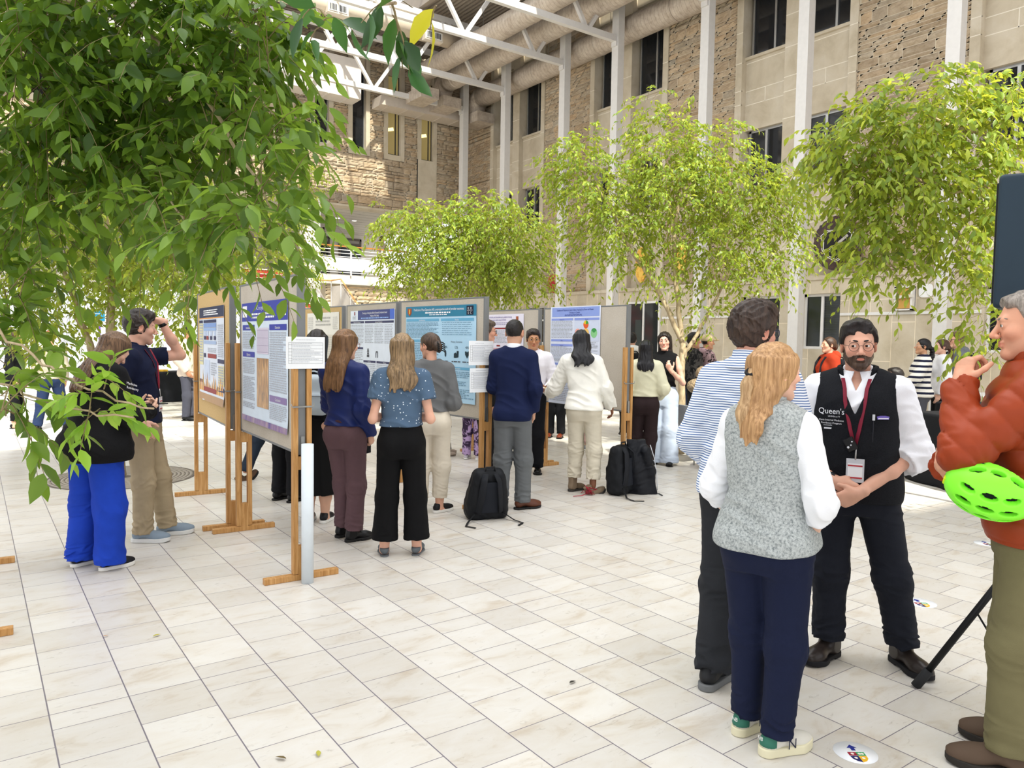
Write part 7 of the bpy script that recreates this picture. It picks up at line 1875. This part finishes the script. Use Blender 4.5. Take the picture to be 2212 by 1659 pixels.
mb = MB(); mb.lathe([(.0,0),(.018,0),(.02,.004),(.012,.004),(0,.002)], 20, (-.19,-.02,.31), ax=A([[0,0,-1],[0,1,0],[1,0,0.]])); mb.build('rigging_point', plain('101214',.4), o)

# floor stickers
def sticker(loc, label, R=.086):
    rt = empty('floor_sticker', (loc[0],loc[1],0), R_(54)-PI/2, label, 'sticker', 'direction stickers on the floor'); 
    mb = MB(); mb.lathe([(0,.0004),(R,.0004),(R,.0014),(0,.0014)], 48); mb.build('disc', plain('edf0f4',.4), rt)
    def poly(n, pts, h, z=.0018): 
        mb = MB(); mb.add([(x*R/.09, y*R/.09, z) for x, y in pts], [list(range(len(pts)))]); return mb.build(n, plain(h,.5), rt)
    poly('arrow', [(-.009,.014),(.009,.014),(.009,.036),(.022,.036),(0,.062),(-.022,.036),(-.009,.036)], '1c2a86')
    poly('red_quarter', [(-.036,.002),(-.036,-.026),(0,-.026),(0,.002)], '9a1f36'); poly('green_quarter', [(0,.002),(0,-.026),(.036,-.026),(.036,.002)], '1f9a52')
    poly('navy_quarter', [(-.036,-.028),(-.033,-.05),(-.02,-.068),(0,-.078),(0,-.028)], '272a66'); poly('yellow_quarter', [(0,-.028),(0,-.078),(.02,-.068),(.033,-.05),(.036,-.028)], 'eab52a')
    for x, y in ((-.018,-.012),(.012,-.012),(.024,-.012),(-.016,-.044),(.015,-.045)): poly('emblem', [(x+.008*math.cos(a),y+.008*math.sin(a)) for a in np.linspace(0,2*PI,7)[:-1]], 'f0ece4', .0021)
sticker((2.935,1.606), 'round white floor sticker with blue arrow and coloured shield, nearest the camera')
sticker((5.03,2.36), 'round floor sticker with coloured shield behind the dark boots', .10)
sticker((7.06,2.78), 'round floor sticker far back at the right beside the black tables', .10)
# fallen leaves
r = np.random.default_rng(3)
for (x, y, an, lab, h) in ((.786,4.467,.4,'small yellow leaf lying alone on the tiles at left','b0a83a'),(.982,2.859,2.2,'curled brown leaf at the bottom edge, left one of the pair','6a5a34'),(1.094,2.804,1.2,'yellow green leaf at the bottom edge, right one of the pair','b5b04a'),(2.347,2.739,.2,'dark curled sliver of leaf on the tiles at bottom centre','3a3630'),(.56,4.62,.1,'tiny orange leaf scrap beyond the yellow leaf','b5834a')):
    V, Fs, C = leaf_mesh(A([[0,0,.006]]), A([[math.cos(an),math.sin(an),.05]]), A([[0.2,.1,1.]]), A([.05 if 'tiny' not in lab else .03]), r, True)
    V[:,2] = np.maximum(V[:,2], .002)+.002
    o = mesh_np('fallen_leaf', V, Fs, plain(h,.6), None, loc=(x,y,0)); tag(o, lab, 'leaf')

# cloth covered tables
def draped_table(loc, rz, label, w=.62, d=.42, h=.9, mat=None, group='black draped tables', fold=.02):
    rt = empty('draped_table', loc, rz, label, 'table', group)
    def f(P):
        a = np.arctan2(P[:,1]/d, P[:,0]/w); k = np.clip((h-P[:,2])/h, 0, 1)
        g = fold*k*np.sin(a*13 + 2*np.sin(a*3)) + .05*k
        dd = bx(P, (0,0,h/2), (w,d,h/2), .03) - g; return np.maximum(dd, np.maximum(P[:,2]-h, .006-P[:,2]))*.8
    V, F = polygonise(f, (-w-.15,-d-.15,0), (w+.15,d+.15,h+.02), .016); mesh_np('tablecloth', V, F, mat or cloth('16181d', rough=.75), rt)
    for x in (-w+.08,w-.08):
        for y in (-d+.08,d-.08):
            mb = MB(); mb.tube([(x,y,0),(x,y,h-.03)], .015, 8); mb.build('leg', M_ALU, rt)
    return rt
draped_table((9.72,3.98,0), R_(62), 'black cloth draped table nearest the bearded man', .68, .42, .87)
draped_table((11.05,4.35,0), R_(62), 'black cloth draped table behind the first black table', .62, .40, .92)
draped_table((3.75,20.7,0), R_(10), 'black cloth draped table far back beside the beige blazer', 1.0, .45, .75)
draped_table((8.55,5.15,0), R_(40), 'round topped table under black cloth behind the ponytail', .45, .45, .78)
for k, (x, y, c) in enumerate(((3.3,20.6,'e8b53a'),(3.6,20.6,'f0efe8'),(3.95,20.7,'e8b53a'))):
    mb = MB(); mb.box((-.11,-.08,.001),(.11,.08,.05)); o = mb.build('leaflet_stack', plain(c,.6), None, loc=(x,y,.752), bevel=.004); tag(o, ['yellow leaflet stack on the far black table, left','white leaflet stack in the middle of the far table','yellow leaflet stack on the far black table, right'][k], 'leaflets')
chair((7.75,4.75,0), R_(50), 'dark grey chair beside the black cloth table behind the ponytail', plain('6f6c66',.5))
o = empty('white_table', (12.95,4.98,0), R_(30), 'white table behind the rust jacket at the right edge', 'table')
mb = MB(); mb.box((-.5,-.35,.93),(.5,.35,.96)); mb.build('table_top', M_WHITE, o, bevel=.01)
for x in (-.45,.45):
    for y in (-.3,.3): mb = MB(); mb.box((x-.025,y-.025,0),(x+.025,y+.025,.93)); mb.build('leg', M_WHITE, o)
# sign stand far left
o = empty('information_sign', (2.43,20,0), R_(-6), 'white sign stand with blue panel and purple stripe far behind the trees', 'sign')
mb = MB(); mb.box((-.3,-.02,.05),(.3,.02,2.3)); mb.build('sign_board', plain('eceaf2',.5), o)
mb = MB(); mb.box((-.12,-.026,1.98),(.14,-.02,2.24)); b = mb.build('blue_panel', plain('2a9ad0',.5), o)
mb = MB(); mb.box((-.08,-.03,2.14),(.04,-.026,2.16)); mb.box((-.08,-.03,2.07),(.06,-.026,2.09)); mb.build('panel_lines', plain('dcecf6',.5), b)
mb = MB(); mb.box((0,-.026,.2),(.05,-.02,1.9)); mb.build('purple_stripe', plain('6a4aa8',.5), o)
mb = MB(); mb.box((-.3,-.2,0),(.3,.2,.05)); mb.build('base', plain('c9c7cc',.5), o)
# ------------------------------------------------------------------ light and camera
scn = bpy.context.scene
w = bpy.data.worlds.new('daylight'); scn.world = w; w.use_nodes = True
nt = w.node_tree; bg = nt.nodes['Background']
tc = nt.nodes.new('ShaderNodeTexCoord'); sp = nt.nodes.new('ShaderNodeSeparateXYZ'); nt.links.new(tc.outputs['Generated'], sp.inputs[0])
rp = nt.nodes.new('ShaderNodeValToRGB'); nt.links.new(sp.outputs['Z'], rp.inputs[0])
rp.color_ramp.elements[0].position = .0; rp.color_ramp.elements[0].color = (.86,.88,.93,1)
rp.color_ramp.elements[1].position = .6; rp.color_ramp.elements[1].color = (1.0,1.0,1.02,1)
nt.links.new(rp.outputs[0], bg.inputs[0]); bg.inputs[1].default_value = 1.25
def light(name, typ, loc, energy, color=(1,1,1), rot=(0,0,0), **kw):
    l = bpy.data.lights.new(name, typ); l.energy = energy; l.color = color
    for k, v in kw.items(): setattr(l, k, v)
    o = bpy.data.objects.new(name, l); o.location = loc; o.rotation_euler = rot; COL.objects.link(o); return o
sd = Vector((.15,.60,-.78)).normalized()
light('sun', 'SUN', (0,0,20), 6.5, (1,.93,.78), sd.to_track_quat('-Z','Y').to_euler(), angle=math.radians(1.2))
light('overhead_fill', 'AREA', (3,3,11.9), 900, (1,.99,.97), (0,0,0), shape='RECTANGLE', size=14, size_y=14)  # added soft overhead fill, standing in for diffuse daylight
# unseen slabs added to block sun from the foreground, gapped for sun shafts
mb = MB(); mb.box((-14,-14,12.66),(5.3,3.0,12.75)); mb.box((9.3,-14,12.66),(11.7,3.0,12.75)); mb.box((5.3,-14,12.66),(9.3,-6,12.75)); o = mb.build('sun_blocker_front', plain('d9d4cc',.8)); o['kind'] = 'structure'
cam = bpy.data.cameras.new('camera'); co = bpy.data.objects.new('camera', cam); COL.objects.link(co)
cam.sensor_width = 36; cam.sensor_fit = 'HORIZONTAL'; cam.lens = 1624.5/2212*36; cam.clip_end = 200; cam.clip_start = .05
yaw, pit, rol = .623927, .0579389, .0157098
F_ = Vector((math.sin(yaw)*math.cos(pit), math.cos(yaw)*math.cos(pit), -math.sin(pit))); r_ = Vector((math.cos(yaw), -math.sin(yaw), 0)); u_ = r_.cross(F_)
R_ = r_*math.cos(rol) + u_*math.sin(rol); U_ = -r_*math.sin(rol) + u_*math.cos(rol)
M4 = Matrix((( R_.x,U_.x,-F_.x,0),(R_.y,U_.y,-F_.y,0),(R_.z,U_.z,-F_.z,1.68),(0,0,0,1)))
co.matrix_world = M4
scn.camera = co
scn.view_settings.view_transform = 'Standard'; scn.view_settings.look = 'None'; scn.view_settings.gamma = 1; scn.view_settings.exposure = 0.5
scn.view_settings.use_curve_mapping = False
scn.cycles.max_bounces = 6; scn.cycles.diffuse_bounces = 3; scn.cycles.glossy_bounces = 2; scn.cycles.transmission_bounces = 3; scn.cycles.transparent_max_bounces = 6
scn.cycles.use_denoising = True
